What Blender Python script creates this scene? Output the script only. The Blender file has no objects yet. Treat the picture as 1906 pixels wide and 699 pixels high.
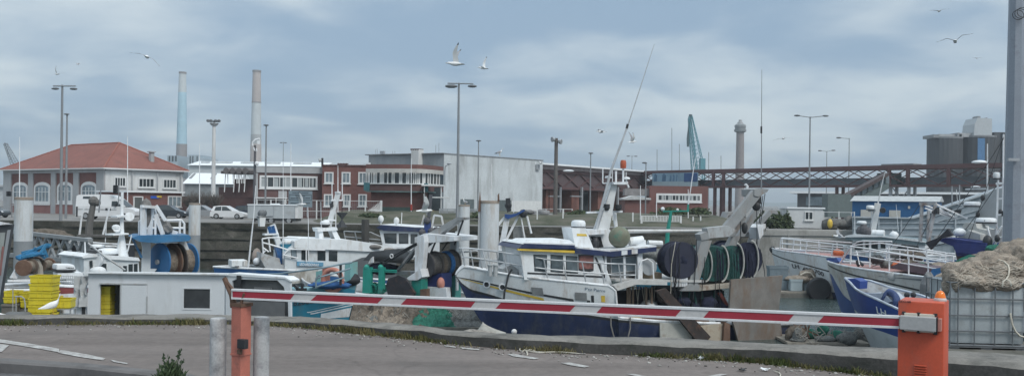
import bpy, bmesh, math, random
from mathutils import Vector, Matrix, noise
R = math.radians
rnd = random.Random(7)
S = bpy.context.scene
COL = S.collection
# ------------------------------------------------------------------ camera model
F, CX, CY, H, RO = 1700.0, 953.0, 376.0, 1.75, R(0.7)
cR, sR = math.cos(RO), math.sin(RO)
def ray(px, py):
    u = (px-CX)/F; v = (CY-py)/F
    return Vector((u*cR-v*sR, 1.0, u*sR+v*cR))
def at(px, py, d):
    return Vector((0, 0, H))+ray(px, py)*d
def gx(px, d, z):
    u = (px-CX)/F; v = ((z-H)/d-u*sR)/cR
    return Vector(((u*cR-v*sR)*d, d, z))
def gz(px, py, z):
    r = ray(px, py); return Vector((0, 0, H))+r*((z-H)/r.z)
def m_(d): return d/F            # metres per photo pixel at a depth
# ------------------------------------------------------------------ mesh builder
ORG = {}
def link(o): COL.objects.link(o); return o
class MB:
    def __init__(s): s.v = []; s.f = []; s.mi = []; s.k = 0
    def mat(s, k): s.k = k; return s
    def add(s, vs, fs):
        n = len(s.v); s.v += [Vector(a) for a in vs]
        for f in fs: s.f.append(tuple(i+n for i in f)); s.mi.append(s.k)
        return s
    def hexa(s, p):
        return s.add(p, [(0,3,2,1),(4,5,6,7),(0,1,5,4),(1,2,6,5),(2,3,7,6),(3,0,4,7)])
    def box(s, c, sz, rz=0, ax=None):
        x, y, z = sz[0]/2, sz[1]/2, sz[2]/2; c = Vector(c)
        if ax is None: ax = (Vector((math.cos(rz), math.sin(rz), 0)), Vector((-math.sin(rz), math.cos(rz), 0)), Vector((0,0,1)))
        return s.hexa([c+ax[0]*(a*x)+ax[1]*(b*y)+ax[2]*(e*z) for a,b,e in ((-1,-1,-1),(1,-1,-1),(1,1,-1),(-1,1,-1),(-1,-1,1),(1,-1,1),(1,1,1),(-1,1,1))])
    def prism(s, pts, vec):
        n = len(pts); vec = Vector(vec); p = [Vector(a) for a in pts]
        return s.add(p+[a+vec for a in p], [tuple(range(n)), tuple(range(2*n-1, n-1, -1))]+[(i, (i+1) % n, n+(i+1) % n, n+i) for i in range(n)])
    def face(s, pts): return s.add(pts, [tuple(range(len(pts)))])
    def tube(s, pts, r, n=6, cap=True):
        pts = [Vector(a) for a in pts]; m = len(pts)
        rr = r if isinstance(r, (list, tuple)) else [r]*m
        vs = []; fs = []; up = None
        for i, p in enumerate(pts):
            t = (pts[min(i+1, m-1)]-pts[max(i-1, 0)])
            t = t.normalized() if t.length > 1e-9 else Vector((0,0,1))
            if up is None: up = Vector((0,0,1)) if abs(t.z) < .9 else Vector((1,0,0))
            a = (up-t*up.dot(t)); a = a.normalized() if a.length > 1e-6 else t.orthogonal().normalized()
            up = a; b = t.cross(a)
            for k in range(n):
                w = 2*math.pi*k/n
                vs.append(p+a*(math.cos(w)*rr[i])+b*(math.sin(w)*rr[i]))
        for i in range(m-1):
            for k in range(n):
                fs.append((i*n+k, i*n+(k+1) % n, (i+1)*n+(k+1) % n, (i+1)*n+k))
        if cap: fs += [tuple(range(n-1, -1, -1)), tuple((m-1)*n+k for k in range(n))]
        return s.add(vs, fs)
    def bar(s, a, b, w, h=None, up=(0,0,1)):
        a = Vector(a); b = Vector(b); h = h or w; t = (b-a).normalized(); up = Vector(up)
        if abs(t.dot(up)) > .95: up = Vector((0,1,0)) if abs(t.y) < .9 else Vector((1,0,0))
        x = t.cross(up).normalized(); y = x.cross(t).normalized()
        q = [x*(i*w/2)+y*(j*h/2) for i, j in ((-1,-1),(1,-1),(1,1),(-1,1))]
        return s.hexa([a+e for e in q]+[b+e for e in q])
    def lathe(s, prof, c, n=16, ax=(0,0,1)):
        c = Vector(c); ax = Vector(ax).normalized(); a = ax.orthogonal().normalized()
        if abs(ax.z) > .99: a = Vector((1,0,0))
        b = ax.cross(a); vs = []; fs = []
        for r, z in prof:
            for k in range(n):
                w = 2*math.pi*k/n; vs.append(c+ax*z+(a*math.cos(w)+b*math.sin(w))*max(r, 1e-4))
        for i in range(len(prof)-1):
            for k in range(n): fs.append((i*n+k, i*n+(k+1) % n, (i+1)*n+(k+1) % n, (i+1)*n+k))
        fs += [tuple(range(n-1, -1, -1)), tuple((len(prof)-1)*n+k for k in range(n))]
        return s.add(vs, fs)
    def ball(s, c, r, n=14, sc=(1,1,1)):
        c = Vector(c); m = max(5, n//2)
        vs = []; fs = []
        for i in range(m+1):
            t = math.pi*i/m
            for k in range(n):
                w = 2*math.pi*k/n
                vs.append(c+Vector((math.sin(t)*math.cos(w)*r*sc[0], math.sin(t)*math.sin(w)*r*sc[1], math.cos(t)*r*sc[2])))
        for i in range(m):
            for k in range(n): fs.append((i*n+k, (i+1)*n+k, (i+1)*n+(k+1) % n, i*n+(k+1) % n))
        return s.add(vs, fs)
    def grid(s, rows, closed=False):
        n = len(rows[0]); vs = [p for r in rows for p in r]; fs = []
        for i in range(len(rows)-1):
            for j in range(n-1): fs.append((i*n+j, i*n+j+1, (i+1)*n+j+1, (i+1)*n+j))
        return s.add(vs, fs)
    def build(s, name, mats, parent=None, smooth=0, bevel=0, recalc=True):
        me = bpy.data.meshes.new(name)
        org = Vector((0,0,0))
        if parent is not None: org = ORG.get(parent.name, org)
        me.from_pydata([tuple(v-org) for v in s.v], [], s.f)
        if not isinstance(mats, (list, tuple)): mats = [mats]
        for m in mats: me.materials.append(m)
        me.polygons.foreach_set('material_index', s.mi)
        if recalc or bevel:
            bm = bmesh.new(); bm.from_mesh(me)
            bmesh.ops.remove_doubles(bm, verts=bm.verts, dist=1e-5)
            if recalc: bmesh.ops.recalc_face_normals(bm, faces=bm.faces)
            if bevel:
                es = [e for e in bm.edges if len(e.link_faces) == 2 and e.calc_face_angle(0) > .6]
                bmesh.ops.bevel(bm, geom=es, offset=bevel, segments=2, affect='EDGES', profile=.6)
            bm.to_mesh(me); bm.free()
        if smooth:
            me.polygons.foreach_set('use_smooth', [True]*len(me.polygons)); me.set_sharp_from_angle(angle=R(smooth))
        me.update()
        o = link(bpy.data.objects.new(name, me))
        if parent is not None: o.parent = parent; ORG[o.name] = org
        else: ORG[o.name] = Vector((0,0,0))
        return o
def recenter(o):
    """give a single-mesh thing an origin at its base"""
    me = o.data; n = len(me.vertices)
    xs = [v.co for v in me.vertices]
    c = Vector((sum(v.x for v in xs)/n, sum(v.y for v in xs)/n, min(v.z for v in xs)))
    me.transform(Matrix.Translation(-c)); o.location = o.location+c
    ORG[o.name] = c
    return o
def tag(o, label, cat, group=None, kind='thing'):
    if label: o['label'] = label
    if cat: o['category'] = cat
    if group: o['group'] = group
    if kind: o['kind'] = kind
    return o
def thing(name, label, cat, loc, group=None):
    o = link(bpy.data.objects.new(name, None)); o.empty_display_size = .1
    o.location = loc; ORG[o.name] = Vector(loc)
    return tag(o, label, cat, group)
def single(mb, name, mats, label, cat, group=None, **k):
    o = mb.build(name, mats, None, **k); recenter(o)
    return tag(o, label, cat, group)
def struct(mb, name, mats, **k):
    o = mb.build(name, mats, None, **k); o['kind'] = 'structure'; return o
def copy_tree(o, parent=None):
    c = o.copy(); COL.objects.link(c)
    if parent is not None: c.parent = parent
    for ch in [q for q in bpy.data.objects if q.parent == o]: copy_tree(ch, c)
    return c
def text_mesh(mb, s, O, Rv, Uv, h, font_k=1.0, bold=0.0, width=None):
    cu = bpy.data.curves.new('lettering', 'FONT'); cu.body = s; cu.size = 1.0; cu.offset = bold; cu.resolution_u = 3
    ob = bpy.data.objects.new('lettering', cu); COL.objects.link(ob)
    dg = bpy.context.evaluated_depsgraph_get(); me = bpy.data.meshes.new_from_object(ob.evaluated_get(dg))
    Rv = Vector(Rv).normalized(); Uv = Vector(Uv).normalized()
    xs = [v.co.x for v in me.vertices] or [0]
    x0 = min(xs); w = max(xs)-x0; k = h/.72; kx = (width/w) if width and w else k
    mb.add([Vector(O)+Rv*((v.co.x-x0)*kx)+Uv*(v.co.y*k) for v in me.vertices], [tuple(p.vertices) for p in me.polygons])
    bpy.data.objects.remove(ob); bpy.data.curves.remove(cu); bpy.data.meshes.remove(me)
    return mb
# ------------------------------------------------------------------ a vertical plane fixed by two columns and depths
class Fr:
    def __init__(s, pa, da, pb, db):
        A = gx(pa, da, 0); B = gx(pb, db, 0); s.O = Vector((A.x, A.y, 0))
        d = Vector((B.x-A.x, B.y-A.y, 0)); s.L = d.length; s.d = d.normalized()
        s.n = Vector((-s.d.y, s.d.x, 0))
        if s.n.y < 0: s.n = -s.n
        s.yaw = math.atan2(s.d.y, s.d.x)
    def pt(s, px, py, off=0):
        r = ray(px, py); t = ((s.O+s.n*off).dot(s.n))/(r.dot(s.n))
        return Vector((0,0,H))+r*t
    def sz(s, px, py, off=0):
        p = s.pt(px, py, off); return ((p-s.O).dot(s.d), p.z)
    def w(s, a, z, off=0):
        p = s.O+s.d*a+s.n*off; return Vector((p.x, p.y, z))
    def rect(s, x0, y0, x1, y1, off=0):
        a0 = s.sz(x0, (y0+y1)/2, off)[0]; a1 = s.sz(x1, (y0+y1)/2, off)[0]
        z1 = s.sz((x0+x1)/2, y0, off)[1]; z0 = s.sz((x0+x1)/2, y1, off)[1]
        return a0, a1, z0, z1
    def bx(s, mb, a0, a1, z0, z1, o0, o1):
        return mb.hexa([s.w(a0,z0,o0), s.w(a1,z0,o0), s.w(a1,z0,o1), s.w(a0,z0,o1), s.w(a0,z1,o0), s.w(a1,z1,o0), s.w(a1,z1,o1), s.w(a0,z1,o1)])
    def pbox(s, mb, x0, y0, x1, y1, o0, o1):
        return s.bx(mb, *s.rect(x0,y0,x1,y1,o0), o0, o1)
    def slab(s, mb, pts, o0, o1):
        return mb.prism([s.pt(x,y,o0) for x,y in pts], s.n*(o1-o0))
    def line(s, mb, pts, r, off=0, n=6):
        return mb.tube([s.pt(x,y,off) for x,y in pts], r, n)
# ------------------------------------------------------------------ materials
MATS = {}
def M(name, col, rough=.6, metal=0, var=.18, scale=2.0, dirt=None, damt=.5, dscale=1.2, streak=0, bump=0, bscale=30, fine=.06, spec=.4, emit=0):
    """painted / mineral surface: base colour, large soft blotches, fine grain, dirt or rust patches, vertical streaks"""
    if name in MATS: return MATS[name]
    m = bpy.data.materials.new(name); m.use_nodes = True; nt = m.node_tree; N = nt.nodes; L = nt.links
    b = N['Principled BSDF']; tc = N.new('ShaderNodeTexCoord'); co = tc.outputs['Object']
    geo = N.new('ShaderNodeNewGeometry'); co = geo.outputs['Position']
    def nz(sc, det=4, vec=None, rough=.6):
        n = N.new('ShaderNodeTexNoise'); n.inputs['Scale'].default_value = sc; n.inputs['Detail'].default_value = det
        n.inputs['Roughness'].default_value = rough; L.new(vec or co, n.inputs['Vector']); return n.outputs['Fac']
    def mapr(x, a, bb, c, d):
        r = N.new('ShaderNodeMapRange'); r.inputs[1].default_value = a; r.inputs[2].default_value = bb; r.inputs[3].default_value = c; r.inputs[4].default_value = d
        L.new(x, r.inputs[0]); return r.outputs[0]
    def mul(x, y):
        n = N.new('ShaderNodeMath'); n.operation = 'MULTIPLY'; L.new(x, n.inputs[0]); L.new(y, n.inputs[1]); return n.outputs[0]
    val = mul(mapr(nz(scale), .3, .7, 1-var, 1+var), mapr(nz(scale*22, 2), .3, .7, 1-fine, 1+fine))
    vm = N.new('ShaderNodeVectorMath'); vm.operation = 'SCALE'; vm.inputs[0].default_value = col; L.new(val, vm.inputs['Scale'])
    out = vm.outputs[0]
    if dirt is not None:
        vec = co
        if streak:
            mp = N.new('ShaderNodeMapping'); mp.inputs['Scale'].default_value = (1, 1, streak); L.new(co, mp.inputs['Vector']); vec = mp.outputs[0]
        mx = N.new('ShaderNodeMix'); mx.data_type = 'RGBA'
        L.new(mapr(nz(dscale, 6, vec, .7), .62-.25*damt, .78-.18*damt, 0, min(1, .55+.4*damt)), mx.inputs[0])
        L.new(out, mx.inputs[6]); mx.inputs[7].default_value = (*dirt, 1); out = mx.outputs[2]
    L.new(out, b.inputs['Base Color'])
    b.inputs['Roughness'].default_value = rough; b.inputs['Metallic'].default_value = metal; b.inputs['Specular IOR Level'].default_value = spec
    if bump:
        bp = N.new('ShaderNodeBump'); bp.inputs['Strength'].default_value = bump; bp.inputs['Distance'].default_value = .02
        L.new(nz(bscale, 5), bp.inputs['Height']); L.new(bp.outputs[0], b.inputs['Normal'])
    if emit: b.inputs['Emission Color'].default_value = (*col, 1); b.inputs['Emission Strength'].default_value = emit
    MATS[name] = m; return m
RUST = (.16,.075,.04)
white = M('white_paint', (.72,.75,.77), .45, var=.08, dirt=(.40,.36,.31), damt=.36, streak=.25, dscale=1.8)
whiteb = M('white_paint_worn', (.68,.71,.74), .5, var=.1, dirt=(.36,.30,.24), damt=.5, streak=.2, dscale=2.2)
hullw = M('hull_white', (.68,.71,.73), .45, var=.08, scale=.8, dirt=(.36,.27,.20), damt=.42, dscale=1.5, streak=.22)
rail_w = M('white_rail', (.75,.77,.79), .4, var=.05, dirt=(.4,.3,.22), damt=.3, dscale=5)
galv = M('galvanised', (.36,.38,.40), .45, .35, var=.12)
steelg = M('grey_steel_paint', (.40,.42,.43), .5, .1, var=.12, dirt=RUST, damt=.3, dscale=2.5, streak=.3)
dark = M('dark_rubber', (.025,.026,.03), .7)
black = M('black_paint', (.03,.032,.036), .5)
navy = M('navy_paint', (.022,.034,.090), .42, var=.2, dirt=(.075,.08,.10), damt=.5, streak=.3, dscale=2.0)
blue = M('blue_paint', (.025,.10,.26), .45, var=.15, dirt=(.16,.18,.2), damt=.3, dscale=2)
turq = M('turquoise_paint', (.03,.20,.30), .45, var=.12, dirt=(.12,.16,.17), damt=.35, dscale=2, streak=.4)
green = M('green_paint', (.02,.22,.18), .5, var=.15, dirt=(.10,.10,.08), damt=.4, dscale=3)
rust = M('rusty_steel', (.17,.105,.075), .8, .1, var=.3, scale=1.5, dirt=(.09,.05,.035), damt=.7, dscale=3)
glass = M('dark_glass', (.035,.045,.05), .08, var=.25, scale=1.0, spec=.6)
glassb = M('curtained_glass', (.20,.25,.28), .15, var=.35, scale=.9, spec=.5)
yellow = M('yellow_plastic', (.60,.50,.03), .45, var=.12, dirt=(.30,.24,.05), damt=.3, dscale=3)
yellowp = M('yellow_paint', (.60,.42,.06), .5)
gm_col = (.28,.29,.295)
alu = M('aluminium_paint', (.52,.54,.55), .35, .3, var=.05)
def concrete(name, col, dirt, damt=.5, sc=1.0): return M(name, col, .85, var=.22, scale=sc, dirt=dirt, damt=damt, dscale=sc*2.2, bump=.4, bscale=25, fine=.12, spec=.2)
conc = concrete('concrete', (.30,.295,.28), (.12,.125,.11), .45, .8)
# ------------------------------------------------------------------ render, world, sun
cam = bpy.data.cameras.new('camera'); co_ = link(bpy.data.objects.new('camera', cam))
cam.sensor_width = 36; cam.lens = 36*F/1906; cam.shift_y = (CY-349.5)/1906; cam.clip_end = 20000; cam.clip_start = .1
co_.matrix_world = Matrix(((cR, -sR, 0, 0), (0, 0, -1, 0), (sR, cR, 0, H), (0, 0, 0, 1)))
S.camera = co_
vs_ = S.view_settings; vs_.view_transform = 'Standard'; vs_.look = 'None'; vs_.gamma = 1; vs_.use_curve_mapping = False; vs_.exposure = EXPO = 0.38
S.cycles.use_denoising = True; S.cycles.max_bounces = 6; S.cycles.transparent_max_bounces = 8
W = bpy.data.worlds.new('World'); S.world = W; W.use_nodes = True
SUN_EL, SUN_AZ = R(48), R(140)    # azimuth clockwise from +Y: behind the camera, to the right
def make_world():
    nt = W.node_tree; N = nt.nodes; L = nt.links; bg = N['Background']
    sky = N.new('ShaderNodeTexSky'); sky.sky_type = 'NISHITA'; sky.sun_disc = False; sky.sun_elevation = SUN_EL; sky.sun_rotation = SUN_AZ; sky.dust_density = 2
    tc = N.new('ShaderNodeTexCoord'); sp = N.new('ShaderNodeSeparateXYZ'); L.new(tc.outputs['Generated'], sp.inputs[0])
    def math_(op, a, b=None):
        n = N.new('ShaderNodeMath'); n.operation = op
        for i, x in enumerate((a, b)):
            if x is None: continue
            if isinstance(x, (int, float)): n.inputs[i].default_value = x
            else: L.new(x, n.inputs[i])
        return n.outputs[0]
    def ramp(x, a, b, c, d):
        r = N.new('ShaderNodeMapRange'); r.interpolation_type = 'SMOOTHSTEP'
        for i, q in enumerate((a, b, c, d)): r.inputs[i+1].default_value = q
        L.new(x, r.inputs[0]); return r.outputs[0]
    z = math_('MAXIMUM', sp.outputs[2], 0.0)
    zz = math_('ADD', z, .20)
    cx = math_('DIVIDE', sp.outputs[0], zz); cy = math_('DIVIDE', sp.outputs[1], zz)
    cb = N.new('ShaderNodeCombineXYZ'); L.new(cx, cb.inputs[0]); L.new(cy, cb.inputs[1])
    def nz(sc, det, off, dist=.3, ys=1.0):
        mp = N.new('ShaderNodeMapping'); mp.inputs['Location'].default_value = off; mp.inputs['Scale'].default_value = (1, ys, 1); L.new(cb.outputs[0], mp.inputs['Vector'])
        n = N.new('ShaderNodeTexNoise'); n.inputs['Scale'].default_value = sc; n.inputs['Detail'].default_value = det; n.inputs['Roughness'].default_value = .5; n.inputs['Distortion'].default_value = dist
        L.new(mp.outputs[0], n.inputs['Vector']); return n.outputs['Fac']
    big = nz(.62, 6, SKYOFF, .25, 1.0); mid = nz(2.3, 7, (3.1, 7.7, 0), .35, 1.15)
    f = math_('ADD', math_('MULTIPLY', big, .66), math_('MULTIPLY', mid, .34))
    f = math_('ADD', f, math_('MULTIPLY', z, .16))
    c = ramp(f, .43, .63, 0, 1)
    mx = N.new('ShaderNodeMix'); mx.data_type = 'RGBA'; L.new(c, mx.inputs[0])
    mx.inputs[6].default_value = (2.40,3.40,4.55,1); mx.inputs[7].default_value = (5.2,5.9,6.3,1)
    # brighter cloud deck overhead
    up = ramp(z, .30, .95, 1.0, SKYUP)
    sc = N.new('ShaderNodeVectorMath'); sc.operation = 'SCALE'; L.new(mx.outputs[2], sc.inputs[0]); L.new(up, sc.inputs['Scale'])
    m2 = N.new('ShaderNodeMix'); m2.data_type = 'RGBA'; m2.inputs[0].default_value = .9
    L.new(sky.outputs[0], m2.inputs[6]); L.new(sc.outputs[0], m2.inputs[7])
    L.new(m2.outputs[2], bg.inputs['Color']); bg.inputs['Strength'].default_value = .1
SKYOFF = (1.3, 0.4, 0); SKYUP = 1.7
make_world()
sl = bpy.data.lights.new('sun', 'SUN'); sl.energy = 1.5; sl.angle = R(20); sl.color = (1, .96, .9)
so = link(bpy.data.objects.new('sun', sl))
sd = Vector((math.sin(SUN_AZ)*math.cos(SUN_EL), math.cos(SUN_AZ)*math.cos(SUN_EL), math.sin(SUN_EL)))
so.rotation_euler = sd.to_track_quat('Z', 'Y').to_euler()
# ================================================================== SETTING
WZ, FZ, FY, LZ = -4.7, -.45, 83.0, -.12     # water, far quay top, far quay edge, lower road
asph = M('asphalt', (.183,.161,.152), .9, var=.10, scale=.45, dirt=(.142,.129,.124), damt=.5, dscale=.7, bump=.35, bscale=90, fine=.10, spec=.15)
asph2 = M('asphalt_road', (.13,.13,.137), .9, var=.14, scale=.5, bump=.5, bscale=90, fine=.2, spec=.15)
asphf = M('asphalt_far', (.20,.195,.19), .9, var=.2, scale=.12, dirt=(.15,.14,.12), damt=.5, dscale=.2)
paint_w = M('road_paint', (.42,.42,.41), .7, var=.12, scale=4, dirt=(.19,.165,.16), damt=.75, dscale=9, fine=.2)
grass_m = M('grass_bank', (.056,.064,.036), .9, var=.4, scale=.35, dirt=(.11,.10,.08), damt=.85, dscale=.35, fine=.4)
def cracks(m):
    nt = m.node_tree; N = nt.nodes; L = nt.links; b = N['Principled BSDF']; src = b.inputs['Base Color'].links[0].from_socket
    g = N.new('ShaderNodeNewGeometry'); n = N.new('ShaderNodeTexNoise'); n.inputs['Scale'].default_value = 1.3; n.inputs['Detail'].default_value = 5; L.new(g.outputs['Position'], n.inputs['Vector'])
    a = N.new('ShaderNodeVectorMath'); a.operation = 'MULTIPLY_ADD'; L.new(n.outputs['Color'], a.inputs[0]); a.inputs[1].default_value = (1.1,1.1,0); L.new(g.outputs['Position'], a.inputs[2])
    v = N.new('ShaderNodeTexVoronoi'); v.feature = 'DISTANCE_TO_EDGE'; v.inputs['Scale'].default_value = .32; L.new(a.outputs[0], v.inputs['Vector'])
    r = N.new('ShaderNodeMapRange'); r.inputs[1].default_value = .0; r.inputs[2].default_value = .010; r.inputs[3].default_value = .20; r.inputs[4].default_value = 0; L.new(v.outputs['Distance'], r.inputs[0])
    mp = N.new('ShaderNodeMapping'); mp.inputs['Rotation'].default_value = (0,0,.12); mp.inputs['Scale'].default_value = (.12,1.7,1); L.new(g.outputs['Position'], mp.inputs['Vector'])
    n2 = N.new('ShaderNodeTexNoise'); n2.inputs['Scale'].default_value = 1.0; n2.inputs['Detail'].default_value = 3; L.new(mp.outputs[0], n2.inputs['Vector'])
    r2 = N.new('ShaderNodeMapRange'); r2.inputs[1].default_value = .35; r2.inputs[2].default_value = .65; r2.inputs[3].default_value = .86; r2.inputs[4].default_value = 1.10; L.new(n2.outputs['Fac'], r2.inputs[0])
    s = N.new('ShaderNodeVectorMath'); s.operation = 'SCALE'; L.new(src, s.inputs[0]); L.new(r2.outputs[0], s.inputs['Scale'])
    mx = N.new('ShaderNodeMix'); mx.data_type = 'RGBA'; L.new(r.outputs[0], mx.inputs[0]); L.new(s.outputs[0], mx.inputs[6]); mx.inputs[7].default_value = (.06,.055,.055,1); L.new(mx.outputs[2], b.inputs['Base Color'])
cracks(asph)
# parapet control: base px (z 0), front-top px y, back-top px y
PAR = [(-700,606,594,587),(-300,604,592,585),(0,603,591,584),(200,602,591,583),(400,602,593,584),(480,603,595,586),(560,608,597,588.5),(680,620,605,596),(780,631,613,605),(830,638,620,612),(940,648,628,619),(1066,655,633,623),(1200,661,640,626),(1300,666,643,630),(1400,672,647,634),(1500,683,652,640),(1600,694,657,644),(1660,700,660,646),(1800,714,671,654),(1906,726,680,660),(2200,757,706,684),(2600,800,745,720)]
P0 = []; P1 = []; P2 = []
for x, b, t, k in PAR:
    p = gz(x, b, 0); q = ray(x, t); z = H+q.z*p.y/q.y
    P0.append(p); P1.append(Vector((p.x+(at(x,t,p.y).x-p.x), p.y, z))); P2.append(gz(x, k, z))
# far extension to both sides
def ext(A): return [Vector((-220, A[0].y, A[0].z))]+A+[Vector((220, A[-1].y-1.5, A[-1].z))]
P0, P1, P2 = ext(P0), ext(P1), ext(P2)
mb = MB(); mb.grid([[Vector((p.x, -400 if i == 0 else -400, LZ)) for i, p in enumerate(P0)], [Vector((p.x, 7.0, LZ)) for p in P0], [Vector((p.x, p.y+.2, LZ)) for p in P0]])
struct(mb, 'road', asph2)
# raised pavement between the kerb line and the coping
k0 = gz(-900, 668, 0); k1 = gz(0, 671, 0); k2 = gz(150, 681, 0); k3 = gz(260, 692, 0); k4 = gz(345, 702, 0)
KB = [Vector((-220, k0.y+.4, 0)), k0, k1, k2, k3, k4, Vector((-1.5, 7.3, 0)), Vector((8, 6.2, 0)), Vector((220, 5, 0))]
def ky(x):
    for a, b in zip(KB, KB[1:]):
        if a.x <= x <= b.x: return a.y+(b.y-a.y)*(x-a.x)/max(b.x-a.x, 1e-6)
    return KB[-1].y
xs = sorted({round(p.x, 3) for p in KB} | {round(p.x, 3) for p in P0})
def py_(x, A):
    for a, b in zip(A, A[1:]):
        if a.x <= x <= b.x: return a.y+(b.y-a.y)*(x-a.x)/max(b.x-a.x, 1e-6)
    return A[-1].y
mb = MB(); mb.grid([[Vector((x, ky(x)+.16, -.004)) for x in xs], [Vector((x, py_(x, P0)+.25, -.004)) for x in xs]])
struct(mb, 'pavement', asph)
mb = MB(); kk = [Vector((x, ky(x), 0)) for x in xs if x < 30]
mb.grid([[p+Vector((0,-.012,LZ-.02)) for p in kk], [p+Vector((0,-.012,-.02)) for p in kk], [p+Vector((0,.02,0)) for p in kk], [p+Vector((0,.18,0)) for p in kk]])
struct(mb, 'kerb', M('kerb_stone', (.13,.125,.125), .85, var=.2, scale=2, dirt=(.05,.05,.055), damt=.5))
# quay coping (low parapet) with worn rounded front edge, and the quay wall under it
mb = MB(); rows = [P0, [a+(b-a)*.85 for a, b in zip(P0, P1)], [b+(c-b)*.10 for b, c in zip(P1, P2)], [b+(c-b)*.93 for b, c in zip(P1, P2)],
                   [c+Vector((0,.01,-.03)) for c in P2], [c+Vector((0,.01,-.45)) for c in P2]]
def dens(r, n=6):
    o = []
    for a, b in zip(r, r[1:]):
        for i in range(n): o.append(a+(b-a)*(i/n))
    return o+[r[-1]]
rows = [dens(r) for r in rows]
for i in (1, 2, 3):
    rows[i] = [p+Vector((0, 0, .018*noise.noise(p*2.1)+.010*noise.noise(p*9)))+Vector((0, .012*noise.noise(p*5+Vector((9,0,0))), 0)) for p in rows[i]]
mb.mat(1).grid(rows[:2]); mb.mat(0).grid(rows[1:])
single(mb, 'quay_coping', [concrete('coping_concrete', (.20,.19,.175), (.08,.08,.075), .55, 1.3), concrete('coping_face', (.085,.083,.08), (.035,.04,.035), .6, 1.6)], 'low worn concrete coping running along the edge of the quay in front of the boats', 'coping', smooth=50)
mb = MB(); a = [p+Vector((0,.02,-.45)) for p in dens(P2)]
# apron on the right at z -.4, wall below
AE = lambda x: 15.1 if x < 8.4 else 17.6
mb.grid([a, [Vector((p.x, max(p.y, 0)+.02, p.z)) if p.x < 6.6 else Vector((p.x, AE(p.x), -.45)) for p in a], [Vector((p.x, (p.y+.02) if p.x < 6.6 else AE(p.x), -8)) for p in a]])
single(mb, 'quay_wall', concrete('quay_wall_near', (.16,.155,.14), (.05,.055,.045), .5, .8), 'near concrete quay wall and apron dropping to the harbour water under the coping', 'quay wall')
# road markings
def strip(name, pxs, z=.004):
    mb = MB(); mb.face([gz(x, y, z) for x, y in pxs]); o = struct(mb, name, paint_w); return o
strip('edge_line', [(-60,620),(0,630),(60,639),(110,648),(110,654.5),(60,645.5),(0,636.5),(-60,627)])
strip('edge_line', [(113,650),(160,658),(196,665.5),(192,669.5),(150,663.5),(108,655.5)])
strip('edge_line', [(205,668),(238,674.5),(236,676.3),(212,672.5)])
strip('road_arrow', [(-80,630),(17,641),(3,654),(-80,654)])
strip('dash_line', [(826,641.5),(846,643.5),(849,646),(829,643.5)])
strip('dash_line', [(856,645),(893,648.5),(891,650.5),(861,648)])
strip('dash_line', [(944,657.5),(960,658),(1003,665.5),(994,667.3),(955,662)])
strip('dash_line', [(1043,674),(1062,673.5),(1097,680.5),(1088,682.6),(1058,678)])
strip('dash_line', [(1165,694.5),(1180,694.5),(1225,703),(1205,703)])
strip('dash_line', [(1316,699),(1340,694.5),(1355,695),(1335,699.5)])
strip('thin_line', [(980,651.5),(1090,656.5),(1089,658),(980,653)])
# far ground, far quay wall, water, grass bank, hills
mb = MB(); mb.grid([[Vector((x, y, FZ)) for x in (-6000,-400,0,400,6000)] for y in (FY, 300, 900, 9000)])
struct(mb, 'ground', asphf)
wallm = M('quay_wall_stone', (.085,.08,.07), .9, var=.4, scale=.5, dirt=(.035,.04,.03), damt=.7, dscale=.7, streak=2.2, bump=.6, bscale=4, fine=.3, spec=.15)
mb = MB()
rows = []
for z, dy in ((FZ-.004, 0), (FZ-.5, -.02), (-1.2, .18), (-1.9, .05), (-2.1, .3), (-2.9, .12), (-3.0, .4), (-3.7, .2), (-3.8, .5), (-4.4, .3), (-6, .3)):
    rows.append([Vector((x, FY+dy*.6-.25+.22*noise.noise(Vector((x*.23, z*1.4, 0)))+.10*noise.noise(Vector((x*1.1, z*3, 4))), z)) for x in [i*.8-130 for i in range(196)]])
rows.insert(0, [Vector((v.x, FY+1.2, FZ+.004)) for v in rows[0]])
mb.grid(rows)
single(mb, 'far_quay_wall', wallm, 'dark weathered stone wall of the far quay with mossy courses above the water', 'quay wall')
mb = MB(); wl2 = [gx(x, FY-.6, 0).x for x in (1330,1480)]
x0 = 22.0
mb.hexa([(x0,FY-.45,-6),(400,FY-.45,-6),(400,FY+1.4,-6),(x0,FY+1.4,-6),(x0,FY-.45,FZ+.02),(400,FY-.45,FZ+.02),(400,FY+1.4,FZ+.02),(x0,FY+1.4,FZ+.02)])
for i in range(30): mb.box((x0+3+i*6, FY-.52, -2.6), (.12, .14, 4.2))
mb.box((x0+180, FY-.50, FZ-.3), (360, .12, .4))
single(mb, 'far_quay_wall', M('pale_quay', (.33,.325,.31), .85, var=.2, scale=.4, dirt=(.13,.125,.11), damt=.6, dscale=.5, streak=.3, bump=.3), 'pale grey streaked concrete wall of the far quay at the right of the basin', 'quay wall')
wm = bpy.data.materials.new('harbour_water'); wm.use_nodes = True
def water():
    N = wm.node_tree.nodes; L = wm.node_tree.links; b = N['Principled BSDF']; b.inputs['Base Color'].default_value = (.05,.075,.075,1); b.inputs['Roughness'].default_value = .12
    g = N.new('ShaderNodeNewGeometry'); mp = N.new('ShaderNodeMapping'); mp.inputs['Scale'].default_value = (.7, 1.6, 1); L.new(g.outputs['Position'], mp.inputs['Vector'])
    n = N.new('ShaderNodeTexNoise'); n.inputs['Scale'].default_value = 1.6; n.inputs['Detail'].default_value = 5; L.new(mp.outputs[0], n.inputs['Vector'])
    bp = N.new('ShaderNodeBump'); bp.inputs['Strength'].default_value = .55; bp.inputs['Distance'].default_value = .25; L.new(n.outputs['Fac'], bp.inputs['Height']); L.new(bp.outputs[0], b.inputs['Normal'])
water()
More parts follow.
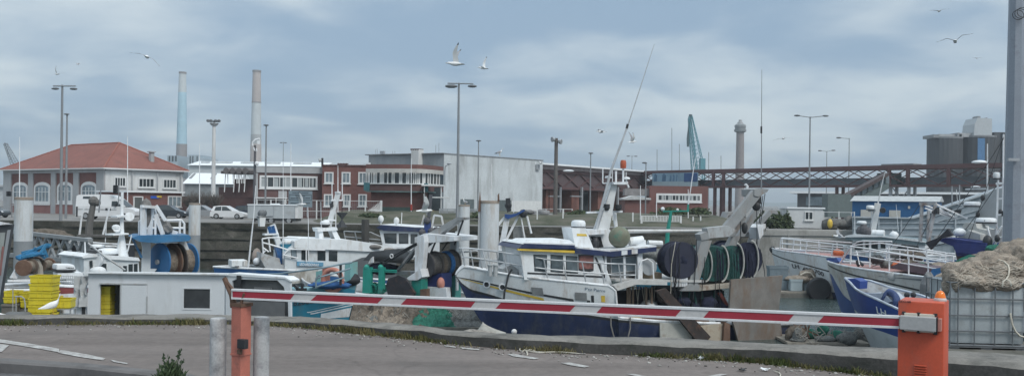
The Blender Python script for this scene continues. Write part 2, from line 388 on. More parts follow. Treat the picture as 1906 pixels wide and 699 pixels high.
mb = MB(); mb.grid([[Vector((x, y, WZ)) for x in (-500, 0, 500)] for y in (5, 50, FY+2)])
struct(mb, 'water', wm)
mb = MB(); rows = []
for y, z in ((FY+4.5, FZ+.006), (FY+6, -.2), (FY+9, .2), (FY+13, .62), (FY+20, .70), (FY+26, .3), (FY+30, FZ-.05)):
    rows.append([Vector((x, y+.5*noise.noise(Vector((x*.2, y, 0))), z+(.22*noise.noise(Vector((x*.18, y*.3, 3)))+.1*noise.noise(Vector((x*.7, y*.5, 1))) if FZ+.05 < z else 0)-(.0 if -18 < x < 22 else (abs(x-2)-20)*.35))) for x in [i*1.0-21 for i in range(47)]])
mb.grid(rows); struct(mb, 'grass_bank', grass_m, smooth=60)
mb = MB(); ridge = []
for i in range(81):
    x = 300+i*60; ridge.append((x, 14+22*max(0, noise.noise(Vector((x*.0012, 0, 0)))+.55)))
mb.grid([[Vector((x, 3600, FZ)) for x, h in ridge], [Vector((x, 3900, h*.8)) for x, h in ridge], [Vector((x, 4600, h)) for x, h in ridge]])
struct(mb, 'hills', M('far_hills', (.07,.10,.07), .9, var=.3, scale=.01))
# ================================================================== FOREGROUND
orange = M('orange_paint', (.52,.088,.042), .5, var=.10, scale=2.5, dirt=(.33,.10,.07), damt=.5, dscale=6, streak=.35)
orangef = M('faded_orange_paint', (.45,.155,.115), .6, var=.12, scale=3, dirt=(.20,.10,.08), damt=.45, dscale=5)
redr = M('red_reflector', (.30,.030,.048), .45, var=.1, scale=4)
armw = M('arm_white', (.50,.50,.50), .45, var=.05, dirt=(.3,.3,.3), damt=.3, dscale=3)
rimw = M('arm_rim', (.68,.69,.70), .35, .2, var=.03)
holder = M('holder_metal', (.42,.42,.415), .5, .1, var=.05)
# -- boom barrier (cabinet, arm and holder move as one machine)
cf = Fr(1670, 6.86, 1757, 6.695)
base = cf.w(.16, LZ, .16)
t = thing('boom_barrier', 'orange boom barrier with amber beacon and long red and white striped arm lowered', 'barrier', base)
a0, a1 = cf.sz(1671, 600)[0], cf.sz(1757.5, 600)[0]; zt = 1.05
mb = MB(); cf.bx(mb, a0, a1, LZ, zt, 0, .32); cab = mb.build('cabinet', orange, t, bevel=.016, smooth=30)
mb = MB(); cf.bx(mb, a0-.03, a1+.03, LZ-.01, LZ+.06, -.03, .35); mb.build('base_plate', conc, t, bevel=.005)
mb = MB()
for i in range(6):
    z = cf.sz(1712, 678+i*4.6)[1]; b0, b1 = cf.sz(1702, 690)[0], cf.sz(1725, 690)[0]
    mb.prism([cf.w(b0, z, -.001), cf.w(b0, z-.007, -.012), cf.w(b0, z-.011, -.001)], cf.d*(b1-b0))
mb.build('vent', M('orange_shadow', (.40,.07,.035), .6), cab)
mb = MB(); p = cf.pt(1673.5, 561.6, -.0025); text_mesh(mb, 'EFO48', p, cf.d, (0,0,1), .016, width=.082, bold=.02); mb.build('logo', black, cab, recalc=False)
# beacon
bc = cf.w((cf.sz(1751, 556, .2)[0]), zt, .17)
s_ = m_(6.9)
mb = MB(); mb.lathe([(11.2*s_,0),(11.2*s_,2.5*s_),(10.2*s_,5*s_),(9.4*s_,5.5*s_)], bc, 24); bb = mb.build('beacon_base', M('beacon_grey', (.50,.46,.45), .5, var=.05), t, smooth=40)
mb = MB(); prof = [(9.6*s_, 5.5*s_), (9.3*s_, 8*s_)]+[(8.8*s_*math.cos(R(q)), (8+11*math.sin(R(q)))*s_) for q in range(10, 91, 10)]
mb.lathe(prof, bc, 24); mb.build('beacon_dome', M('amber_lens', (.80,.19,.01), .12, var=.12, scale=30, spec=.7), bb, smooth=40)
mb = MB(); mb.lathe([(1.3*s_, 18*s_), (1.3*s_, 22*s_), (.6*s_, 23*s_)], bc, 8); mb.build('beacon_tip', holder, bb)
# holder
hz0, hz1 = cf.sz(1710, 614.5, -.06)[1], cf.sz(1710, 588.5, -.06)[1]
h0, h1 = cf.sz(1675, 600, -.06)[0], cf.sz(1743, 600, -.06)[0]
mb = MB(); cf.bx(mb, h0, h1, hz0, hz1, -.075, -.012); hb = mb.build('arm_holder', holder, t, bevel=.006)
mb = MB()
for q0, q1 in ((.10,.46),(.52,.93)): cf.bx(mb, h0+(h1-h0)*q0, h0+(h1-h0)*q1, hz0-.014, hz1+.018, -.03, .002)
mb.build('clamp_plate', M('cream_plate', (.60,.56,.48), .6), hb, bevel=.003)
mb = MB()
for q in (.08,.49,.95):
    for z in (hz0-.016, hz1+.016): mb.box(cf.w(h0+(h1-h0)*q, z, -.012), (.02,.02,.02))
cf.bx(mb, h1, h1+.006, hz0, hz1+.004, -.074, -.014)
mb.build('fixings', black, hb)
mb = MB(); cf.bx(mb, h1+.008, h1+.032, hz0+.004, hz1-.006, -.06, 0); mb.build('end_bracket', M('pink_plate', (.50,.22,.18), .5), hb, bevel=.003)
# arm
af = Fr(432, 8.0, 1675, 6.82)
top = lambda x: 537+(x-432)*50/1243
bot = lambda x: 556.3+(x-432)*54/1243
mb = MB(); af.slab(mb, [(430,top(430)),(1676,top(1676)),(1676,bot(1676)),(430,bot(430))], 0, .045); arm = mb.build('arm', armw, t, bevel=.004)
mb = MB()
for e0, e1 in ((0, 4.2), (15.6, 19.4)):
    k = lambda x, e: top(x)+e*(1+(x-432)/1243*.25)
    af.slab(mb, [(430,k(430,e0)),(1674,k(1674,e0)),(1674,k(1674,e1)),(430,k(430,e1))], -.008, -.001)
mb.build('edge_rail', rimw, arm, bevel=.003)
segs = [(433,433,548,540),(590,578,713,702),(757,746,885,876),(933,922,1071,1060),(1121,1110,1268,1257),(1320,1309,1478,1467),(1534,1522,1673,1673)]
for tl, bl, tr, br in segs:
    mb = MB(); q = lambda x, e: top(x)+e*(1+(x-432)/1243*.25)
    af.slab(mb, [(tl,q(tl,4.4)),(tr,q(tr,4.4)),(br,q(br,15.4)),(bl,q(bl,15.4))], -.0035, -.0005); mb.build('red_stripe', redr, arm)
# -- rest post for the arm tip
t = thing('barrier_rest_post', 'faded orange square steel post with rusty fork that carries the tip of the barrier arm', 'post', gx(441, 8.0, LZ))
d = 8.0; s_ = m_(d)
pf = Fr(430, 8.02, 448, 7.96)
mb = MB(); A = pf.sz(430,640)[0]; B = pf.sz(448,640)[0]; z1 = pf.sz(440,570)[1]; zc = pf.sz(440,659)[1]
pf.bx(mb, A, B, zc, z1, 0, B-A); pf.bx(mb, A+.003, B-.003, LZ, zc, .003, B-A-.003); post = mb.build('post', orangef, t, bevel=.004)
mb = MB(); pf.bx(mb, A-.004, B+.004, zc-.012, zc+.006, -.004, B-A+.004); mb.build('collar', orangef, post, bevel=.002)
mb = MB(); pf.bx(mb, A-.01, B+.01, z1, z1+.03, -.01, B-A+.01)
for x, e in ((431,.0),(447,.0)): pf.line(mb, [(x,572),(x-1 if x < 440 else x+4,556),(x-3 if x < 440 else x+8,545)], .012, .02)
mb.build('fork', rust, t)
mb = MB(); pf.line(mb, [(437,566),(431,548),(423,530),(418,517)], .022, .03, 8); pf.line(mb, [(418,517),(425,527),(436,541)], .013, .03); mb.build('rusty_hook', rust, t)
mb = MB(); pf.pbox(mb, 441,631, 454.5,648.5, -.03, .02); mb.build('lock_box', black, t, bevel=.004)
mb = MB(); pf.pbox(mb, 441,649.5, 447,658, -.015, .01); mb.build('latch', rust, t)
# -- bollards
bolm = M('bollard_paint', (.40,.405,.41), .7, var=.15, scale=3, dirt=(.10,.10,.11), damt=.55, dscale=4.5, fine=.12)
for (xl, xr, yt, lab) in ((389.5,419.5,591,'grey concrete bollard with chipped black base patch at the left of the orange post'), (470.5,499.5,589,'paler smooth grey bollard at the right of the orange post')):
    d = 8.15; c = gx((xl+xr)/2, d, LZ); r = (xr-xl)/2*m_(d); z1 = at((xl+xr)/2, yt, d).z
    mb = MB(); mb.lathe([(r,0),(r,z1-LZ-.02),(r*.97,z1-LZ-.008),(r*.90,z1-LZ),(r*.5,z1-LZ+.003),(0,z1-LZ+.004)], c, 28)
    if xl < 400:
        t = thing('bollard', lab, 'bollard', c, 'bollards at the barrier post'); mb.build('post', bolm, t, smooth=40)
        mb = MB(); rows = []
        for i in range(9):
            z = i/8*.30; wdt = .75*(1-(i/8)**1.3)
            rows.append([c+Vector((math.sin(.12+wdt*(q-.5))*(r+.003), -math.cos(.12+wdt*(q-.5))*(r+.003), z+.01)) for q in (0,.33,.66,1)])
        mb.grid(rows); mb.build('black_patch', black, t)
    else: single(mb, 'bollard', bolm, lab, 'bollard', 'bollards at the barrier post', smooth=40)
# -- tall steel post at the right edge
d = 16.5
t = thing('steel_mast', 'tall tapered grey steel lighting mast rising past the right edge above the net heap', 'mast', gx(1888, d, -.45))
mb = MB(); n = 8; rows = []
for z, w in ((-.45,.37),(2.0,.325),(6,.245),(12,.16)):
    c = Vector((gx(1887.5, d, 2).x+ (z-2)*.002, d, z)); rows.append([c+Vector((math.cos(2*math.pi*(k+.22)/n)*w*.52, math.sin(2*math.pi*(k+.22)/n)*w*.52, 0)) for k in range(n+1)])
mb.grid(rows); mb.build('shaft', M('mast_grey', (.27,.30,.345), .45, .2, var=.08, dirt=(.14,.13,.14), damt=.3, dscale=2), t)
mb = MB(); c = at(1886, 297, d-.2); mb.box(c, (.2,.06,.05)); mb.build('clamp', galv, t)
mb = MB(); c = at(1895, 28, d-.2)
for k in range(3): mb.tube([c+Vector((math.cos(q/3)*.10+k*.03, -.02*k, math.sin(q/3)*.085+.02*k)) for q in range(20)], .006, 5)
mb.build('cable_coil', black, t)
# -- notice board at the left edge
nf = Fr(-60, 13.2, 30, 14.2)
t = thing('notice_board', 'dark framed notice board with white hood tilted at the left edge', 'notice board', nf.w(0, -.9, 0))
mb = MB(); nf.slab(mb, [(-70,424),(27,417),(4,563),(-70,580)], 0, .10); mb.build('case', M('board_case', (.055,.06,.065), .5), t, bevel=.006)
mb = MB(); nf.slab(mb, [(-70,436),(10,432),(-6,556),(-70,566)], -.006, -.001); mb.build('poster', M('board_poster', (.26,.28,.27), .25, var=.3, scale=3), t)
mb = MB(); nf.slab(mb, [(4,458),(8,458),(2,512),(-2,512)], -.010, -.007); mb.build('red_column', M('poster_red', (.27,.13,.12), .5), t)
mb = MB(); nf.slab(mb, [(14,428),(20,427),(-1,556),(-6,556)], -.008, -.001); mb.build('edge_strip', galv, t)
mb = MB(); nf.slab(mb, [(-70,411),(0,412),(25,416.5),(-70,425)], -.05, .12); mb.build('hood', whiteb, t, bevel=.006)
mb = MB(); [mb.tube([nf.w(a, -1.0, .06), nf.w(a, .3, .06)], .04) for a in (.1, .45)]; mb.build('stand', galv, t)
# -- landing on the left, behind the coping
LQ = -1.62
mb = MB(); c0 = gx(-900, 14, LQ).x
x1 = gx(158, 25.5, LQ).x
mb.hexa([(c0,13.2,-6),(x1+1.5,13.2,-6),(x1+.6,25.6,-6),(c0,25.6,-6),(c0,13.2,LQ),(x1+1.5,13.2,LQ),(x1+.6,25.6,LQ),(c0,25.6,LQ)])
single(mb, 'fish_landing', conc, 'low concrete landing under the yellow fish boxes behind the coping', 'landing')
# -- fish boxes
yl2 = M('yellow_plastic_dark', (.50,.42,.04), .5, var=.12)
def crate(c, w, dp, h, rz, lab, group, mat=None):
    t = thing('fish_box', lab, 'fish box', c, group); mat = mat or yellow
    ax = (Vector((math.cos(rz), math.sin(rz), 0)), Vector((-math.sin(rz), math.cos(rz), 0)))
    def ring(k, z, e=0): return [Vector(c)+ax[0]*(i*(w*k/2-e))+ax[1]*(j*(dp*k/2-e))+Vector((0,0,z)) for i, j in ((-1,-1),(1,-1),(1,1),(-1,1),(-1,-1))]
    mb = MB(); mb.grid([ring(.86,0), ring(.95,h*.80)]); mb.face(ring(.86,0)[:4]); mb.face(ring(.86,.025)[:4])
    mb.grid([ring(.93,.025), ring(.93,h*.95)]); b0 = mb
    mb = MB(); mb.grid([ring(.95,h*.80), ring(1.0,h*.80), ring(1.0,h), ring(.93,h), ring(.93,h*.8)]); mb.build('rim', mat, t)
    mb = b0
    for sgn in (-1, 1): mb.box(Vector(c)+ax[0]*(sgn*.12*w)+ax[1]*(-dp*.475)+Vector((0,0,h*.45)), (.02, .02, h*.6), rz)
    mb.build('body', mat, t)
    return t
st = ['lowest', 'second', 'third', 'fourth', 'fifth', 'topmost']
d = 24.6; sd_ = m_(d); ys = [594, 581, 567, 553.5, 541, 526.5, 511.5]
for i in range(6):
    cx = [82,81,82,83,83.5,84.5][i]; z = gx(cx, d, 0).z
    zz = at(cx, ys[i], d).z if i else LQ; zz2 = at(cx, ys[i+1], d).z
    ww = 45*sd_
    crate(Vector((gx(cx, d, 0).x, d, zz)), ww*1.0, .42, (zz2-zz)*1.0, R(rnd.uniform(-4,4)), 'yellow fish box, %s in the tall stack behind the gull' % st[i], 'tall stack of yellow fish boxes')
for i, (px, y0, y1, dd, w, lab) in enumerate(((25.5,563,552,25.2,23,'yellow fish box at the bottom of the small stack beside the notice board'),(26,552,540,25.2,23,'yellow fish box on top of the small stack beside the notice board'),
        (55,571,557,25.3,20,'yellow fish box half hidden low behind the left of the tall stack'),(54,556,542,25.3,22,'yellow fish box half hidden high behind the left of the tall stack'),
        (106,572,551,25.4,14,'narrow view of a yellow fish box just right of the tall stack'),(121,572,554,24.9,33,'single yellow fish box on a grey stand right of the tall stack'))):
    z0 = at(px, y0, dd).z; z1 = at(px, y1, dd).z
    crate(Vector((gx(px, dd, 0).x, dd, z0)), w*m_(dd), .40, z1-z0, R(-3+2*i), lab, 'loose yellow fish boxes on the landing')
# stands below the loose boxes
for (xa, xb, y, dd, lab) in ((12,40,563.5,25.2,'grey pallet under the small stack of yellow boxes'),(44,112,572.5,25.35,'grey pallet under the half hidden yellow boxes')):
    a = gx(xa, dd, 0).x; b = gx(xb, dd, 0).x; z = at(xa, y, dd).z; mb = MB()
    for k in range(3): mb.box(((a+b)/2, dd-.18+.18*k, (LQ+z)/2-.03), (b-a, .09, z-LQ-.06))
    for k in range(4): mb.box(((a+b)/2, dd-.21+.14*k, z-.03), (b-a, .1, .05))
    single(mb, 'pallet', M('old_wood', (.16,.15,.135), .85, var=.3, scale=4), lab, 'pallet')
mb = MB(); a = gx(108,24.9,0).x; b = gx(137,24.9,0).x; z = at(120,572.5,24.9).z
for x in (a, b):
    for y in (24.75, 25.05): mb.box((x, y, (LQ+z)/2), (.03,.03,z-LQ))
mb.box(((a+b)/2, 24.9, z-.015), (b-a+.03, .36, .03)); mb.box(((a+b)/2, 24.9, (LQ+z)/2), (b-a, .3, .02))
single(mb, 'metal_stand', galv, 'small grey metal stand holding the single yellow fish box', 'stand')
mb = MB(); d = 24.3; mb.tube([at(x, y, d) for x, y in ((28,551),(40,551),(45,555),(47,566),(47,583))], .018); mb.tube([at(x, y, d+.3) for x, y in ((22,534),(60,534.5))], .015)
mb.tube([at(30,551,d), at(30,583,d)], .015); mb.tube([at(24,534,d+.3), at(24,583,d+.3)], .015)
single(mb, 'handrail', galv, 'thin bent metal handrail in front of the small stack of yellow boxes', 'handrail')
def lump(mb, c, r, n=28, seed=0, amp=.25, fr=2.0, flat=None, ax=1.0):
    c = Vector(c); m = n//2; vs = []; fs = []; o = Vector((seed*7.3, seed*3.1, seed*5.7))
    for i in range(m+1):
        t = math.pi*i/m
        for k in range(n):
            w = 2*math.pi*k/n; u = Vector((math.sin(t)*math.cos(w), math.sin(t)*math.sin(w), math.cos(t)))
            q = Vector((u.x*r[0], u.y*r[1], u.z*r[2]))
            e = noise.noise(q*fr+o)+.5*noise.noise(q*fr*2.3+o)+.35*abs(noise.noise(q*fr*4.6+o))*1.3+.18*noise.noise(q*fr*9+o)
            p = c+q*(1+amp*e)
            if flat is not None and p.z < flat: p.z = flat
            vs.append(p)
    for i in range(m):
        for k in range(n): fs.append((i*n+k, (i+1)*n+k, (i+1)*n+(k+1) % n, i*n+(k+1) % n))
    return mb.add(vs, fs)
mb = MB(); p = at(34, 588, 24); lump(mb, (p.x, 24.0, LQ), (.42,.4,.36), 20, 3, .2, 3, LQ)
single(mb, 'tarpaulin_heap', M('grey_tarp', (.13,.135,.14), .8, var=.2), 'dark grey tarpaulin heap left of the tall yellow stack', 'tarpaulin', smooth=60)
# -- grass and weeds
gm = [M('tuft_dry', (.165,.145,.07), .8, var=.3, scale=3), M('tuft_green', (.075,.10,.03), .8, var=.3, scale=3), M('tuft_olive', (.13,.125,.05), .8, var=.3, scale=3)]
mb = MB(); D0 = dens(P0, 1)
for i in range(11000):
    px = rnd.uniform(-40, 1940)
    p = gz(px, 640, 0); y = None
    # base line point at this column
    for (xa, ba, *_), (xb, bb, *_) in zip(PAR, PAR[1:]):
        if xa <= px <= xb: y = ba+(bb-ba)*(px-xa)/(xb-xa)
    if y is None: continue
    den = noise.noise(Vector((px*.012, 1.7, 0)))+.5*noise.noise(Vector((px*.05, 3, 0)))
    den += .35 if (130 < px < 830 or 0 < px < 60) else (.3 if 910 < px < 1060 else -.02)
    if rnd.random() > .38+den*1.2: continue
    p = gz(px, y, 0); off = abs(rnd.gauss(0, .07))
    p = Vector((p.x, p.y+.03-off, -.004)); h = rnd.uniform(.025,.095)*(1.15 if den > .4 else .8)*(.5 if off > .12 else 1)
    a = rnd.uniform(0, 6.28); w = rnd.uniform(.004,.010); ln = rnd.uniform(-.04,.04), rnd.uniform(-.05,.02)
    k = noise.noise(Vector((px*.017, 9, 2)))+rnd.uniform(-.3,.3)
    if 840 < px < 1060: k += .35
    if px > 1080: k -= .2
    mb.mat(0 if k > .15 else (1 if k < -.25 else 2))
    dx = Vector((math.cos(a)*w, math.sin(a)*w, 0)); e = Vector((ln[0], ln[1], 0))
    mb.face([p-dx, p+dx, p+dx*.6+e*.5+Vector((0,0,h*.6)), p+e+Vector((0,0,h)), p-dx*.6+e*.4+Vector((0,0,h*.6))])
o = mb.build('grass', gm, None, recalc=False); tag(o, 'dry and green grass tufts growing along the foot of the coping', 'grass', kind='stuff')
def leafbush(mb, c, n, r, h, lw, ll, up=.7):
    for i in range(n):
        a = rnd.uniform(0, 6.28); rr = r*math.sqrt(rnd.random()); z = h*rnd.random()**.8*(1-.5*(rr/r)**2)
        p = Vector(c)+Vector((math.cos(a)*rr, math.sin(a)*rr, z))
        b = rnd.uniform(0, 6.28); t = Vector((math.cos(b)*(1-up), math.sin(b)*(1-up), up*rnd.uniform(.4,1.2))).normalized()*ll*rnd.uniform(.5,1.2)
        s = t.orthogonal().normalized()*lw; s.rotate(Matrix.Rotation(rnd.uniform(0,6.28), 3, t))
        mb.mat(rnd.randrange(2)); mb.face([p, p+t*.5+s, p+t, p+t*.5-s])
wg = [M('weed_green', (.035,.062,.030), .7, var=.3, scale=6), M('weed_green_light', (.06,.09,.04), .7, var=.3, scale=6)]
d = 8.85; c = gx(316, d, LZ+.02); t = thing('weed_bush', 'bushy dark green weed with tall stalks growing at the kerb', 'weed', c)
mb = MB(); leafbush(mb, c, 900, .135, .24, .008, .075); leafbush(mb, c+Vector((.11,0,0)), 120, .05, .10, .008, .05); mb.build('foliage', wg, t, recalc=False)
mb = MB()
for px, py in ((336,652),(303,662),(313,664),(322,668),(341,672)):
    e = at(px, py, d); mb.tube([c+Vector((rnd.uniform(-.03,.03),0,0)), (c+e)/2+Vector((rnd.uniform(-.02,.02),0,.02)), e], .004, 4)
    for q in range(14):
        f = rnd.uniform(.35,1); p = c+(e-c)*f; mb.face([p, p+Vector((rnd.uniform(-.03,.03), rnd.uniform(-.02,.02), .02)), p+Vector((rnd.uniform(-.01,.01), 0, .04))])
mb.build('stalk', wg[0], t, recalc=False)
mb = MB()
for i in range(520):
    px = rnd.uniform(0,1660); y = None
    for (xa, ba, *_), (xb, bb, *_) in zip(PAR, PAR[1:]):
        if xa <= px <= xb: y = ba+(bb-ba)*(px-xa)/(xb-xa)
    p = gz(px, y+abs(rnd.gauss(0,7))+.5, 0)+Vector((0,-.02,.002)); r = rnd.uniform(.004,.013)*(1.5 if rnd.random() < .1 else 1); mb.mat(rnd.randrange(3)); mb.ball(p, r, 6, (rnd.uniform(.8,1.5),1,.6))
o = mb.build('gravel', [conc, M('grit_dark', (.09,.085,.08), .9), M('grit_pale', (.42,.41,.39), .9)], None); tag(o, 'loose grit and small stones scattered along the foot of the coping', 'gravel', kind='stuff')
# -- lump of concrete, pointed cap, rope, litter
mb = MB(); c = gz(886, 641, 0); lump(mb, c+Vector((0,.35,-.03)), (.40,.34,.15), 64, 11, .16, 5, -.03)
single(mb, 'concrete_lump', M('lump_concrete', (.27,.25,.225), .95, var=.35, scale=9, dirt=(.12,.11,.10), damt=.6, dscale=14, bump=.8, bscale=40, fine=.25), 'rough crumbled lump of concrete spilled over the coping', 'rubble', smooth=60)
d = 12.4; mb = MB(); b0 = at(884, 618, d); b1 = at(942, 621, d); ap = at(898.5, 597.5, d)
c = (b0+b1)/2; r = (b1.x-b0.x)/2; rows = []
for i in range(9):
    f = i/8; k = (1-f)**1.5; cc = Vector((c.x+(ap.x-c.x)*(1-(1-f)**1.6), c.y, b0.z-.3*0+(ap.z-b0.z)*f))
    rows.append([cc+Vector((math.cos(w)*r*k, math.sin(w)*r*.8*k, 0)) for w in [2*math.pi*q/20 for q in range(21)]])
rows.insert(0, [Vector((p.x, p.y, -.45)) for p in rows[0]])
mb.grid(rows); single(mb, 'concrete_mound', concrete('cap_concrete', (.33,.325,.30), (.2,.19,.17), .4, 3), 'pale pointed concrete cap rising behind the coping near the blue hull', 'concrete cap', smooth=50)
mb = MB(); c = at(957, 616.5, 12); mb.ball(c, 5.2*m_(12), 14); mb.lathe([(.02,-.3),(.02,0)], c); single(mb, 'mooring_ball', whiteb, 'small white knob on the coping in front of the blue hull', 'knob', smooth=60)
ropem = M('pale_rope', (.52,.49,.42), .8, var=.15, scale=20)
mb = MB(); mb.tube([gz(x, y, .012) for x, y in ((995,651.5),(985,650),(975,646.5),(968,647.5),(967,651),(972,653),(977,650.5),(980,653),(982,658),(981,660))], .008, 5)
mb.tube([gz(x, y, .012) for x, y in ((976,650),(990,653.5),(1003,655),(1040,653.5),(1078,657))], .006, 5)
single(mb, 'rope', ropem, 'thin white rope looped on the asphalt below the dry grass', 'rope')
for px, py, w, lab in ((1307,668,.06,'crumpled white paper lying beside the grass at the coping'),(1424,689,.05,'flattened pale litter on the asphalt near the bottom of the frame'),(1381,690,.045,'dark flat scrap on the asphalt left of the pale litter'),(812,583.0,.05,None)):
    if lab is None: continue
    c = gz(px, py, 0); mb = MB()
    for k in range(3):
        a = k*2.1+px; mb.face([c+Vector((math.cos(a+q*1.57)*w*(1+.3*math.sin(q*3+k)), math.sin(a+q*1.57)*w*.7, .008+.02*((q+k) % 2)*(1.6-k*.5))) for q in range(4)])
    single(mb, 'litter', black if 'dark' in lab else whiteb, lab, 'litter')
mb = MB(); mb.tube([gz(x, y, .01) for x, y in ((1442,690),(1450,692),(1453,696),(1451,703))], .006, 5); single(mb, 'rope', ropem, 'short piece of pale cord on the asphalt at the bottom of the frame', 'cord')
# -- IBC tank with net heap
d = 14.0; itf = Fr(1767, 14.0, 1912, 13.9)
t = thing('bulk_tank', 'grey caged plastic bulk container standing on its pallet behind the coping', 'container', itf.w(.6, -.45, .5))
A, B = itf.sz(1767,600)[0], itf.sz(1913,600)[0]; z0 = itf.sz(1840,643)[1]; z1 = itf.sz(1840,524)[1]
mb = MB(); itf.bx(mb, A+.03, B-.03, z0+.02, z1-.01, .04, .96); mb.build('tank', M('tank_plastic', (.36,.40,.42), .5, var=.12, scale=1.5, dirt=(.2,.2,.19), damt=.4, dscale=1.5), t, bevel=.05, smooth=40)
mb = MB()
for off in (0, 1.0):
    for q in [1768,1783,1814,1852,1885,1912]:
        a = itf.sz(q,600)[0]; mb.tube([itf.w(a, z0, off), itf.w(a, z1, off)], .011, 6)
    for y in (526,556,587,616,643):
        z = itf.sz(1840,y)[1]; mb.tube([itf.w(A, z, off), itf.w(B, z, off)], .012, 6)
for k in range(5):
    for y in (526,556,587,616,643):
        z = itf.sz(1840,y)[1]
        for a in (A, B): mb.tube([itf.w(a, z, k*.25), itf.w(a, z, min(1, k*.25+.25))], .011, 5)
for a in (A, B):
    for k in range(1, 4): mb.tube([itf.w(a, z0, k*.25), itf.w(a, z1, k*.25)], .010, 5)
mb.build('cage', M('cage_steel', (.17,.185,.20), .5, .3, var=.1), t, smooth=50)
mb = MB()
for q in (0, .42, .86): itf.bx(mb, A+(B-A)*q, A+(B-A)*(q+.14), -.45, z0-.03, .02, .98)
itf.bx(mb, A, B, z0-.03, z0+.012, 0, 1); mb.build('pallet', M('tank_pallet', (.20,.21,.22), .6), t)
def netmat(name, col, dcol):
    m = M(name, col, .95, var=.35, scale=5, dirt=dcol, damt=.55, dscale=9, bump=1.0, bscale=55, fine=.4, spec=.1); return m
netm = netmat('net_beige', (.30,.258,.215), (.12,.10,.085)); netg = netmat('net_green', (.035,.15,.11), (.02,.06,.05)); netb = netmat('net_brown', (.14,.12,.10), (.05,.045,.04)); netgr = netmat('net_grey', (.17,.175,.17), (.07,.07,.07))
t = thing('net_heap', 'big heap of beige fishing net piled over the caged container at the right', 'fishing net', at(1850, 525, 14.3))
def P(px, py, dd): return at(px, py, dd)
mb = MB()
for i, (px, py, dd, rx, ry, rz) in enumerate(((1800,512,14.4,.36,.42,.22),(1850,506,14.5,.50,.5,.30),(1905,500,14.6,.5,.5,.36),(1815,524,14.15,.42,.25,.12),(1870,528,14.1,.42,.22,.12),(1771,526,14.2,.13,.2,.20),(1765,534,14.25,.07,.12,.13),(1830,533,14.05,.22,.10,.09))):
    lump(mb, P(px,py,dd), (rx,ry,rz), 72, i+20, .24, 4.2)
lump(mb, P(1905,478,15.4), (.42,.5,.30), 48, 40, .2, 5); lump(mb, P(1880,482,15.2), (.3,.3,.22), 40, 41, .2, 5); lump(mb, P(1898,520,15.2), (.6,.6,.5), 40, 42, .15, 5)
nb = mb.build('net', netm, t, smooth=80)
mb = MB(); lump(mb, P(1810,494,14.75), (.22,.3,.16), 36, 50, .2, 5); lump(mb, P(1795,498,14.7), (.13,.2,.09), 30, 51, .2, 6); mb.build('green_net', netg, t, smooth=80)
mb = MB()
for i in range(150):   # loose strands lying over the heap
    px = rnd.uniform(1762, 1906); py = rnd.uniform(488, 532); p = P(px, py, 14.0-.0); 
    # follow the lumps: march towards the heap
    a = rnd.uniform(-.6,.6); L_ = rnd.uniform(.08,.3); pts = []
    for k in range(6):
        q = Vector((p.x+math.cos(a)*L_*(k/5-.5), 0, p.z+math.sin(a)*L_*(k/5-.5)+.012*math.sin(k*2.2+i)))
        pts.append(q)
    hit = []
    for q in pts:
        r = None
        from_ = Vector((q.x, 12.8, q.z)); ok, loc, nrm, _ = nb.ray_cast(from_-ORG[nb.name], Vector((0,1,0)))
        if ok: hit.append(loc+ORG[nb.name]+Vector((0,-.008,0)))
    if len(hit) > 3 and max(abs(hit[j].y-hit[j+1].y) for j in range(len(hit)-1)) < .12: mb.tube(hit, .006, 4)
mb.build('strand', M('net_strand', (.38,.34,.29), .9, var=.2, scale=8), t)
mb = MB()
def drape(pxs, r, lift=.02):
    pts = []
    for x, y in pxs:
        rr = ray(x, y); o = Vector((0,0,H))+rr*12.5; ok, loc, nrm, _ = nb.ray_cast(o-ORG[nb.name], rr.normalized())
        pts.append((loc+ORG[nb.name]-rr*lift) if ok else at(x, y, 13.88))
    mb.tube(pts, r, 6)
drape([(1858,483),(1868,486),(1877,494),(1878.5,503),(1877,512),(1873,519),(1867,523.5),(1865.5,532),(1865.5,545)], .014)
drape([(1872,520),(1879,522),(1882,530),(1882,545),(1881,565),(1881,585),(1884,603),(1890,616),(1898,624),(1908,627)], .015)
mb.build('draped_rope', ropem, t, smooth=60)
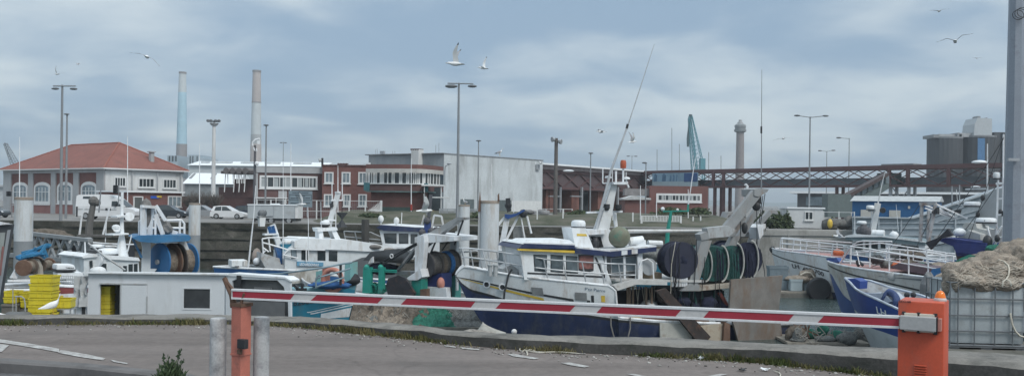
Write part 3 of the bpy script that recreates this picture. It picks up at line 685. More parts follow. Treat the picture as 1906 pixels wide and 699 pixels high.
# ================================================================== GULLS
gw = M('gull_white', (.78,.79,.79), .7, var=.04); gg = M('gull_grey', (.27,.28,.30), .7, var=.08); gk = M('gull_black', (.04,.04,.045), .7); gy = M('gull_beak', (.60,.38,.05), .5)
def gull(px, py, d, yaw, roll, pitch, wl, wr, label, sc=1.0, group='gulls over the harbour', tail=True):
    mb = MB(); n = 10
    rows = []
    for x, r, z, fl in ((-.31,.012,.0,3.2),(-.24,.028,.0,2.2),(-.15,.05,.0,1.3),(-.03,.072,0,1),(.08,.07,0,1),(.16,.05,.008,1),(.20,.042,.016,1),(.245,.040,.022,1),(.275,.024,.018,1),(.30,.010,.012,1)):
        rows.append([Vector((x, math.cos(2*math.pi*k/n)*r*(fl if fl > 1 else 1), z+math.sin(2*math.pi*k/n)*r*(1/fl if fl > 1 else 1))) for k in range(n+1)])
    mb.grid(rows)
    mb.mat(3); mb.lathe([(.010,0),(.008,.03),(.001,.055)], (.295,0,.012), 6, (1,0,-.12)); mb.mat(0)
    for side, (a1, a2) in ((1, wl), (-1, wr)):
        P_ = [(.02,0.03,.17)]; y = .03; z = .02; pts = [(.07, y, z, .20)]
        for i in range(1, 4): pts.append((.075+.012*i, y+math.cos(a1)*.30*i/3, z+math.sin(a1)*.30*i/3+.01*math.sin(i), .185-.012*i))
        y2, z2 = pts[-1][1], pts[-1][2]
        for i in range(1, 6):
            f = i/5; pts.append((.111-.20*f**1.5, y2+math.cos(a2)*.40*f, z2+math.sin(a2)*.40*f, .149*(1-f)**.75+.012))
        top_ = []; bt = []
        for j, (x, yy, zz, ch) in enumerate(pts):
            th = .016*(1-j/len(pts))+.004
            top_.append([Vector((x, side*yy, zz)), Vector((x-ch*.35, side*yy, zz+th)), Vector((x-ch, side*yy, zz-.004))])
            bt.append([Vector((x, side*yy, zz)), Vector((x-ch*.4, side*yy, zz-th*.3)), Vector((x-ch, side*yy, zz-.004))])
        mb.mat(1); mb.grid(top_[:8]); mb.mat(0); mb.grid([r[::-1] for r in bt[:8]]); mb.mat(2); mb.grid(top_[7:]); mb.grid([r[::-1] for r in bt[7:]])
    o = mb.build('seagull', [gw, gg, gk, gy], None, smooth=50); tag(o, label, 'seagull', group)
    o.location = at(px, py, d); o.scale = (sc,)*3
    o.rotation_euler = (Matrix.Rotation(yaw, 4, 'Z') @ Matrix.Rotation(-pitch, 4, 'Y') @ Matrix.Rotation(roll, 4, 'X')).to_euler()
    return o
gull(273.5,106, 40, R(95), R(10), R(0), (R(12),R(-8)), (R(-18),R(-36)), 'gull gliding with thin wings bowed wide in the sky above the red roof')
gull(848,119, 31, R(176), R(15), R(3), (R(60),R(52)), (R(78),R(62)), 'large gull with one wing raised high just above the double street lamp', 1.0)
gull(899.5,127, 52, R(160), R(25), R(8), (R(-20),R(-30)), (R(100),R(120)), 'small pale gull with raised wing just right of the large gull by the street lamp')
gull(1778,77, 36, R(62), R(2), R(0), (R(22),R(-25)), (R(46),R(4)), 'white gull with arched wing in the sky left of the steel mast')
gull(1748,21, 68, R(85), R(-8), 0, (R(20),R(0)), (R(14),R(-5)), 'thin gliding gull near the top edge of the sky')
gull(1818,108.5, 120, R(80), R(3), 0, (R(16),R(-4)), (R(12),R(-8)), 'tiny faint gull close to the steel mast')
gull(1119,245.5, 62, R(-160), R(-12), 0, (R(22),R(-5)), (R(24),R(-28)), 'small white gull left of the slanted whip aerial')
gull(1176.5,264, 62, R(20), R(10), R(5), (R(70),R(60)), (R(60),R(80)), 'small gull with wings raised just right of the slanted whip aerial')
gull(1458,257.5, 66, R(60), R(-18), 0, (R(12),R(0)), (R(-14),R(-30)), 'small gull in the sky right of the control tower')
gull(106,138, 80, R(150), R(20), R(5), (R(50),R(60)), (R(40),R(30)), 'small white gull right above the left double street lamp')
gull(145,119.5, 125, R(70), R(6), 0, (R(26),R(4)), (R(20),R(-4)), 'tiny dark gull to the upper right of the left street lamp')
gull(1086.5,278, 190, R(80), 0, 0, (R(20),R(0)), (R(20),R(0)), 'tiny distant gull dot above the curved terminal roof')
gull(560,380, 50, R(-10), R(-15), 0, (R(105),R(120)), (R(40),R(20)), 'gull with raised wing flying in front of the blue grey sign board')
gull(790,392, 33, R(20), R(15), R(0), (R(85),R(100)), (R(60),R(85)), 'grey gull with raised wings flying above the green trawler wheelhouse')
gull(1562,440, 44, R(175), R(0), R(5), (R(20),R(-25)), (R(45),R(18)), 'white gull flying low over the white boat rails')
def gull_stand(loc, yaw, label, sc=1.0, young=False):
    mb = MB(); n = 12; rows = []
    for x, z, r in ((-.28,.13,.008),(-.2,.16,.035),(-.1,.19,.07),(0,.215,.085),(.075,.245,.08),(.112,.31,.058),(.122,.37,.042),(.132,.42,.046),(.147,.45,.036),(.152,.475,.008)):
        rows.append([Vector((x, math.cos(2*math.pi*k/n)*r, z+math.sin(2*math.pi*k/n)*r)) for k in range(n+1)])
    mb.grid(rows); mb.mat(3); mb.lathe([(.012,0),(.009,.03),(.001,.06)], (.172,0,.43), 6, (1,0,-.15))
    mb.tube([(.0,.03,.20),(.01,.03,0),(.05,.03,0)], .006, 5); mb.tube([(.0,-.03,.20),(.01,-.03,0),(.05,-.03,0)], .006, 5)
    for s in (-1, 1):
        rows = []
        for x, z, w in ((.08,.265,.02),(.03,.25,.055),(-.07,.215,.062),(-.18,.17,.04),(-.31,.135,.006)):
            rows.append([Vector((x, s*(.084-abs(x+.03)*.12), z-w)), Vector((x, s*(.100-abs(x+.03)*.16), z)), Vector((x, s*(.05-abs(x+.03)*.06), z+w))])
        mb.mat(1); mb.grid(rows[:4]); mb.mat(2 if not young else 1); mb.grid(rows[3:])
    o = mb.build('seagull', [gw, gw if young else gg, gk, gy], None, smooth=60); tag(o, label, 'seagull', 'gulls at rest')
    o.location = loc; o.rotation_euler = (0,0,yaw); o.scale = (sc,)*3; return o
p = at(101, 560, 23.6); p.z = LQ
mb = MB(); mb.lathe([(.11,0),(.11,.06),(.05,.07),(.05,.34)], (p.x-.05, p.y, LQ), 12); single(mb, 'mooring_stub', rust, 'short rusty mooring stub under the standing gull', 'mooring stub')
p.z = LQ+.34; gull_stand(p+Vector((-.03,0,0)), R(20), 'pale gull standing in front of the tall yellow fish box stack', 1.1, True)
p = at(2, 588, 23.6); gull_stand(Vector((p.x, p.y, LQ)), R(200), 'gull standing at the left edge below the notice board', 1.15, True)
# ================================================================== FAR QUAY: BUILDINGS
brick = M('brick', (.165,.080,.072), .85, var=.12, scale=.6, dirt=(.13,.07,.06), damt=.4, dscale=.5, fine=.12)
brickd = M('brick_dark', (.105,.060,.058), .85, var=.15, scale=.6, fine=.12)
brickp = M('brick_pink', (.26,.13,.12), .85, var=.12, scale=.6)
stone = M('stone_grey', (.36,.37,.38), .8, var=.1, scale=.5, dirt=(.24,.24,.24), damt=.3, streak=.3)
render_w = M('render_white', (.60,.61,.61), .75, var=.06, scale=.4, dirt=(.40,.40,.39), damt=.35, dscale=.5, streak=.2)
tile = M('roof_tile', (.215,.088,.072), .85, var=.12, scale=.4, dirt=(.15,.07,.06), damt=.5, dscale=.5, fine=.2, bump=.3, bscale=6)
frame_w = M('window_frame', (.66,.67,.67), .5, var=.05)
roofw = M('roof_white', (.74,.77,.79), .6, var=.04)
rgrey = M('roof_grey', (.22,.23,.24), .7, var=.1)
def proj(p):
    q = Vector(p)-Vector((0,0,H)); u = (q.x*cR+q.z*sR)/q.y; v = (-q.x*sR+q.z*cR)/q.y
    return CX+u*F, CY-v*F
def window(fr, root, x0, y0, x1, y1, off, n=2, gl=glass, fw=.09, arch=0, label=None, sill=True):
    a0, a1, z0, z1 = fr.rect(x0,y0,x1,y1,off); f = MB()
    if arch:
        zs = z1-arch; m = 8
        out = [(a0,z0),(a1,z0)]+[((a0+a1)/2+(a1-a0)/2*math.cos(math.pi*i/m), zs+arch*math.sin(math.pi*i/m)) for i in range(m+1)]
        inn = [(a0+fw,z0+fw),(a1-fw,z0+fw)]+[((a0+a1)/2+((a1-a0)/2-fw)*math.cos(math.pi*i/m), zs+(arch-fw)*math.sin(math.pi*i/m)) for i in range(m+1)]
        k = len(out)
        f.add([fr.w(a,z,off-.08) for a,z in out]+[fr.w(a,z,off-.08) for a,z in inn]+[fr.w(a,z,off+.02) for a,z in out], [(i,(i+1)%k,k+(i+1)%k,k+i) for i in range(k)]+[(i,(i+1)%k,2*k+(i+1)%k,2*k+i) for i in range(k)])
        o = f.build('window', frame_w, root)
        g = MB(); g.face([fr.w(a,z,off-.03) for a,z in inn]); 
        ww = (a1-a0-2*fw); iz0 = z0+fw; iz1 = z1-fw
    else:
        for q in ((a0,a1,z0,z0+fw),(a0,a1,z1-fw,z1),(a0,a0+fw,z0+fw,z1-fw),(a1-fw,a1,z0+fw,z1-fw)): fr.bx(f, *q, off-.10, off+.03)
        o = f.build('window', frame_w, root)
        g = MB(); g.face([fr.w(a0+fw,z0+fw,off-.02), fr.w(a1-fw,z0+fw,off-.02), fr.w(a1-fw,z1-fw,off-.02), fr.w(a0+fw,z1-fw,off-.02)])
        iz0 = z0+fw; iz1 = z1-fw
    g.build('pane', gl, o, recalc=False)
    b = MB()
    for i in range(1, n):
        a = a0+fw+(a1-a0-2*fw)*i/n; fr.bx(b, a-.04, a+.04, iz0, iz1-(arch*.4 if arch else 0), off-.075, off-.025)
    if arch: fr.bx(b, a0+fw, a1-fw, z0+(z1-z0)*.55, z0+(z1-z0)*.55+.07, off-.07, off-.03)
    if b.v: b.build('mullion', frame_w, o)
    if sill:
        b = MB(); fr.bx(b, a0-.08, a1+.08, z0-.1, z0-.005, off-.16, off+.02); b.build('sill', frame_w, o)
    return o
# ---- long house with hipped tiled roof
fl = Fr(8,126,195,112); fr_ = Fr(195,112,340,121)
C_ = fl.w(fl.L,0); A_ = fl.w(0,0); B_ = fr_.w(fr_.L,0); D_ = A_+B_-C_
ez = at(195,313,112).z
t = thing('customs_house', 'long brick and white house with hipped red tiled roof and arched windows', 'house', Vector((C_.x, C_.y, FZ)))
mb = MB(); mb.grid([[Vector((p.x,p.y,z)) for p in (C_,A_,D_)] for z in (FZ, ez)]); mb.build('brick_wall', brick, t)
mb = MB(); mb.grid([[Vector((p.x,p.y,z)) for p in (C_,B_,D_)] for z in (FZ, ez)]); mb.build('white_wall', render_w, t)
mb = MB()
for x0, x1 in ((8,22),(54,63),(96.5,105),(138,148),(181,195)):
    fl.bx(mb, fl.sz(x0,360)[0], fl.sz(x1,360)[0], FZ, ez-.45, -.16, .02)
fl.bx(mb, 0, fl.L, ez-.5, ez, -.22, .02); fr_.bx(mb, 0, fr_.L, ez-.35, ez, -.2, .02)
mb.build('pilaster_and_cornice', stone, t)
mb = MB(); fl.bx(mb, 0, fl.L, FZ, at(195,382,112).z, -.1, .02); mb.build('plinth', brickp, t)
for x0, x1, y0, y1 in ((24,52,338.5,381),(64,94,338.5,380),(107,136,338,379),(151,181,337.5,378)):
    window(fl, t, x0, y0, x1, y1, -.02, 4, glassb, .42, arch=.75)
for x0, x1, y0, y1, n in ((212,234,329,347.5,4),(257,287,331,349,4),(303,328,333,350.5,4)):
    window(fr_, t, x0, y0, x1, y1, -.02, n, glass, .13)
mb = MB()
for x in (244,291,334): a = fr_.sz(x,340)[0]; mb.tube([fr_.w(a,FZ,-.28), fr_.w(a,ez-.3,-.28)], .07, 6)
mb.build('downpipe', stone, t)
ov = .55; e1 = (C_-A_).normalized(); e2 = (B_-C_).normalized()
ec = [C_+e1*ov-e2*ov, A_-e1*ov-e2*ov, D_-e1*ov+e2*ov, B_+e1*ov+e2*ov]
mid = lambda f: A_+(C_-A_)*f+(B_-C_)*.5
rz = at(178,263.5,118).z
def solve(px):
    lo, hi = 0, 1
    for _ in range(40):
        m = (lo+hi)/2; q = mid(m); q = Vector((q.x,q.y,rz))
        if proj(q)[0] < px: lo = m
        else: hi = m
    q = mid(lo); return Vector((q.x, q.y, rz))
r1, r2 = solve(133), solve(222); E = [Vector((p.x,p.y,ez+.05)) for p in ec]
mb = MB(); mb.face([E[0],E[1],r1,r2]); mb.face([E[1],E[2],r1]); mb.face([E[2],E[3],r2,r1]); mb.face([E[3],E[0],r2])
rf = mb.build('roof', tile, t)
mb = MB(); [mb.tube([a, b], .11, 6) for a, b in ((r1,r2),(E[0],r2),(E[1],r1),(E[3],r2))]; mb.build('ridge_tiles', M('ridge_tile', (.27,.10,.075), .85), rf)
mb = MB()
for a, b in zip(E, E[1:]+E[:1]): mb.bar(a+Vector((0,0,-.06)), b+Vector((0,0,-.06)), .16, .14)
mb.build('gutter', frame_w, rf)
c = at(282, 291, 119); mb = MB(); mb.box(c+Vector((0,0,-.2)), (.5,.5,1.5), fr_.yaw); mb.box(c+Vector((0,0,.60)), (.8,.8,.12), fr_.yaw); mb.build('chimney', stone, rf)
# ---- brick annex
an = Fr(237,106,338,113)
t = thing('brick_annex', 'low brick annex with white roof edge and small blue sign beside the tiled house', 'annex', an.w(2,FZ,0))
zt_ = an.sz(237,354.5)[1]
mb = MB(); an.bx(mb, 0, an.L, FZ, zt_-.18, 0, 5); mb.build('wall', brick, t)
mb = MB(); an.bx(mb, -.25, an.L+.25, zt_-.18, zt_, -.3, 5.2); mb.build('roof', roofw, t)
window(an, t, 312, 364.5, 337, 385, -.01, 3, glassb, .12)
mb = MB(); an.pbox(mb, 250,368,265,400, -.06, .02); dd = mb.build('door', M('door_dark', (.10,.11,.11), .5), t); mb = MB(); an.pbox(mb, 248.5,366,250.4,400, -.1,.0); an.pbox(mb, 264.8,366,266.6,400, -.1,0); an.pbox(mb, 248.5,365,266.6,367, -.1,0); mb.build('frame', frame_w, dd)
mb = MB(); an.pbox(mb, 281,364.5,296,369, -.08,-.01); sg = mb.build('sign', M('sign_blue', (.03,.10,.45), .4), t); mb = MB(); an.pbox(mb, 292,364,301,367.5, -.10,-.085); mb.build('sign_tip', yellowp, sg)
# ---- brick office with flat roof
of = Fr(478,108,600,110)
t = thing('brick_office', 'flat roofed brick office with a long white framed window band upstairs', 'office', of.w(3,FZ,0))
ztop = of.sz(540,311)[1]
mb = MB(); of.bx(mb, 0, of.L, FZ, ztop-.7, 0, 9); mb.build('wall', brickd, t)
mb = MB(); of.bx(mb, -.1, of.L+.1, ztop-.7, ztop, -.12, 9.1); of.pbox(mb, 472,322,480,392, -.3,.3); mb.build('parapet', stone, t)
window(of, t, 483, 327, 591, 351, -.01, 9, glass, .22)
M('curtain', (.33,.36,.37), .7, var=.1)
for x0, x1 in ((486,497),(509,518),(527,541),(553,562),(568,574),(580,584)): mb = MB(); of.pbox(mb, x0,331,x1,347.5, -.055,-.045); mb.build('curtain', MATS['curtain'], t)
mb = MB(); of.pbox(mb, 518,355,534,378, -.08, .02); mb.build('grey_panel', stone, t)
mb = MB(); of.pbox(mb, 476,367,535,369, -1.6,-.02); [of.pbox(mb, x, 369, x+1.4, 392, -1.6, -1.45) for x in (477,513,531)]; mb.build('porch', frame_w, t)
o2 = Fr(600,109,686,109)
t = thing('brick_block', 'plain brick office block with four separate white framed windows', 'office', o2.w(3,FZ,0))
z2 = o2.sz(640,309)[1]
mb = MB(); o2.bx(mb, .02, o2.L+2, FZ, z2, -.4, 9); mb.build('wall', brick, t)
mb = MB(); o2.bx(mb, -.0, o2.L+2, z2, z2+.15, -.5, 9.1); mb.build('parapet', brickd, t)
for q in ((604,320,621,341),(636,320,652.5,341.5),(667,320,683,342),(603,361,620,384),(639,361,653,384),(667,361,683,384)): window(o2, t, *q, -.41, 2, glassb, .16)
mb = MB(); o2.pbox(mb, 628,305,644,310, 3,4); [o2.pbox(mb, 628+i*5,303.5,631+i*5,305.2, 3,4) for i in range(4)]; mb.build('chimney', brickd, t)
# ---- curved control office
t = thing('curved_office', 'brick office with rounded corner and ribbon of windows under a white roof slab', 'office', gx(750,104,FZ))
dep = lambda px: 105-1.3*math.sin(max(0,min(1,(px-680)/70))*1.57)+(0 if px < 770 else ((px-770)/54)**2*6)
cols = [680,690,705,720,735,750,765,775,785,795,805,815,824]
def cw(y0, y1, off, name, mat, root, cc=cols, zt=None):
    mb = MB(); rows = []
    za = at(740, y0, dep(740)).z; zb = at(740, y1, dep(740)).z if y1 < 395 else FZ
    f = [gx(p, dep(p)+off, 0) for p in cc]; bk = [Vector((p.x, p.y+.35, 0)) for p in f]
    mb.grid([[Vector((p.x,p.y,z)) for p in f] for z in (zb, za)]+[[Vector((p.x,p.y,za)) for p in bk], [Vector((p.x,p.y,zb)) for p in bk], [Vector((p.x,p.y,zb)) for p in f]])
    return mb.build(name, mat, root)
cw(305, 314.5, .9, 'upper_wall', brick, t)
cw(314, 321.5, -.9, 'roof_slab', M('slab_white', (.46,.45,.43), .7, var=.1), t)
cw(320.5, 342.5, 0, 'window_backing', glass, t)
cw(341.5, 357, -.25, 'spandrel', brickd, t); cw(356, 400, .3, 'lower_wall', brick, t, cols[1:10]); cw(355.5, 357.5, -.8, 'ledge', M('teal_edge', (.10,.17,.17), .6), t)
cw(340.8, 342.6, -.4, 'sill', frame_w, t)
mb = MB(); za = at(740,321,104).z; zb = at(740,341.5,104).z
for px in (682,691,700,707,713,721,729,733,743,747,756,760,769,777,780,786,790,796,800,806,812,817):
    p = gx(px, dep(px)-.12, 0); mb.box((p.x, p.y, (za+zb)/2), (.13, .14, za-zb))
for px, w in ((686,4),(696,5),(710,4),(731,3),(745,2.5),(758,2.5),(773,3),(788,3)):
    p = gx(px, dep(px)-.05, 0); mb.box((p.x, p.y, (za+zb)/2), (w*.062, .05, za-zb))
mb.build('mullion', frame_w, t)
mb = MB()
for x0, x1 in ((677,687),(789,796)): p = gx((x0+x1)/2, dep(740)-.8, 0); mb.box((p.x,p.y,at(740,348,104).z), ((x1-x0)*.062,.5,.9))
mb.build('teal_panel', M('teal_panel', (.04,.13,.15), .5), t)
mb = MB(); p = gx(806, 103.5, 0); mb.box((p.x,p.y,at(806,345,103.5).z), (2.4,3,.16)); mb.box((p.x+.9,p.y,at(806,367,103.5).z), (1.8,3,.12)); [mb.tube([(p.x+e,p.y-1.3,FZ),(p.x+e,p.y-1.3,at(806,345,103.5).z)], .05) for e in (-.9,1.0)]; mb.build('porch', frame_w, t)
mb = MB(); p = gx(802,106.5,0); mb.box((p.x,p.y,at(800,372,106).z), (2.2,.2,3.0)); mb.build('door', glass, t)
# ---- big rendered concrete hall
hl = Fr(685,137,825,130); hr = Fr(825,130,1009,147.5)
zt_ = hr.sz(826,284.5)[1]
t = thing('concrete_hall', 'big windowless pale concrete hall with stained walls and a left side coloured darker as in shade', 'hall', hr.w(0,FZ,0))
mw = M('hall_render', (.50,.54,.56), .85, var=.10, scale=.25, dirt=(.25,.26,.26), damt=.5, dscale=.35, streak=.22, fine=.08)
mdk = M('hall_side_shaded', (.24,.265,.285), .85, var=.2, scale=.4, dirt=(.36,.35,.35), damt=.4, dscale=.4, streak=.4, fine=.1)  # shade of the face turned from the sun is put into this colour
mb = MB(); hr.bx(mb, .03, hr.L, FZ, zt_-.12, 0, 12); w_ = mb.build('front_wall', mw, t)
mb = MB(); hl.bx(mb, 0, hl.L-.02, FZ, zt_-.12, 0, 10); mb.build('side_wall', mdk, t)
mb = MB(); hr.bx(mb, -.1, hr.L+.1, zt_-.12, zt_, -.1, 12); hl.bx(mb, -.5, hl.L, zt_-.10, zt_+.02, -.3, 10); mb.build('coping', M('hall_coping', (.22,.23,.24), .8, var=.3, scale=1), t)
mb = MB(); hr.pbox(mb, 952,373.5,1008,400, -.04,.02); mb.build('pale_band', M('hall_band', (.60,.62,.62), .8, var=.08), t)
mb = MB(); hr.pbox(mb, 857,370.5,882.5,392, -.03,.02); mb.build('opening', M('opening_dark', (.10,.125,.13), .6), t); mb = MB(); hr.pbox(mb, 926,372,952,392, -.03,.02); mb.build('opening', MATS['opening_dark'], t)
mb = MB(); hl.pbox(mb, 765,278,779,309, -1.0,.2); ch = mb.build('chimney', render_w, t); mb = MB(); [hl.pbox(mb, 764+i*4.2,276.5,766.5+i*4.2,279.5, -1.0,.2) for i in range(4)]; mb.build('chimney_pot', brickd, ch)
for px, y in ((700,279),(704,277.5),(810,270),(816,266),(712,283)):
    pass
mb = MB(); [mb.tube([hl.pt(x,y0,.5), hl.pt(x,y1,.5)], .035, 5) for x,y0,y1 in ((699,278,287),(702,276,287),(731,281,287),(735,281,287),(811,270,286),(817,266,286))]; hl.pbox(mb, 707,281,714,286, .4,.8); mb.build('roof_aerial', galv, t)
mb = MB(); hl.slab(mb, [(655,309),(686,302.5),(686,309)], -.5,.6); mb.build('roof_ramp', roofw, t)
mb = MB(); mb.tube([hr.pt(828,345,-.5), hr.pt(828,318,-.5), hr.pt(829,309,-.6), hr.pt(838,305,-1.5)], .07); mb.lathe([(.3,0),(.35,.1),(.1,.22)], hr.pt(836,305.5,-1.5), 10); mb.build('wall_lamp', galv, t)
mb = MB(); mb.lathe([(.28,0),(.34,.1),(.1,.3)], hr.pt(1005,303,-.6), 10, (.6,-.3,.5)); hr.pbox(mb, 999,306,1005,316, -.3,0); mb.build('floodlight', galv, t)
gull_stand(hr.pt(930,287,.6)-Vector((0,0,.25)), R(10), 'white gull perched on top of the pale concrete hall', 2.6)
# ---- sheds and works behind
t_sh = Fr(352,200,602,200)
t = thing('long_shed', 'long low white roofed industrial shed behind the brick office', 'shed', t_sh.w(5,FZ,0))
zr = t_sh.sz(480,298.5)[1]; ze = t_sh.sz(480,308)[1]; L_ = t_sh.L
mb = MB(); t_sh.bx(mb, 0, L_, FZ, ze, 0, 14); mb.build('wall', M('shed_wall', (.48,.52,.54), .7, var=.06), t)
mb = MB(); mb.prism([t_sh.w(-.4,ze-.1,-.6), t_sh.w(-.4,zr,7), t_sh.w(-.4,ze,14.5)], t_sh.d*(L_+.8)); rf = mb.build('roof', roofw, t)
mb = MB()
for x0, x1 in ((373,388),(400,430),(447,478),(492,520),(545,578)):
    a0, a1 = t_sh.sz(x0,302,3)[0], t_sh.sz(x1,302,3)[0]; z = ze+(zr-ze)*.5; mb.prism([t_sh.w(a0,z,3.3), t_sh.w(a0,z+.30,3.3), t_sh.w(a0,z+.45,4.3), t_sh.w(a0,z+.1,4.3)], t_sh.d*(a1-a0))
mb.build('roof_light', M('roof_light', (.42,.45,.47), .5), rf)
s2 = Fr(343,158,438,158)
t = thing('white_shed', 'bright white pitched shed roof with grey walls behind the bare trees', 'shed', s2.w(2,FZ,0))
za, zb = s2.sz(390,320.5)[1], s2.sz(390,341)[1]
mb = MB(); s2.bx(mb, 0, s2.L, FZ, zb, 0, 10); mb.build('wall', M('shed_grey', (.22,.24,.25), .7), t)
mb = MB(); mb.prism([s2.w(-.3,zb-.1,-.4), s2.w(-.3,za,5), s2.w(-.3,zb,10.4)], s2.d*(s2.L+.6)); rf = mb.build('roof', roofw, t)
mb = MB(); [mb.prism([s2.w(s2.sz(x,326)[0],zb+(za-zb)*.45,2.1), s2.w(s2.sz(x+5,326)[0],zb+(za-zb)*.45,2.1), s2.w(s2.sz(x+4,326)[0],zb+(za-zb)*.95,4.6), s2.w(s2.sz(x,326)[0],zb+(za-zb)*.95,4.6)], (0,-.05,.05)) for x in (343.5,384)]; mb.build('skylight', rgrey, rf)
s3 = Fr(310,430,388,430)
t = thing('boiler_house', 'pale blue boxy plant building at the foot of the pale blue chimney', 'plant building', s3.w(5,FZ,0))
mb = MB(); s3.pbox(mb, 311,289,330,330, 0,20); s3.pbox(mb, 350,288,372,330, 0,20); s3.pbox(mb, 372,294,380,330, 0,20); mb.build('wall', M('plant_wall', (.36,.43,.48), .7, var=.05), t)
mb = MB(); [s3.pbox(mb, x,290,x+2.5,300, -.3,0) for x in (314,320,326)]; [s3.pbox(mb, x,290,x+1.5,312, -.3,0) for x in (353,358,366)]; mb.build('window', glass, t)
# brick boundary wall and dark works with roundels
bw = Fr(338,116,478,113)
mb = MB(); bw.bx(mb, 0, bw.L, FZ, bw.sz(400,367)[1], 0, .3); bw.bx(mb, -.05, bw.L+.05, bw.sz(400,367)[1], bw.sz(400,366)[1], -.05, .35)
single(mb, 'brick_wall', brickd, 'long low dark brick boundary wall behind the parked cars', 'wall')
wk = Fr(405,135,480,133)
t = thing('brick_works', 'dark brick works with a row of round roof ends and pale struts', 'works', wk.w(2,FZ,0))
mb = MB(); wk.pbox(mb, 436,333,480,380, 0,6); wk.pbox(mb, 407,348,440,380, 0,6); mb.build('wall', brickd, t)
mb = MB(); wk.pbox(mb, 411,318,470,323, -2,3); mb.build('canopy', M('canopy_dark', (.09,.08,.08), .7), t)
for x in (421,433,445,457):
    p = wk.pt(x,317.5,-2.1); mb = MB(); mb.lathe([(.42,0),(.42,5)], p, 14, wk.n); mb.lathe([(.46,-.06),(.46,.05)], p, 14, wk.n); mb.build('round_roof', M('roundel', (.15,.14,.14), .7), t)
mb = MB()
for i, x in enumerate((420,424,434,437,441,444,447,450,454,457)): mb.tube([wk.pt(x,323,-1.6), wk.pt(x-(2.5 if i%3==0 else 0),(357 if i%3==0 else 341),-1.9)], .07, 5)
mb.build('strut', frame_w, t)
def bare_tree(px, d, h, w, lab):
    c = gx(px, d, FZ); t = thing('bare_tree', lab, 'tree', c, 'bare trees behind the parked cars'); mb = MB(); r = rnd
    mb.tube([c, c+Vector((.1,0,h*.4))], [.12,.08], 6); mb.build('trunk', M('bark', (.11,.10,.09), .9), t)
    mb = MB()
    for i in range(70):
        a = r.uniform(0,6.28); e = c+Vector((math.cos(a)*w*r.random(), math.sin(a)*w*r.random(), h*r.uniform(.5,1)))
        m = c+Vector((math.cos(a)*w*.25, math.sin(a)*w*.25, h*.45)); mb.tube([c+Vector((.1,0,h*.3)), m, e], [.04,.025,.012], 3)
        for k in range(3): mb.tube([m+(e-m)*r.random(), e+Vector((r.uniform(-.4,.4), r.uniform(-.4,.4), r.uniform(-.2,.4)))], .012, 3)
    mb.build('crown', MATS['bark'], t, recalc=False)
for px, d, h, w, lab in ((352,112,2.6,1.0,'bare twiggy tree beside the brick annex'),(366,113,2.9,1.1,'bare twiggy tree left of the second mooring pile'),(384,113,2.9,1.1,'bare twiggy tree at the foot of the white floodlight mast'),(402,113,2.7,1.0,'bare twiggy tree in front of the dark brick works')): bare_tree(px,d,h,w,lab)
# ---- power station chimneys
def chimney(parts, d, lab, cx0):
    c = gx(cx0, d, FZ); t = thing('power_chimney', lab, 'chimney', c, 'power station chimneys'); s = m_(d)
    for name, mat, pts in parts:
        mb = MB(); prof = [(r*s, at(cx0, y, d).z-FZ if y < 372 else 0) for y, r in pts]; mb.lathe(prof, c, 28); mb.build(name, mat, t, smooth=40)
cgr = M('chimney_concrete', (.27,.26,.265), .85, var=.1, scale=.03); cbl = M('chimney_blue', (.37,.54,.63), .8, var=.05, scale=.03); cpa = M('chimney_pale', (.50,.54,.555), .8, var=.05, scale=.02); cbe = M('chimney_beige', (.44,.40,.385), .85, var=.1, scale=.02); cmid = M('chimney_mid', (.38,.40,.41), .85, var=.08, scale=.02)
chimney((('base_section', cgr, ((380,11),(268,9.6))),('shaft', cbl, ((268,9.4),(172,7.4))),('top_section', cpa, ((172,7.3),(137,6.4))),('rim', cgr, ((137.5,6.9),(134,6.9)))), 520, 'tall power station chimney painted pale blue above a grey base', 337)
chimney((('base_section', cbe, ((380,11),(268,9.9))),('lower_shaft', cmid, ((268,9.7),(250,9.5))),('shaft', cpa, ((250,9.3),(190,8.3))),('top_section', cbe, ((190,8.2),(134,7.3))),('rim', cgr, ((135,7.9),(131,7.9))),('ring', cgr, ((191.5,8.8),(189.5,8.8)))), 520, 'tall power station chimney with beige top and pale middle right of the blue one', 475)
# ---- left harbour crane
def lattice(mb, a, b, w0, w1, n, r, up=Vector((0,1,0))):
    a = Vector(a); b = Vector(b); t = (b-a).normalized(); x = t.cross(up).normalized(); y = t.cross(x).normalized()
    P_ = []
    for i in range(n+1):
        f = i/n; c = a+(b-a)*f; w = w0+(w1-w0)*f; P_.append([c+x*(e*w/2)+y*(g*w/2) for e, g in ((-1,-1),(1,-1),(1,1),(-1,1))])
    for k in range(4): mb.tube([p[k] for p in P_], r, 4)
    for i in range(n):
        for k in range(4): mb.tube([P_[i][k], P_[i+1][(k+1) % 4]], r*.6, 3)
d = 320; c = gx(30, d, FZ); t = thing('dock_crane', 'distant grey lattice crane leaning left at the left edge', 'crane', c, 'harbour cranes'); g_ = M('crane_grey', (.20,.23,.26), .6)
mb = MB(); lattice(mb, at(31,312,d), at(10,267,d), 2.2, .8, 9, .16); mb.build('boom', g_, t)
mb = MB(); mb.tube([at(10,267,d), at(18,300,d)], .1, 4); mb.tube([at(10,266,d), at(7,270,d)], .3, 5); mb.build('cable', g_, t)
mb = MB(); lattice(mb, c, at(30,311,d), 3, 2.6, 5, .2); mb.build('tower', g_, t)
d = 420; tl = M('crane_teal', (.09,.27,.32), .6); c = gx(1299, d, FZ); t = thing('dock_crane', 'tall teal lattice crane standing behind the footbridge', 'crane', c, 'harbour cranes')
mb = MB(); lattice(mb, at(1303,318,d), at(1285,216,d), 4.2, 1.4, 14, .19); mb.build('boom', tl, t)
mb = MB(); lattice(mb, at(1293,318,d), at(1283.5,220,d), 2.6, 1.2, 14, .16); mb.build('tie_lattice', tl, t)
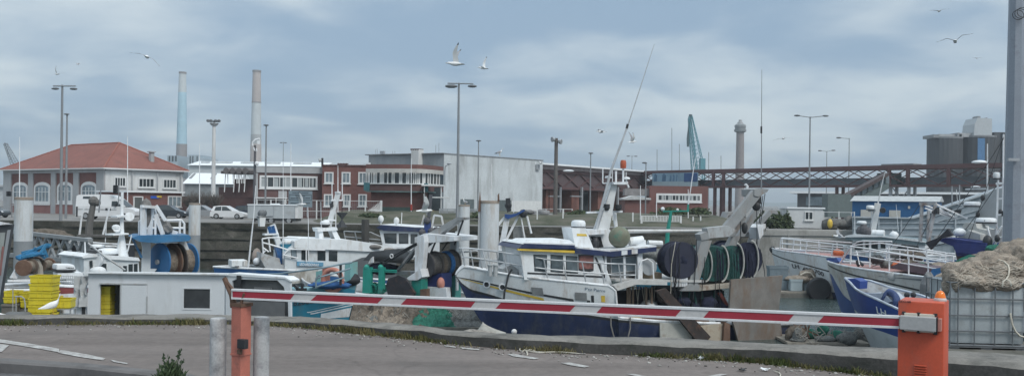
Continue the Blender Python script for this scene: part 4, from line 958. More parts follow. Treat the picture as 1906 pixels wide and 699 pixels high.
mb = MB(); mb.tube([at(1285.5,213,d), at(1282.5,240,d), at(1280.5,258,d), at(1280.5,273,d)], [.75,.6,.6,.5], 6); mb.build('jib', M('crane_dark', (.045,.09,.10), .6), t)
mb = MB(); lattice(mb, c, at(1299,316,d), 6, 5, 5, .3); mb.box(at(1307,305,d), (2.2,4,5)); mb.build('tower', tl, t)
# ---- control tower
d = 360; c = gx(1376, d, FZ); s = m_(d); t = thing('control_tower', 'round concrete port control tower with a wide two tier head', 'tower', c)
z = lambda y: at(1376,y,d).z-FZ
mb = MB(); mb.lathe([(8.6*s,0),(7.0*s,z(250)),(7.0*s,z(246))], c, 24); mb.build('shaft', M('tower_concrete', (.255,.235,.235), .85, var=.1, scale=.05), t, smooth=40)
mb = MB(); mb.lathe([(7*s,z(247)),(11*s,z(244.5)),(11.3*s,z(241)),(9.6*s,z(241)),(9.6*s,z(238)),(10.6*s,z(237)),(10.4*s,z(233)),(7*s,z(230.5))], c, 24); mb.build('head', M('tower_head', (.23,.25,.26), .8), t)
mb = MB(); mb.lathe([(5.6*s,z(231)),(5.2*s,z(227.5)),(3*s,z(226.8)),(3*s,z(223))], c, 16); mb.build('lantern', stone, t)
# ---- silos
d = 265; s = m_(d); t = thing('grain_silos', 'pair of huge ribbed grey grain silos with a pale machine house on top', 'silo', gx(1790, d, FZ))
sm = M('silo_concrete', (.066,.072,.08), .85, var=.14, scale=.05, dirt=(.05,.055,.06), damt=.5, dscale=.08, streak=.12)
for cx_, r, y in ((1757,30.5,257),(1819,32.5,255)):
    c = gx(cx_, d, FZ); zt_ = at(cx_, y, d).z; rows = []
    n = 96; rows = [[Vector((c.x+math.cos(2*math.pi*k/n)*r*s*(1+.012*(k % 4 < 2)), c.y+math.sin(2*math.pi*k/n)*r*s*(1+.012*(k % 4 < 2)), z)) for k in range(n+1)] for z in (FZ, zt_)]
    mb = MB(); mb.grid(rows); mb.face(rows[1][:-1]); mb.build('silo', sm, t)
    mb = MB(); mb.lathe([(r*s*1.02,0),(r*s*1.02,.5)], (c.x,c.y,zt_-.3), 40); mb.build('silo_rim', rgrey, t)
sf = Fr(1735,d-3,1850,d-3)
mb = MB(); sf.pbox(mb, 1748,249.5,1790,256, 0,6); sf.pbox(mb, 1786,247.5,1816,255, 0,6); mb.build('gallery', stone, t)
mb = MB(); sf.pbox(mb, 1738,250,1748,256, -1,6); sf.pbox(mb, 1782,247,1786,262, -1,6); mb.build('gallery_end', rgrey, t)
mb = MB(); sf.slab(mb, [(1814.5,231),(1820,219),(1846.5,221),(1846.5,254.5),(1812.5,254.5)], -1, 6); hs = mb.build('machine_house', M('machine_house', (.42,.45,.47), .7, var=.06, scale=.1), t); mb = MB(); sf.pbox(mb, 1820,216,1825,220, 0,3); sf.pbox(mb, 1836,219,1838,222, 0,2); mb.build('vent', rgrey, hs)
mb = MB(); sf.pbox(mb, 1820,257,1833,310, -6.1,-5.9); mb.build('blue_stripe', M('silo_blue', (.07,.17,.32), .7), t)
sr = Fr(1850,d-4,1960,d-4); mb = MB(); sr.pbox(mb, 1850,246.5,1960,375, 0,20); [sr.pbox(mb, x,246,x+2,375, -.6,0) for x in (1850,1866,1880,1898,1915)]
single(mb, 'elevator_block', M('elevator_grey', (.075,.08,.087), .85, var=.12, scale=.05), 'blocky grey elevator building right of the silos behind the steel mast', 'building')
# ---- terminal corridor with white roof edge
brn = M('bridge_brown', (.115,.064,.064), .6, var=.1, dirt=(.07,.04,.04), damt=.3); brd = M('terminal_dark', (.105,.075,.078), .6, var=.15); pang = M('bridge_panel', (.32,.36,.39), .5, var=.08)
T1 = Fr(990,147.5,1205,181)
t = thing('terminal_hall', 'dark brown elevated terminal corridor with curved white roof edge and brick columns', 'terminal', T1.w(10,FZ,2))
zt1 = T1.sz(1008,303.5)[1]; L1 = T1.L
zz = lambda x, y: T1.sz(x, y)[1]
zb1 = zz(1060,354); zf = zz(1060,309); zm = zz(1060,322); zlo = zz(1060,349)
mb = MB(); T1.bx(mb, -1, L1, zt1-.28, zt1, -1.2, 9); mb.build('roof', roofw, t)
mb = MB(); T1.bx(mb, -1, L1, zt1-.95, zt1-.29, -.5, 9); mb.build('fascia', M('fascia_grey', (.26,.22,.22), .6), t)
mb = MB(); T1.bx(mb, -1, L1, zb1, zt1-.96, .2, 9); mb.build('corridor_wall', brd, t)
mb = MB(); T1.bx(mb, -1, L1, zlo-.35, zlo+.05, -.12, .18); T1.bx(mb, -1, L1, zm-.1, zm+.4, -.12, .18)
n = 8
for i in range(n):
    a = -1+(L1+1)*i/n; b = -1+(L1+1)*(i+1)/n
    mb.bar(T1.w(a,zlo,.08), T1.w(b,zm,.08), .16); mb.bar(T1.w(b,zlo,.06), T1.w(a,zm,.06), .16)
mb.build('truss', brn, t)
for x0, x1 in ((1016,1021),(1023,1036),(1064,1078),(1113,1122),(1160,1170)):
    mb = MB(); T1.bx(mb, T1.sz(x0,370,1)[0], T1.sz(x1,370,1)[0], FZ, zb1, 1, 3); mb.build('column', M('column_brick', (.20,.095,.075), .8, var=.1), t)
mb = MB(); T1.bx(mb, -1, L1, FZ, zb1-.02, 4.5, 8); mb.build('lower_glazing', glass, t)
mb = MB(); [T1.pbox(mb, x,348,x+2.2,395, -.6,-.3) for x in (1043,1083,1150)]; [T1.pbox(mb, a,364,b,366, -.7,-.35) for a,b in ((1024,1043),(1064,1083))]; mb.build('post', galv, t)
mb = MB(); c = T1.pt(1058,318,-2.5); mb.ball(c, .95, 16, (1,1,.22)); single(mb, 'globe_lamp', roofw, 'flat white round lamp hood against the brown terminal corridor', 'lamp', smooth=60)
# ---- footbridge
T2 = Fr(1160,181,1906,126)
t = thing('footbridge', 'long covered brown lattice footbridge crossing behind the boats', 'footbridge', T2.w(20,FZ,0))
zT = T2.sz(1500,311)[1]; zT2 = T2.sz(1500,318.2)[1]; zB = T2.sz(1500,348.2)[1]; zB2 = T2.sz(1500,344.4)[1]; L2 = T2.L+12
mb = MB(); T2.bx(mb, 0, L2, zT2, zT, -.1, 3.4); mb.build('roof_beam', brn, t)
mb = MB(); T2.bx(mb, 0, L2, zB, zB2, -.1, 3.4); mb.build('floor_beam', brn, t)
mb = MB(); T2.bx(mb, 0, L2, zB2, zB2+(zT2-zB2)*.5, 3.15, 3.25); mb.build('parapet_panel', pang, t)
for off in (0, 3.3):
    mb = MB(); n = 18; zl, zh = zB2, zT2; tw = .20 if off == 0 else .10
    for i in range(n):
        a = L2*i/n; b = L2*(i+1)/n
        mb.bar(T2.w(a,zl,off+.05), T2.w(b,zh,off+.05), tw, .12); mb.bar(T2.w(b,zl,off-.04), T2.w(a,zh,off-.04), tw, .12)
    for x in (1328,1347,1655,1690,1766): a = T2.sz(x,330,off)[0]; T2.bx(mb, a-.28, a+.28, zl, zh, off-.16, off+.12)
    mb.build('truss', brn, t)
for x, w in ((1330,.5),(1346,.5),(1557,.4),(1657,.42),(1691,.36)):
    mb = MB(); a = T2.sz(x,365,.5)[0]; T2.bx(mb, a-w/2, a+w/2, FZ, zB, .4, .8); T2.bx(mb, a-w/2, a+w/2, FZ, zB, 2.4, 2.8); mb.build('support_leg', galv if x > 1600 else brn, t)
mb = MB(); [mb.bar(T2.w(T2.sz(x0,360)[0],T2.sz(1660,y0)[1],.6), T2.w(T2.sz(x1,360)[0],T2.sz(1660,y1)[1],.6), .14) for x0,x1,y0,y1 in ((1658,1690,349,392),(1690,1658,349,392))]; mb.build('brace', galv, t)
mb = MB(); T2.pbox(mb, 1640,304.5,1700,312, .2,3); mb.build('roof_box', rgrey, t)
mb = MB(); T2.pbox(mb, 1632,322,1668,344, 1.0,2.8); mb.build('landing', M('landing_grey', (.16,.19,.19), .6), t)
mb = MB(); mb.ball(T2.pt(1823,302,.6), 1.05, 14, (1,1,.3)); single(mb, 'roof_dome', roofw, 'white flat dome lamp on the footbridge roof in front of the silos', 'lamp', smooth=60)
# banner
mb = MB(); bp = [1214,318.5,1298,345.5]
t = thing('banner', 'pale blue printed banner hung along the side of the footbridge', 'banner', T2.pt(1256,345,-.3))
mb = MB(); T2.pbox(mb, 1214,321.5,1299,337.5, -.32,-.26); mb.build('cloth', M('banner_blue', (.20,.31,.40), .5, var=.25, scale=.35), t)
mb = MB(); T2.pbox(mb, 1214,337.5,1299,346.5, -.32,-.26); mb.build('lower_cloth', M('banner_pale', (.33,.41,.44), .5, var=.1), t)
mb = MB(); T2.pbox(mb, 1273,322,1298,338, -.36,-.33); mb.build('dark_panel', M('banner_dark', (.035,.085,.21), .5, var=.15, scale=1), t)
mb = MB()
for x0,x1,y0 in ((1217,1223,323),(1232,1240,322.5),(1246,1250,325),(1252,1256,324),(1258,1261,323.5)): T2.slab(mb, [(x0,337),(x0+1,y0+2),((x0+x1)/2,y0),(x1,y0+3),(x1-1,337)], -.36,-.33)
mb.build('figures', M('banner_mid', (.08,.16,.25), .5, var=.3, scale=1), t)
# stair
ST = Fr(1530,134,1660,134)
t = thing('covered_stair', 'grey green covered stair sloping down from the footbridge', 'stair', ST.w(2,FZ,0))
mb = MB(); ST.slab(mb, [(1655,321),(1655,327),(1547,386),(1547,378)], 0,2.2); mb.build('roof', M('stair_dark', (.075,.055,.055), .6), t)
mb = MB(); ST.slab(mb, [(1655,340),(1655,350),(1585,395),(1547,400),(1547,392)], .1,2.1); mb.build('flight', M('stair_green', (.115,.145,.145), .6, var=.1), t)
mb = MB(); ST.slab(mb, [(1655,327),(1655,341),(1547,393),(1547,386)], .9,1.0); mb.build('glazing', glassb, t)
mb = MB(); [ST.slab(mb, [(x,325+(1655-x)*.535),(x+1.5,325+(1655-x)*.535),(x+1.5,340+(1655-x)*.50),(x,340+(1655-x)*.50)], .7,.85) for x in range(1560,1655,11)]; mb.build('mullion', MATS['stair_green'], t)
mb = MB(); ST.pbox(mb, 1541,361,1584,404, -.4,2.2); mb.build('porch', MATS['stair_green'], t)
mb = MB(); [ST.pbox(mb, x,395,x+3,420, .5,.8) for x in (1590,1625)]; mb.build('leg', galv, t)
# low sheds behind the bridge
f1 = Fr(1484,200,1880,185)
t = thing('ferry_shed', 'long low dark shed with thin white roof edge behind the grey ship', 'shed', f1.w(5,FZ,0))
mb = MB(); f1.pbox(mb, 1484,361,1890,392, 0,12); mb.build('wall', M('ferry_wall', (.085,.09,.10), .6, var=.2, scale=.2), t)
z = f1.sz(1680,357)[1]; mb = MB(); f1.bx(mb, -1.5, f1.L+8, z-.45, z, -1.5, 13); mb.build('roof', roofw, t)
mb = MB(); f1.pbox(mb, 1500,366,1545,382, -.1,0); mb.build('window', glassb, t)
f2 = Fr(1586,96,1745,92)
t = thing('blue_shed', 'bright blue low shed with pale grey roof beyond the grey ship', 'shed', f2.w(3,FZ,0))
z1 = f2.sz(1660,374)[1]; mb = MB(); f2.bx(mb, 0, f2.L, FZ, z1, 0, 5); mb.build('wall', M('shed_blue', (.02,.105,.25), .6, var=.12, scale=.5), t)
mb = MB(); mb.prism([f2.w(-.2,z1-.02,-.3), f2.w(-.2,z1+.55,2.5), f2.w(-.2,z1,5.3)], f2.d*(f2.L+.4)); mb.build('roof', M('shed_roof_grey', (.40,.42,.43), .7), t)
mb = MB(); [f2.pbox(mb, a,b,c,d_, -.1,0) for a,b,c,d_ in ((1602,390,1628,405),(1655,391,1676,405),(1690,383,1694,388))]; mb.build('panel', M('panel_cream', (.50,.49,.45), .6, var=.1), t)
# brick terminal with window band
tb = Fr(1209,127,1320,127)
t = thing('brick_terminal', 'low brick terminal building with one white window band under the footbridge', 'building', tb.w(4,FZ,0))
mb = MB(); tb.pbox(mb, 1209,346,1318,402, 0,4); mb.build('wall', brick, t)
window(tb, t, 1222, 360, 1306, 376, -.01, 12, glass, .28)
for x in (1233,1246,1262,1273,1285,1296): mb = MB(); tb.pbox(mb, x,363.5,x+4,373, -.055,-.045); mb.build('curtain', MATS['curtain'], t)
tc = Fr(1162,122,1212,122)
t = thing('grey_kiosk', 'low kiosk with shallow white roof left of the brick terminal', 'kiosk', tc.w(1,FZ,0))
mb = MB(); tc.pbox(mb, 1163,371,1211,400, 0,5); mb.build('wall', brick, t)
mb = MB(); tc.slab(mb, [(1160,371.5),(1160,369),(1172,366),(1180,363.5),(1192,366),(1212,368.5),(1212,371.5)], -.4,5.2); mb.build('roof', M('kiosk_roof', (.45,.46,.46), .6), t)
mb = MB(); tc.pbox(mb, 1163,351,1211,364, 5.6,8); mb.build('back_wall', M('kiosk_grey', (.22,.21,.21), .7), t)
# white site hut
sh = Fr(1466,87.5,1533,87.5)
t = thing('site_hut', 'small white flat roofed site hut with one window near the quay edge', 'hut', sh.w(1,FZ,0))
zt_ = sh.sz(1500,386)[1]; mb = MB(); sh.pbox(mb, 1466,388,1532,424, 0,2.6); mb.build('wall', M('hut_white', (.52,.54,.55), .6, var=.06, dirt=(.36,.36,.36), damt=.3, streak=.2), t)
mb = MB(); sh.bx(mb, -.1, sh.L+.1, zt_-.11, zt_+.02, -.12, 2.7); mb.build('roof', roofw, t)
window(sh, t, 1497.5, 393.5, 1513, 409, -.01, 2, glass, .07)
# pale far sheds left edge
le = Fr(-60,180,8,180)
mb = MB(); le.pbox(mb, -60,346,9,372, 0,8); le.pbox(mb, -60,343.5,9,347, -.6,8.4); single(mb, 'far_shed', M('far_shed', (.40,.43,.45), .7), 'pale low shed at the left edge behind the tiled house', 'shed')
# ================================================================== FAR QUAY: POSTS, FENCES, VEHICLES
polem = M('pole_grey', (.25,.265,.28), .5, .2, var=.08); lampm = M('lamp_head', (.12,.13,.14), .5)
def lamp(px, yt, yb, d, r, heads, lab, arm=None, mat=None, group='street lamps on the far quay', zb=None):
    """heads: list of (px offset, y, half width px); arm: ((dx0,y0),(dx1,y1)) bar"""
    c = gx(px, d, FZ if zb is None else zb); t = thing('street_lamp', lab, 'street lamp', c, group); s = m_(d); mat = mat or polem
    zt = at(px, yt, d).z
    mb = MB(); mb.tube([c, c+Vector((0,0,(zt-c.z)*.5)), Vector((c.x,c.y,zt))], [r*s*1.15, r*s, r*s*.75], 8); mb.build('pole', mat, t, smooth=50)
    if arm:
        mb = MB(); pts = [Vector((c.x+dx*s, c.y-.1, at(px, y, d).z)) for dx, y in arm]; mb.tube(pts, max(.035, r*s*.5), 6); mb.build('arm', mat, t)
    for dx, y, w in heads:
        mb = MB(); p = Vector((c.x+dx*s, c.y-.1, at(px, y, d).z)); mb.ball(p, w*s, 12, (1,.45,.30)); mb.build('lamp_head', lampm, t, smooth=60)
lamp(113, 158, 410, 84, 2.6, ((-12,165.5,7.5),(22,165.5,7.5)), 'tall double street lamp in front of the tiled house', ((-16,160.5),(26,160)))
lamp(122.5, 212, 404, 92, 2.0, ((0,212.5,5.5),), 'single disc street lamp just right of the tall left double lamp')
lamp(851, 154, 378, 86, 2.5, ((-14,161,12),(25,160.5,9)), 'tall double street lamp beside the pale concrete hall', ((-21,155.5),(27,156)))
lamp(889, 262, 396, 98, 1.2, ((0,262,5.2),), 'thin single disc lamp against the pale concrete hall wall')
lamp(1098, 285, 396, 97, 1.3, ((0,285,4.8),), 'single lamp in front of the brown terminal corridor')
lamp(1201, 303, 396, 96, 1.2, ((-3,303,5),), 'single lamp with tilted head left of the blue banner')
lamp(493.5, 233, 395, 96, 1.7, ((0,233,5.5),), 'single disc lamp in front of the brick office left end')
lamp(526, 264, 330, 190, .7, ((-4,265.5,3),(4,265.5,3)), 'tiny double lamp behind the long white shed roof', ((-4,265),(4,265)))
lamp(1175, 289, 360, 178, .7, ((-7,290.5,3.5),(7,290.5,3.5)), 'tiny double lamp behind the terminal corridor end', ((-8,290),(0,291),(8,290)), zb=FZ)
lamp(1505.5, 217, 415, 90, 1.6, ((-25,215.5,6),(28,215.5,6)), 'tall double armed lamp with wide curved arms beside the white site hut', ((-27,215),(-10,217.5),(0,218.5),(10,217.5),(30,215)))
lamp(1537.5, 281, 372, 178, .8, ((-13,280.5,4),(12,279.5,4)), 'small double armed lamp behind the footbridge', ((-14,280.5),(0,282),(13,279.5)))
lamp(1579, 257, 372, 178, 1.0, ((-20,256.5,5),), 'single arm lamp pointing left behind the footbridge', ((0,258),(-21,256.5)))
# timber pole with floodlights
d = 96; c = gx(1033.5, d, FZ); s = m_(d); t = thing('floodlight_pole', 'thick dark timber pole with two floodlights at the right end of the pale hall', 'floodlight pole', c)
mb = MB(); mb.tube([c, Vector((c.x,c.y,at(1033,257,d).z))], [4.2*s,3.2*s], 10); mb.build('pole', M('timber', (.125,.115,.11), .85, var=.2), t, smooth=50)
for dx, y in ((-5,259.5),(6,263.5)):
    mb = MB(); p = Vector((c.x+dx*s, c.y-.2, at(1033,y,d).z)); mb.lathe([(.08,-.2),(.24,0),(.28,.2),(.26,.22)], p, 12, (.8 if dx > 0 else -.8,-.5,-.1)); mb.build('floodlight', galv, t)
d = 90; c = gx(473, d, FZ); s = m_(d); t = thing('camera_mast', 'dark slim mast with white curved arm and camera domes left of the brick office', 'mast', c)
mb = MB(); mb.tube([c, Vector((c.x,c.y,at(471,270,d).z))], [2.8*s,2.2*s], 8); mb.build('pole', M('mast_dark', (.10,.10,.11), .6), t)
mb = MB(); mb.tube([at(x,y,d-.1) for x,y in ((470,271),(470,265),(475,260),(483,258))], .09); mb.tube([at(x,y,d-.1) for x,y in ((472,274),(474,280),(478,281),(477,276))], .07); mb.prism([at(x,y,d-.1) for x,y in ((477,259),(484,257),(484,268),(479,268))], (0,.1,0)); mb.build('white_arm', rail_w, t)
mb = MB(); mb.ball(at(478,304,d-.3), .22, 10); mb.tube([at(473,306,d),at(481,302,d-.3)], .08); mb.build('camera_dome', rail_w, t)
d = 109.5; t = thing('roof_camera', 'small dark camera post on the brick office roof edge', 'camera', of.w(of.L,ztop,0))
mb = MB(); mb.tube([at(600,311,d), at(600,294,d)], .13); mb.build('post', black, t)
mb = MB(); mb.lathe([(.1,-.3),(.2,0),(.22,.15)], at(596,298,d), 10, (-1,-.4,-.2)); mb.build('camera', steelg, t)
d = 150; c = gx(396.5, d, FZ); s = m_(d); t = thing('floodlight_mast', 'thick white floodlight mast with a ring of lamps on top between the two chimneys', 'mast', c)
mb = MB(); mb.tube([c, Vector((c.x,c.y,at(396,233,d).z))], [4.4*s,3.0*s], 12); mb.build('mast', render_w, t, smooth=50)
mb = MB(); mb.lathe([(5*s,0),(8*s,.35),(8*s,.45),(5*s,.45)], Vector((c.x,c.y,at(396,234,d).z)), 16); mb.build('platform', stone, t)
mb = MB(); mb.tube([Vector((c.x,c.y,at(396,233,d).z)), Vector((c.x,c.y,at(396,224,d).z))], .12); mb.box(Vector((c.x,c.y,at(396,226,d).z)), (22*s,.3,.2)); 
for dx in (-10,-5,4,10): mb.ball(Vector((c.x+dx*s,c.y-.3,at(396,225,d).z)), .32, 8, (1,.6,.8))
mb.build('lamp_ring', lampm, t)
# flag poles / thin white poles
FP = [(36.5,255,368,95,'thin white flagpole at the left end of the tiled house'),(237.5,253,384,94,'thin white flagpole at the corner of the white house wall'),(371.5,268,384,96,'thin white flagpole above the second mooring pile'),(541.5,266,352,97,'thin white pole in front of the office window band'),
      (629,308,400,97,'thin white pole left of the square office windows'),(765.5,295,388,97,'thin white flagpole with red base at the curved office'),(915,305,376,97,'short white pole against the pale concrete hall'),(956,355,392,97,'short faint white pole low against the pale concrete hall'),
      (1192,345,405,92,'white pole right of the mast of the navy and white trawler'),(1222,360,398,94,'white pole under the left of the window band'),(1281,352,396,93,'leaning white pole in front of the window band'),(1140,300,372,95,'slim white pole beside the trawler mast top')]
for px, yt, yb, d, lab in FP:
    a = at(px, yb+4, d); a.z = min(a.z, .2); b = at(px, yt, d); mb = MB(); mb.tube([a, (a+b)/2, b], [.055,.05,.03], 6)
    if 'red' in lab: mb.mat(1).tube([at(px,391,d), at(px,380,d)], .12, 6)
    single(mb, 'flagpole', [rail_w, M('pole_red', (.35,.05,.04), .5)], lab, 'pole', 'thin white poles on the far quay')
for px, yt, yb, d, lab in ((1250.5,238,330,200,'faint thin dark aerial left of the teal crane'),(1264.5,268,330,200,'short thin dark aerial near the teal crane'),(1223,278,330,200,'thin dark aerial above the blue banner'),(1342,290,330,200,'thin dark aerial left of the control tower'),(1319,283,330,200,'thin dark aerial right of the teal crane')):
    a = gx(px, d, FZ); b = at(px, yt, d); mb = MB(); mb.tube([a,b], .07, 5); single(mb, 'aerial_mast', polem, lab, 'aerial', 'thin aerials behind the footbridge')
# fences
def fence(px0, px1, y0, y1, d0, d1, posts, rails, mat, lab, mesh=0, pw=.05, pick=0):
    fr = Fr(px0,d0,px1,d1); t = thing('fence', lab, 'fence', fr.w(fr.L/2, fr.sz((px0+px1)/2,y1)[1], 0)); z0 = fr.sz((px0+px1)/2,y1)[1]; z1 = fr.sz((px0+px1)/2,y0)[1]
    for i in range(posts):
        a = fr.L*i/(posts-1); mb = MB(); fr.bx(mb, a-pw, a+pw, z0-.5, z1, -pw, pw); mb.build('post', mat, t)
    mb = MB()
    for f in rails: fr.bx(mb, 0, fr.L, z0+(z1-z0)*f-.025, z0+(z1-z0)*f+.025, -.03, .03)
    mb.build('rail', mat, t)
    if pick:
        mb = MB()
        for i in range(pick): a = fr.L*(i+.5)/pick; fr.bx(mb, a-.035, a+.035, z0+.05, z1-.03, -.06, -.035)
        mb.build('pickets', mat, t)
    if mesh:
        mb = MB(); n = int(fr.L/.22)
        for i in range(n): a = fr.L*i/n; mb.tube([fr.w(a,z0,0), fr.w(a,z1,0)], .006, 3, False)
        for i in range(int((z1-z0)/.2)): mb.tube([fr.w(0,z0+i*.2,0), fr.w(fr.L,z0+i*.2,0)], .006, 3, False)
        mb.build('wire_mesh', galv, t, recalc=False)
    return t
fence(559, 710, 373, 401, 97, 97, 6, (.28,.99), frame_w, 'wire mesh fence with white posts in front of the brick offices', 1, .06)
fence(478, 556, 371, 402, 100, 100, 4, (.5,.98), frame_w, 'wire mesh fence with white posts behind the white trailer', 1, .06)
fence(818, 888, 388, 402, 96, 96, 6, (.05,.97), galv, 'grey picket railing below the pale concrete hall', 0, .05, 34)
fence(1194, 1267, 401, 413, 90, 90, 2, (.1,.95), frame_w, 'short white picket fence on the grass bank', 0, .09, 26)
fence(1420, 1470, 388, 408, 88.5, 88.5, 4, (.5,.95), galv, 'thin grey railing left of the white site hut', 0, .04)
fence(1533, 1590, 393, 425, 88, 87, 3, (.5,.95), frame_w, 'white post fence right of the white site hut', 0, .05)
fence(1000, 1065, 388, 402, 97, 97, 5, (.2,.95), frame_w, 'low white post fence in front of the brick columns', 0, .05)
d = 96; t = thing('fan_barrier', 'white anti climb fan of splayed bars at the end of the wire fence', 'fence fan', at(708,400,d))
mb = MB(); p = at(708,400,d)
for i in range(9): mb.tube([p+Vector((-.15*i*.3,0,.05*i)), at(706-i*2.6, 376+i*1.9, d)], .04, 4)
mb.build('bars', frame_w, t); mb = MB(); mb.box(at(709.5,387,d), (.2,.2,1.6)); mb.build('post', frame_w, t)
g5 = Fr(710,98,770,98); mb = MB(); g5.pbox(mb, 711,385,768,402, 0,.3); single(mb, 'hedge_wall', M('dark_green_wall', (.035,.06,.055), .8), 'low dark green screen at the foot of the curved office', 'screen')
for i, (px, y0, y1, lab) in enumerate(((1178,395,412,'pair end of white post left of the picket fence'),(1226-46,397,412,None),(1290,403,415,'white post on the bank right of the picket fence'),(1304,402,414,'white post just left of the trawler gantry on the bank'),(1141,398,411,'white post on the bank by the trawler mast foot'),(1048,388,403,'white post on the bank right of the timber pole'),(1000,386,406,'white post on the bank left of the timber pole'))):
    if not lab: continue
    d = 91; a = at(px,y1+3,d); b = at(px,y0,d); mb = MB(); mb.box((a+b)/2, (.12,.12,b.z-a.z)); single(mb, 'marker_post', frame_w, lab, 'post', 'white posts along the grass bank')
mb = MB(); 
for i in range(14): px = rnd.uniform(978,1030); lump(mb, at(px, rnd.uniform(394,403), 96+rnd.uniform(-1,1)), (rnd.uniform(.3,.7),.4,rnd.uniform(.2,.4)), 12, i+70, .3, 2)
single(mb, 'stone_heap', M('heap_stone', (.19,.19,.195), .9, var=.25, scale=1), 'heap of grey stones on the bank below the right end of the hall', 'stones')
# bushes and grass clumps
bm_ = [M('bush_dark', (.030,.048,.022), .8, var=.35, scale=1.5), M('bush_mid', (.055,.075,.03), .8, var=.35, scale=1.5)]
def bush(px, y, d, w, h, lab, n=700):
    c = at(px, y, d); t = thing('bush', lab, 'bush', c, 'bushes on the far quay'); mb = MB()
    for i in range(n):
        a = rnd.uniform(0,6.28); q = rnd.random()**.5; zf = rnd.random(); k = math.sqrt(max(0,1-zf*zf))*(.75+.5*noise.noise(Vector((a*1.3, zf*3, px))))
        p = c+Vector((math.cos(a)*w*q*k, math.sin(a)*w*.6*q*k, h*zf*(.8+.5*noise.noise(Vector((math.cos(a)*2, math.sin(a)*2, px)))))); e = Vector((rnd.gauss(0,1), rnd.gauss(0,1), rnd.gauss(0,1))).normalized()*.16
        f = e.orthogonal().normalized()*.09; mb.mat(rnd.randrange(2)); mb.face([p-e, p+f, p+e, p-f])
    mb.build('foliage', bm_, t, recalc=False); mb = MB(); mb.tube([c-Vector((0,0,.3)), c+Vector((0,0,h*.5))], .05, 5); mb.build('stem', MATS['bark'], t)
for q in ((1075,402,96,1.6,.7,'low bush under the terminal corridor left of the trawler mast'),(1120,400,97,1.5,.6,'low bush behind the trawler mast top'),(1250,398,95,2.4,.75,'broad low bush behind the white picket fence'),(1300,398,95,2.0,.7,'low bush under the right end of the window band'),(1420,422,87,1.2,1.5,'dark bush at the left of the bushes beside the white site hut'),(1447,424,86.5,1.3,1.7,'dark bush in the middle of the bushes beside the white site hut'),(1463,424,86.5,.9,1.4,'dark bush touching the wall of the white site hut'),(690,405,92,2.0,.5,'grassy clump at the foot of the wire mesh fence'),(900,405,90,1.8,.6,'dark scrub between the two white mooring piles'),(1550,418,87,.9,.7,'yellowish shrub right of the white site hut')): bush(*q)
# sign board
sb = Fr(536,93,583,93); t = thing('sign_board', 'large blue grey information sign with dark lettering in front of the brick office', 'sign', sb.w(1,FZ,0))
mb = MB(); sb.pbox(mb, 537,355,581,385, 0,.08); bd = mb.build('board', M('sign_face', (.20,.255,.29), .5, var=.06), t)
mb = MB(); [sb.pbox(mb, *q, -.02,-.004) for q in ((538.5,361.6,580,362.6),(538.5,371.8,580,372.6),(538.5,361.6,539.2,372.6),(579.2,361.6,580,372.6))]; mb.build('panel_outline', M('sign_ink', (.06,.08,.10), .6), bd)
mb = MB()
for y, xs in ((358.3,((544,552),(553,561),(562,574))),(364.7,((551,556),(557,560),(561,568))),(368.6,((541,549),(550,556),(558,567),(568,577))),(377.5,((541,552),(554,560),(562,577)))):
    for x0, x1 in xs: sb.pbox(mb, x0,y-.75,x1,y+.75, -.02,-.004)
mb.build('lettering', MATS['sign_ink'], bd)
mb = MB(); [sb.pbox(mb, x,385,x+1.6,404, .02,.1) for x in (544,571)]; mb.build('legs', galv, t)
# traffic lights
for px, yt, y1, yb, d, lab in ((215,344.5,360,402,90,'black traffic light head above the white van bonnet'),(16.5,356,365,404,95,'black traffic light at the left end of the tiled house')):
    c = gx(px, d, FZ); t = thing('traffic_light', lab, 'traffic light', c, 'traffic lights on the far quay')
    mb = MB(); mb.tube([c+Vector((.25,.1,0)), Vector((c.x+.25,c.y+.1,at(px,yt,d).z))], .06); mb.build('pole', polem, t)
    mb = MB(); a = at(px,yt,d); b = at(px,y1,d); mb.box((a+b)/2, (.36,.3,a.z-b.z)); [mb.prism([(c.x-.16,c.y-.16,b.z+(a.z-b.z)*f), (c.x+.16,c.y-.16,b.z+(a.z-b.z)*f), (c.x+.1,c.y-.42,b.z+(a.z-b.z)*f-.03), (c.x-.1,c.y-.42,b.z+(a.z-b.z)*f-.03)], (0,0,.04)) for f in (.33,.64,.97)]; mb.build('head', black, t)
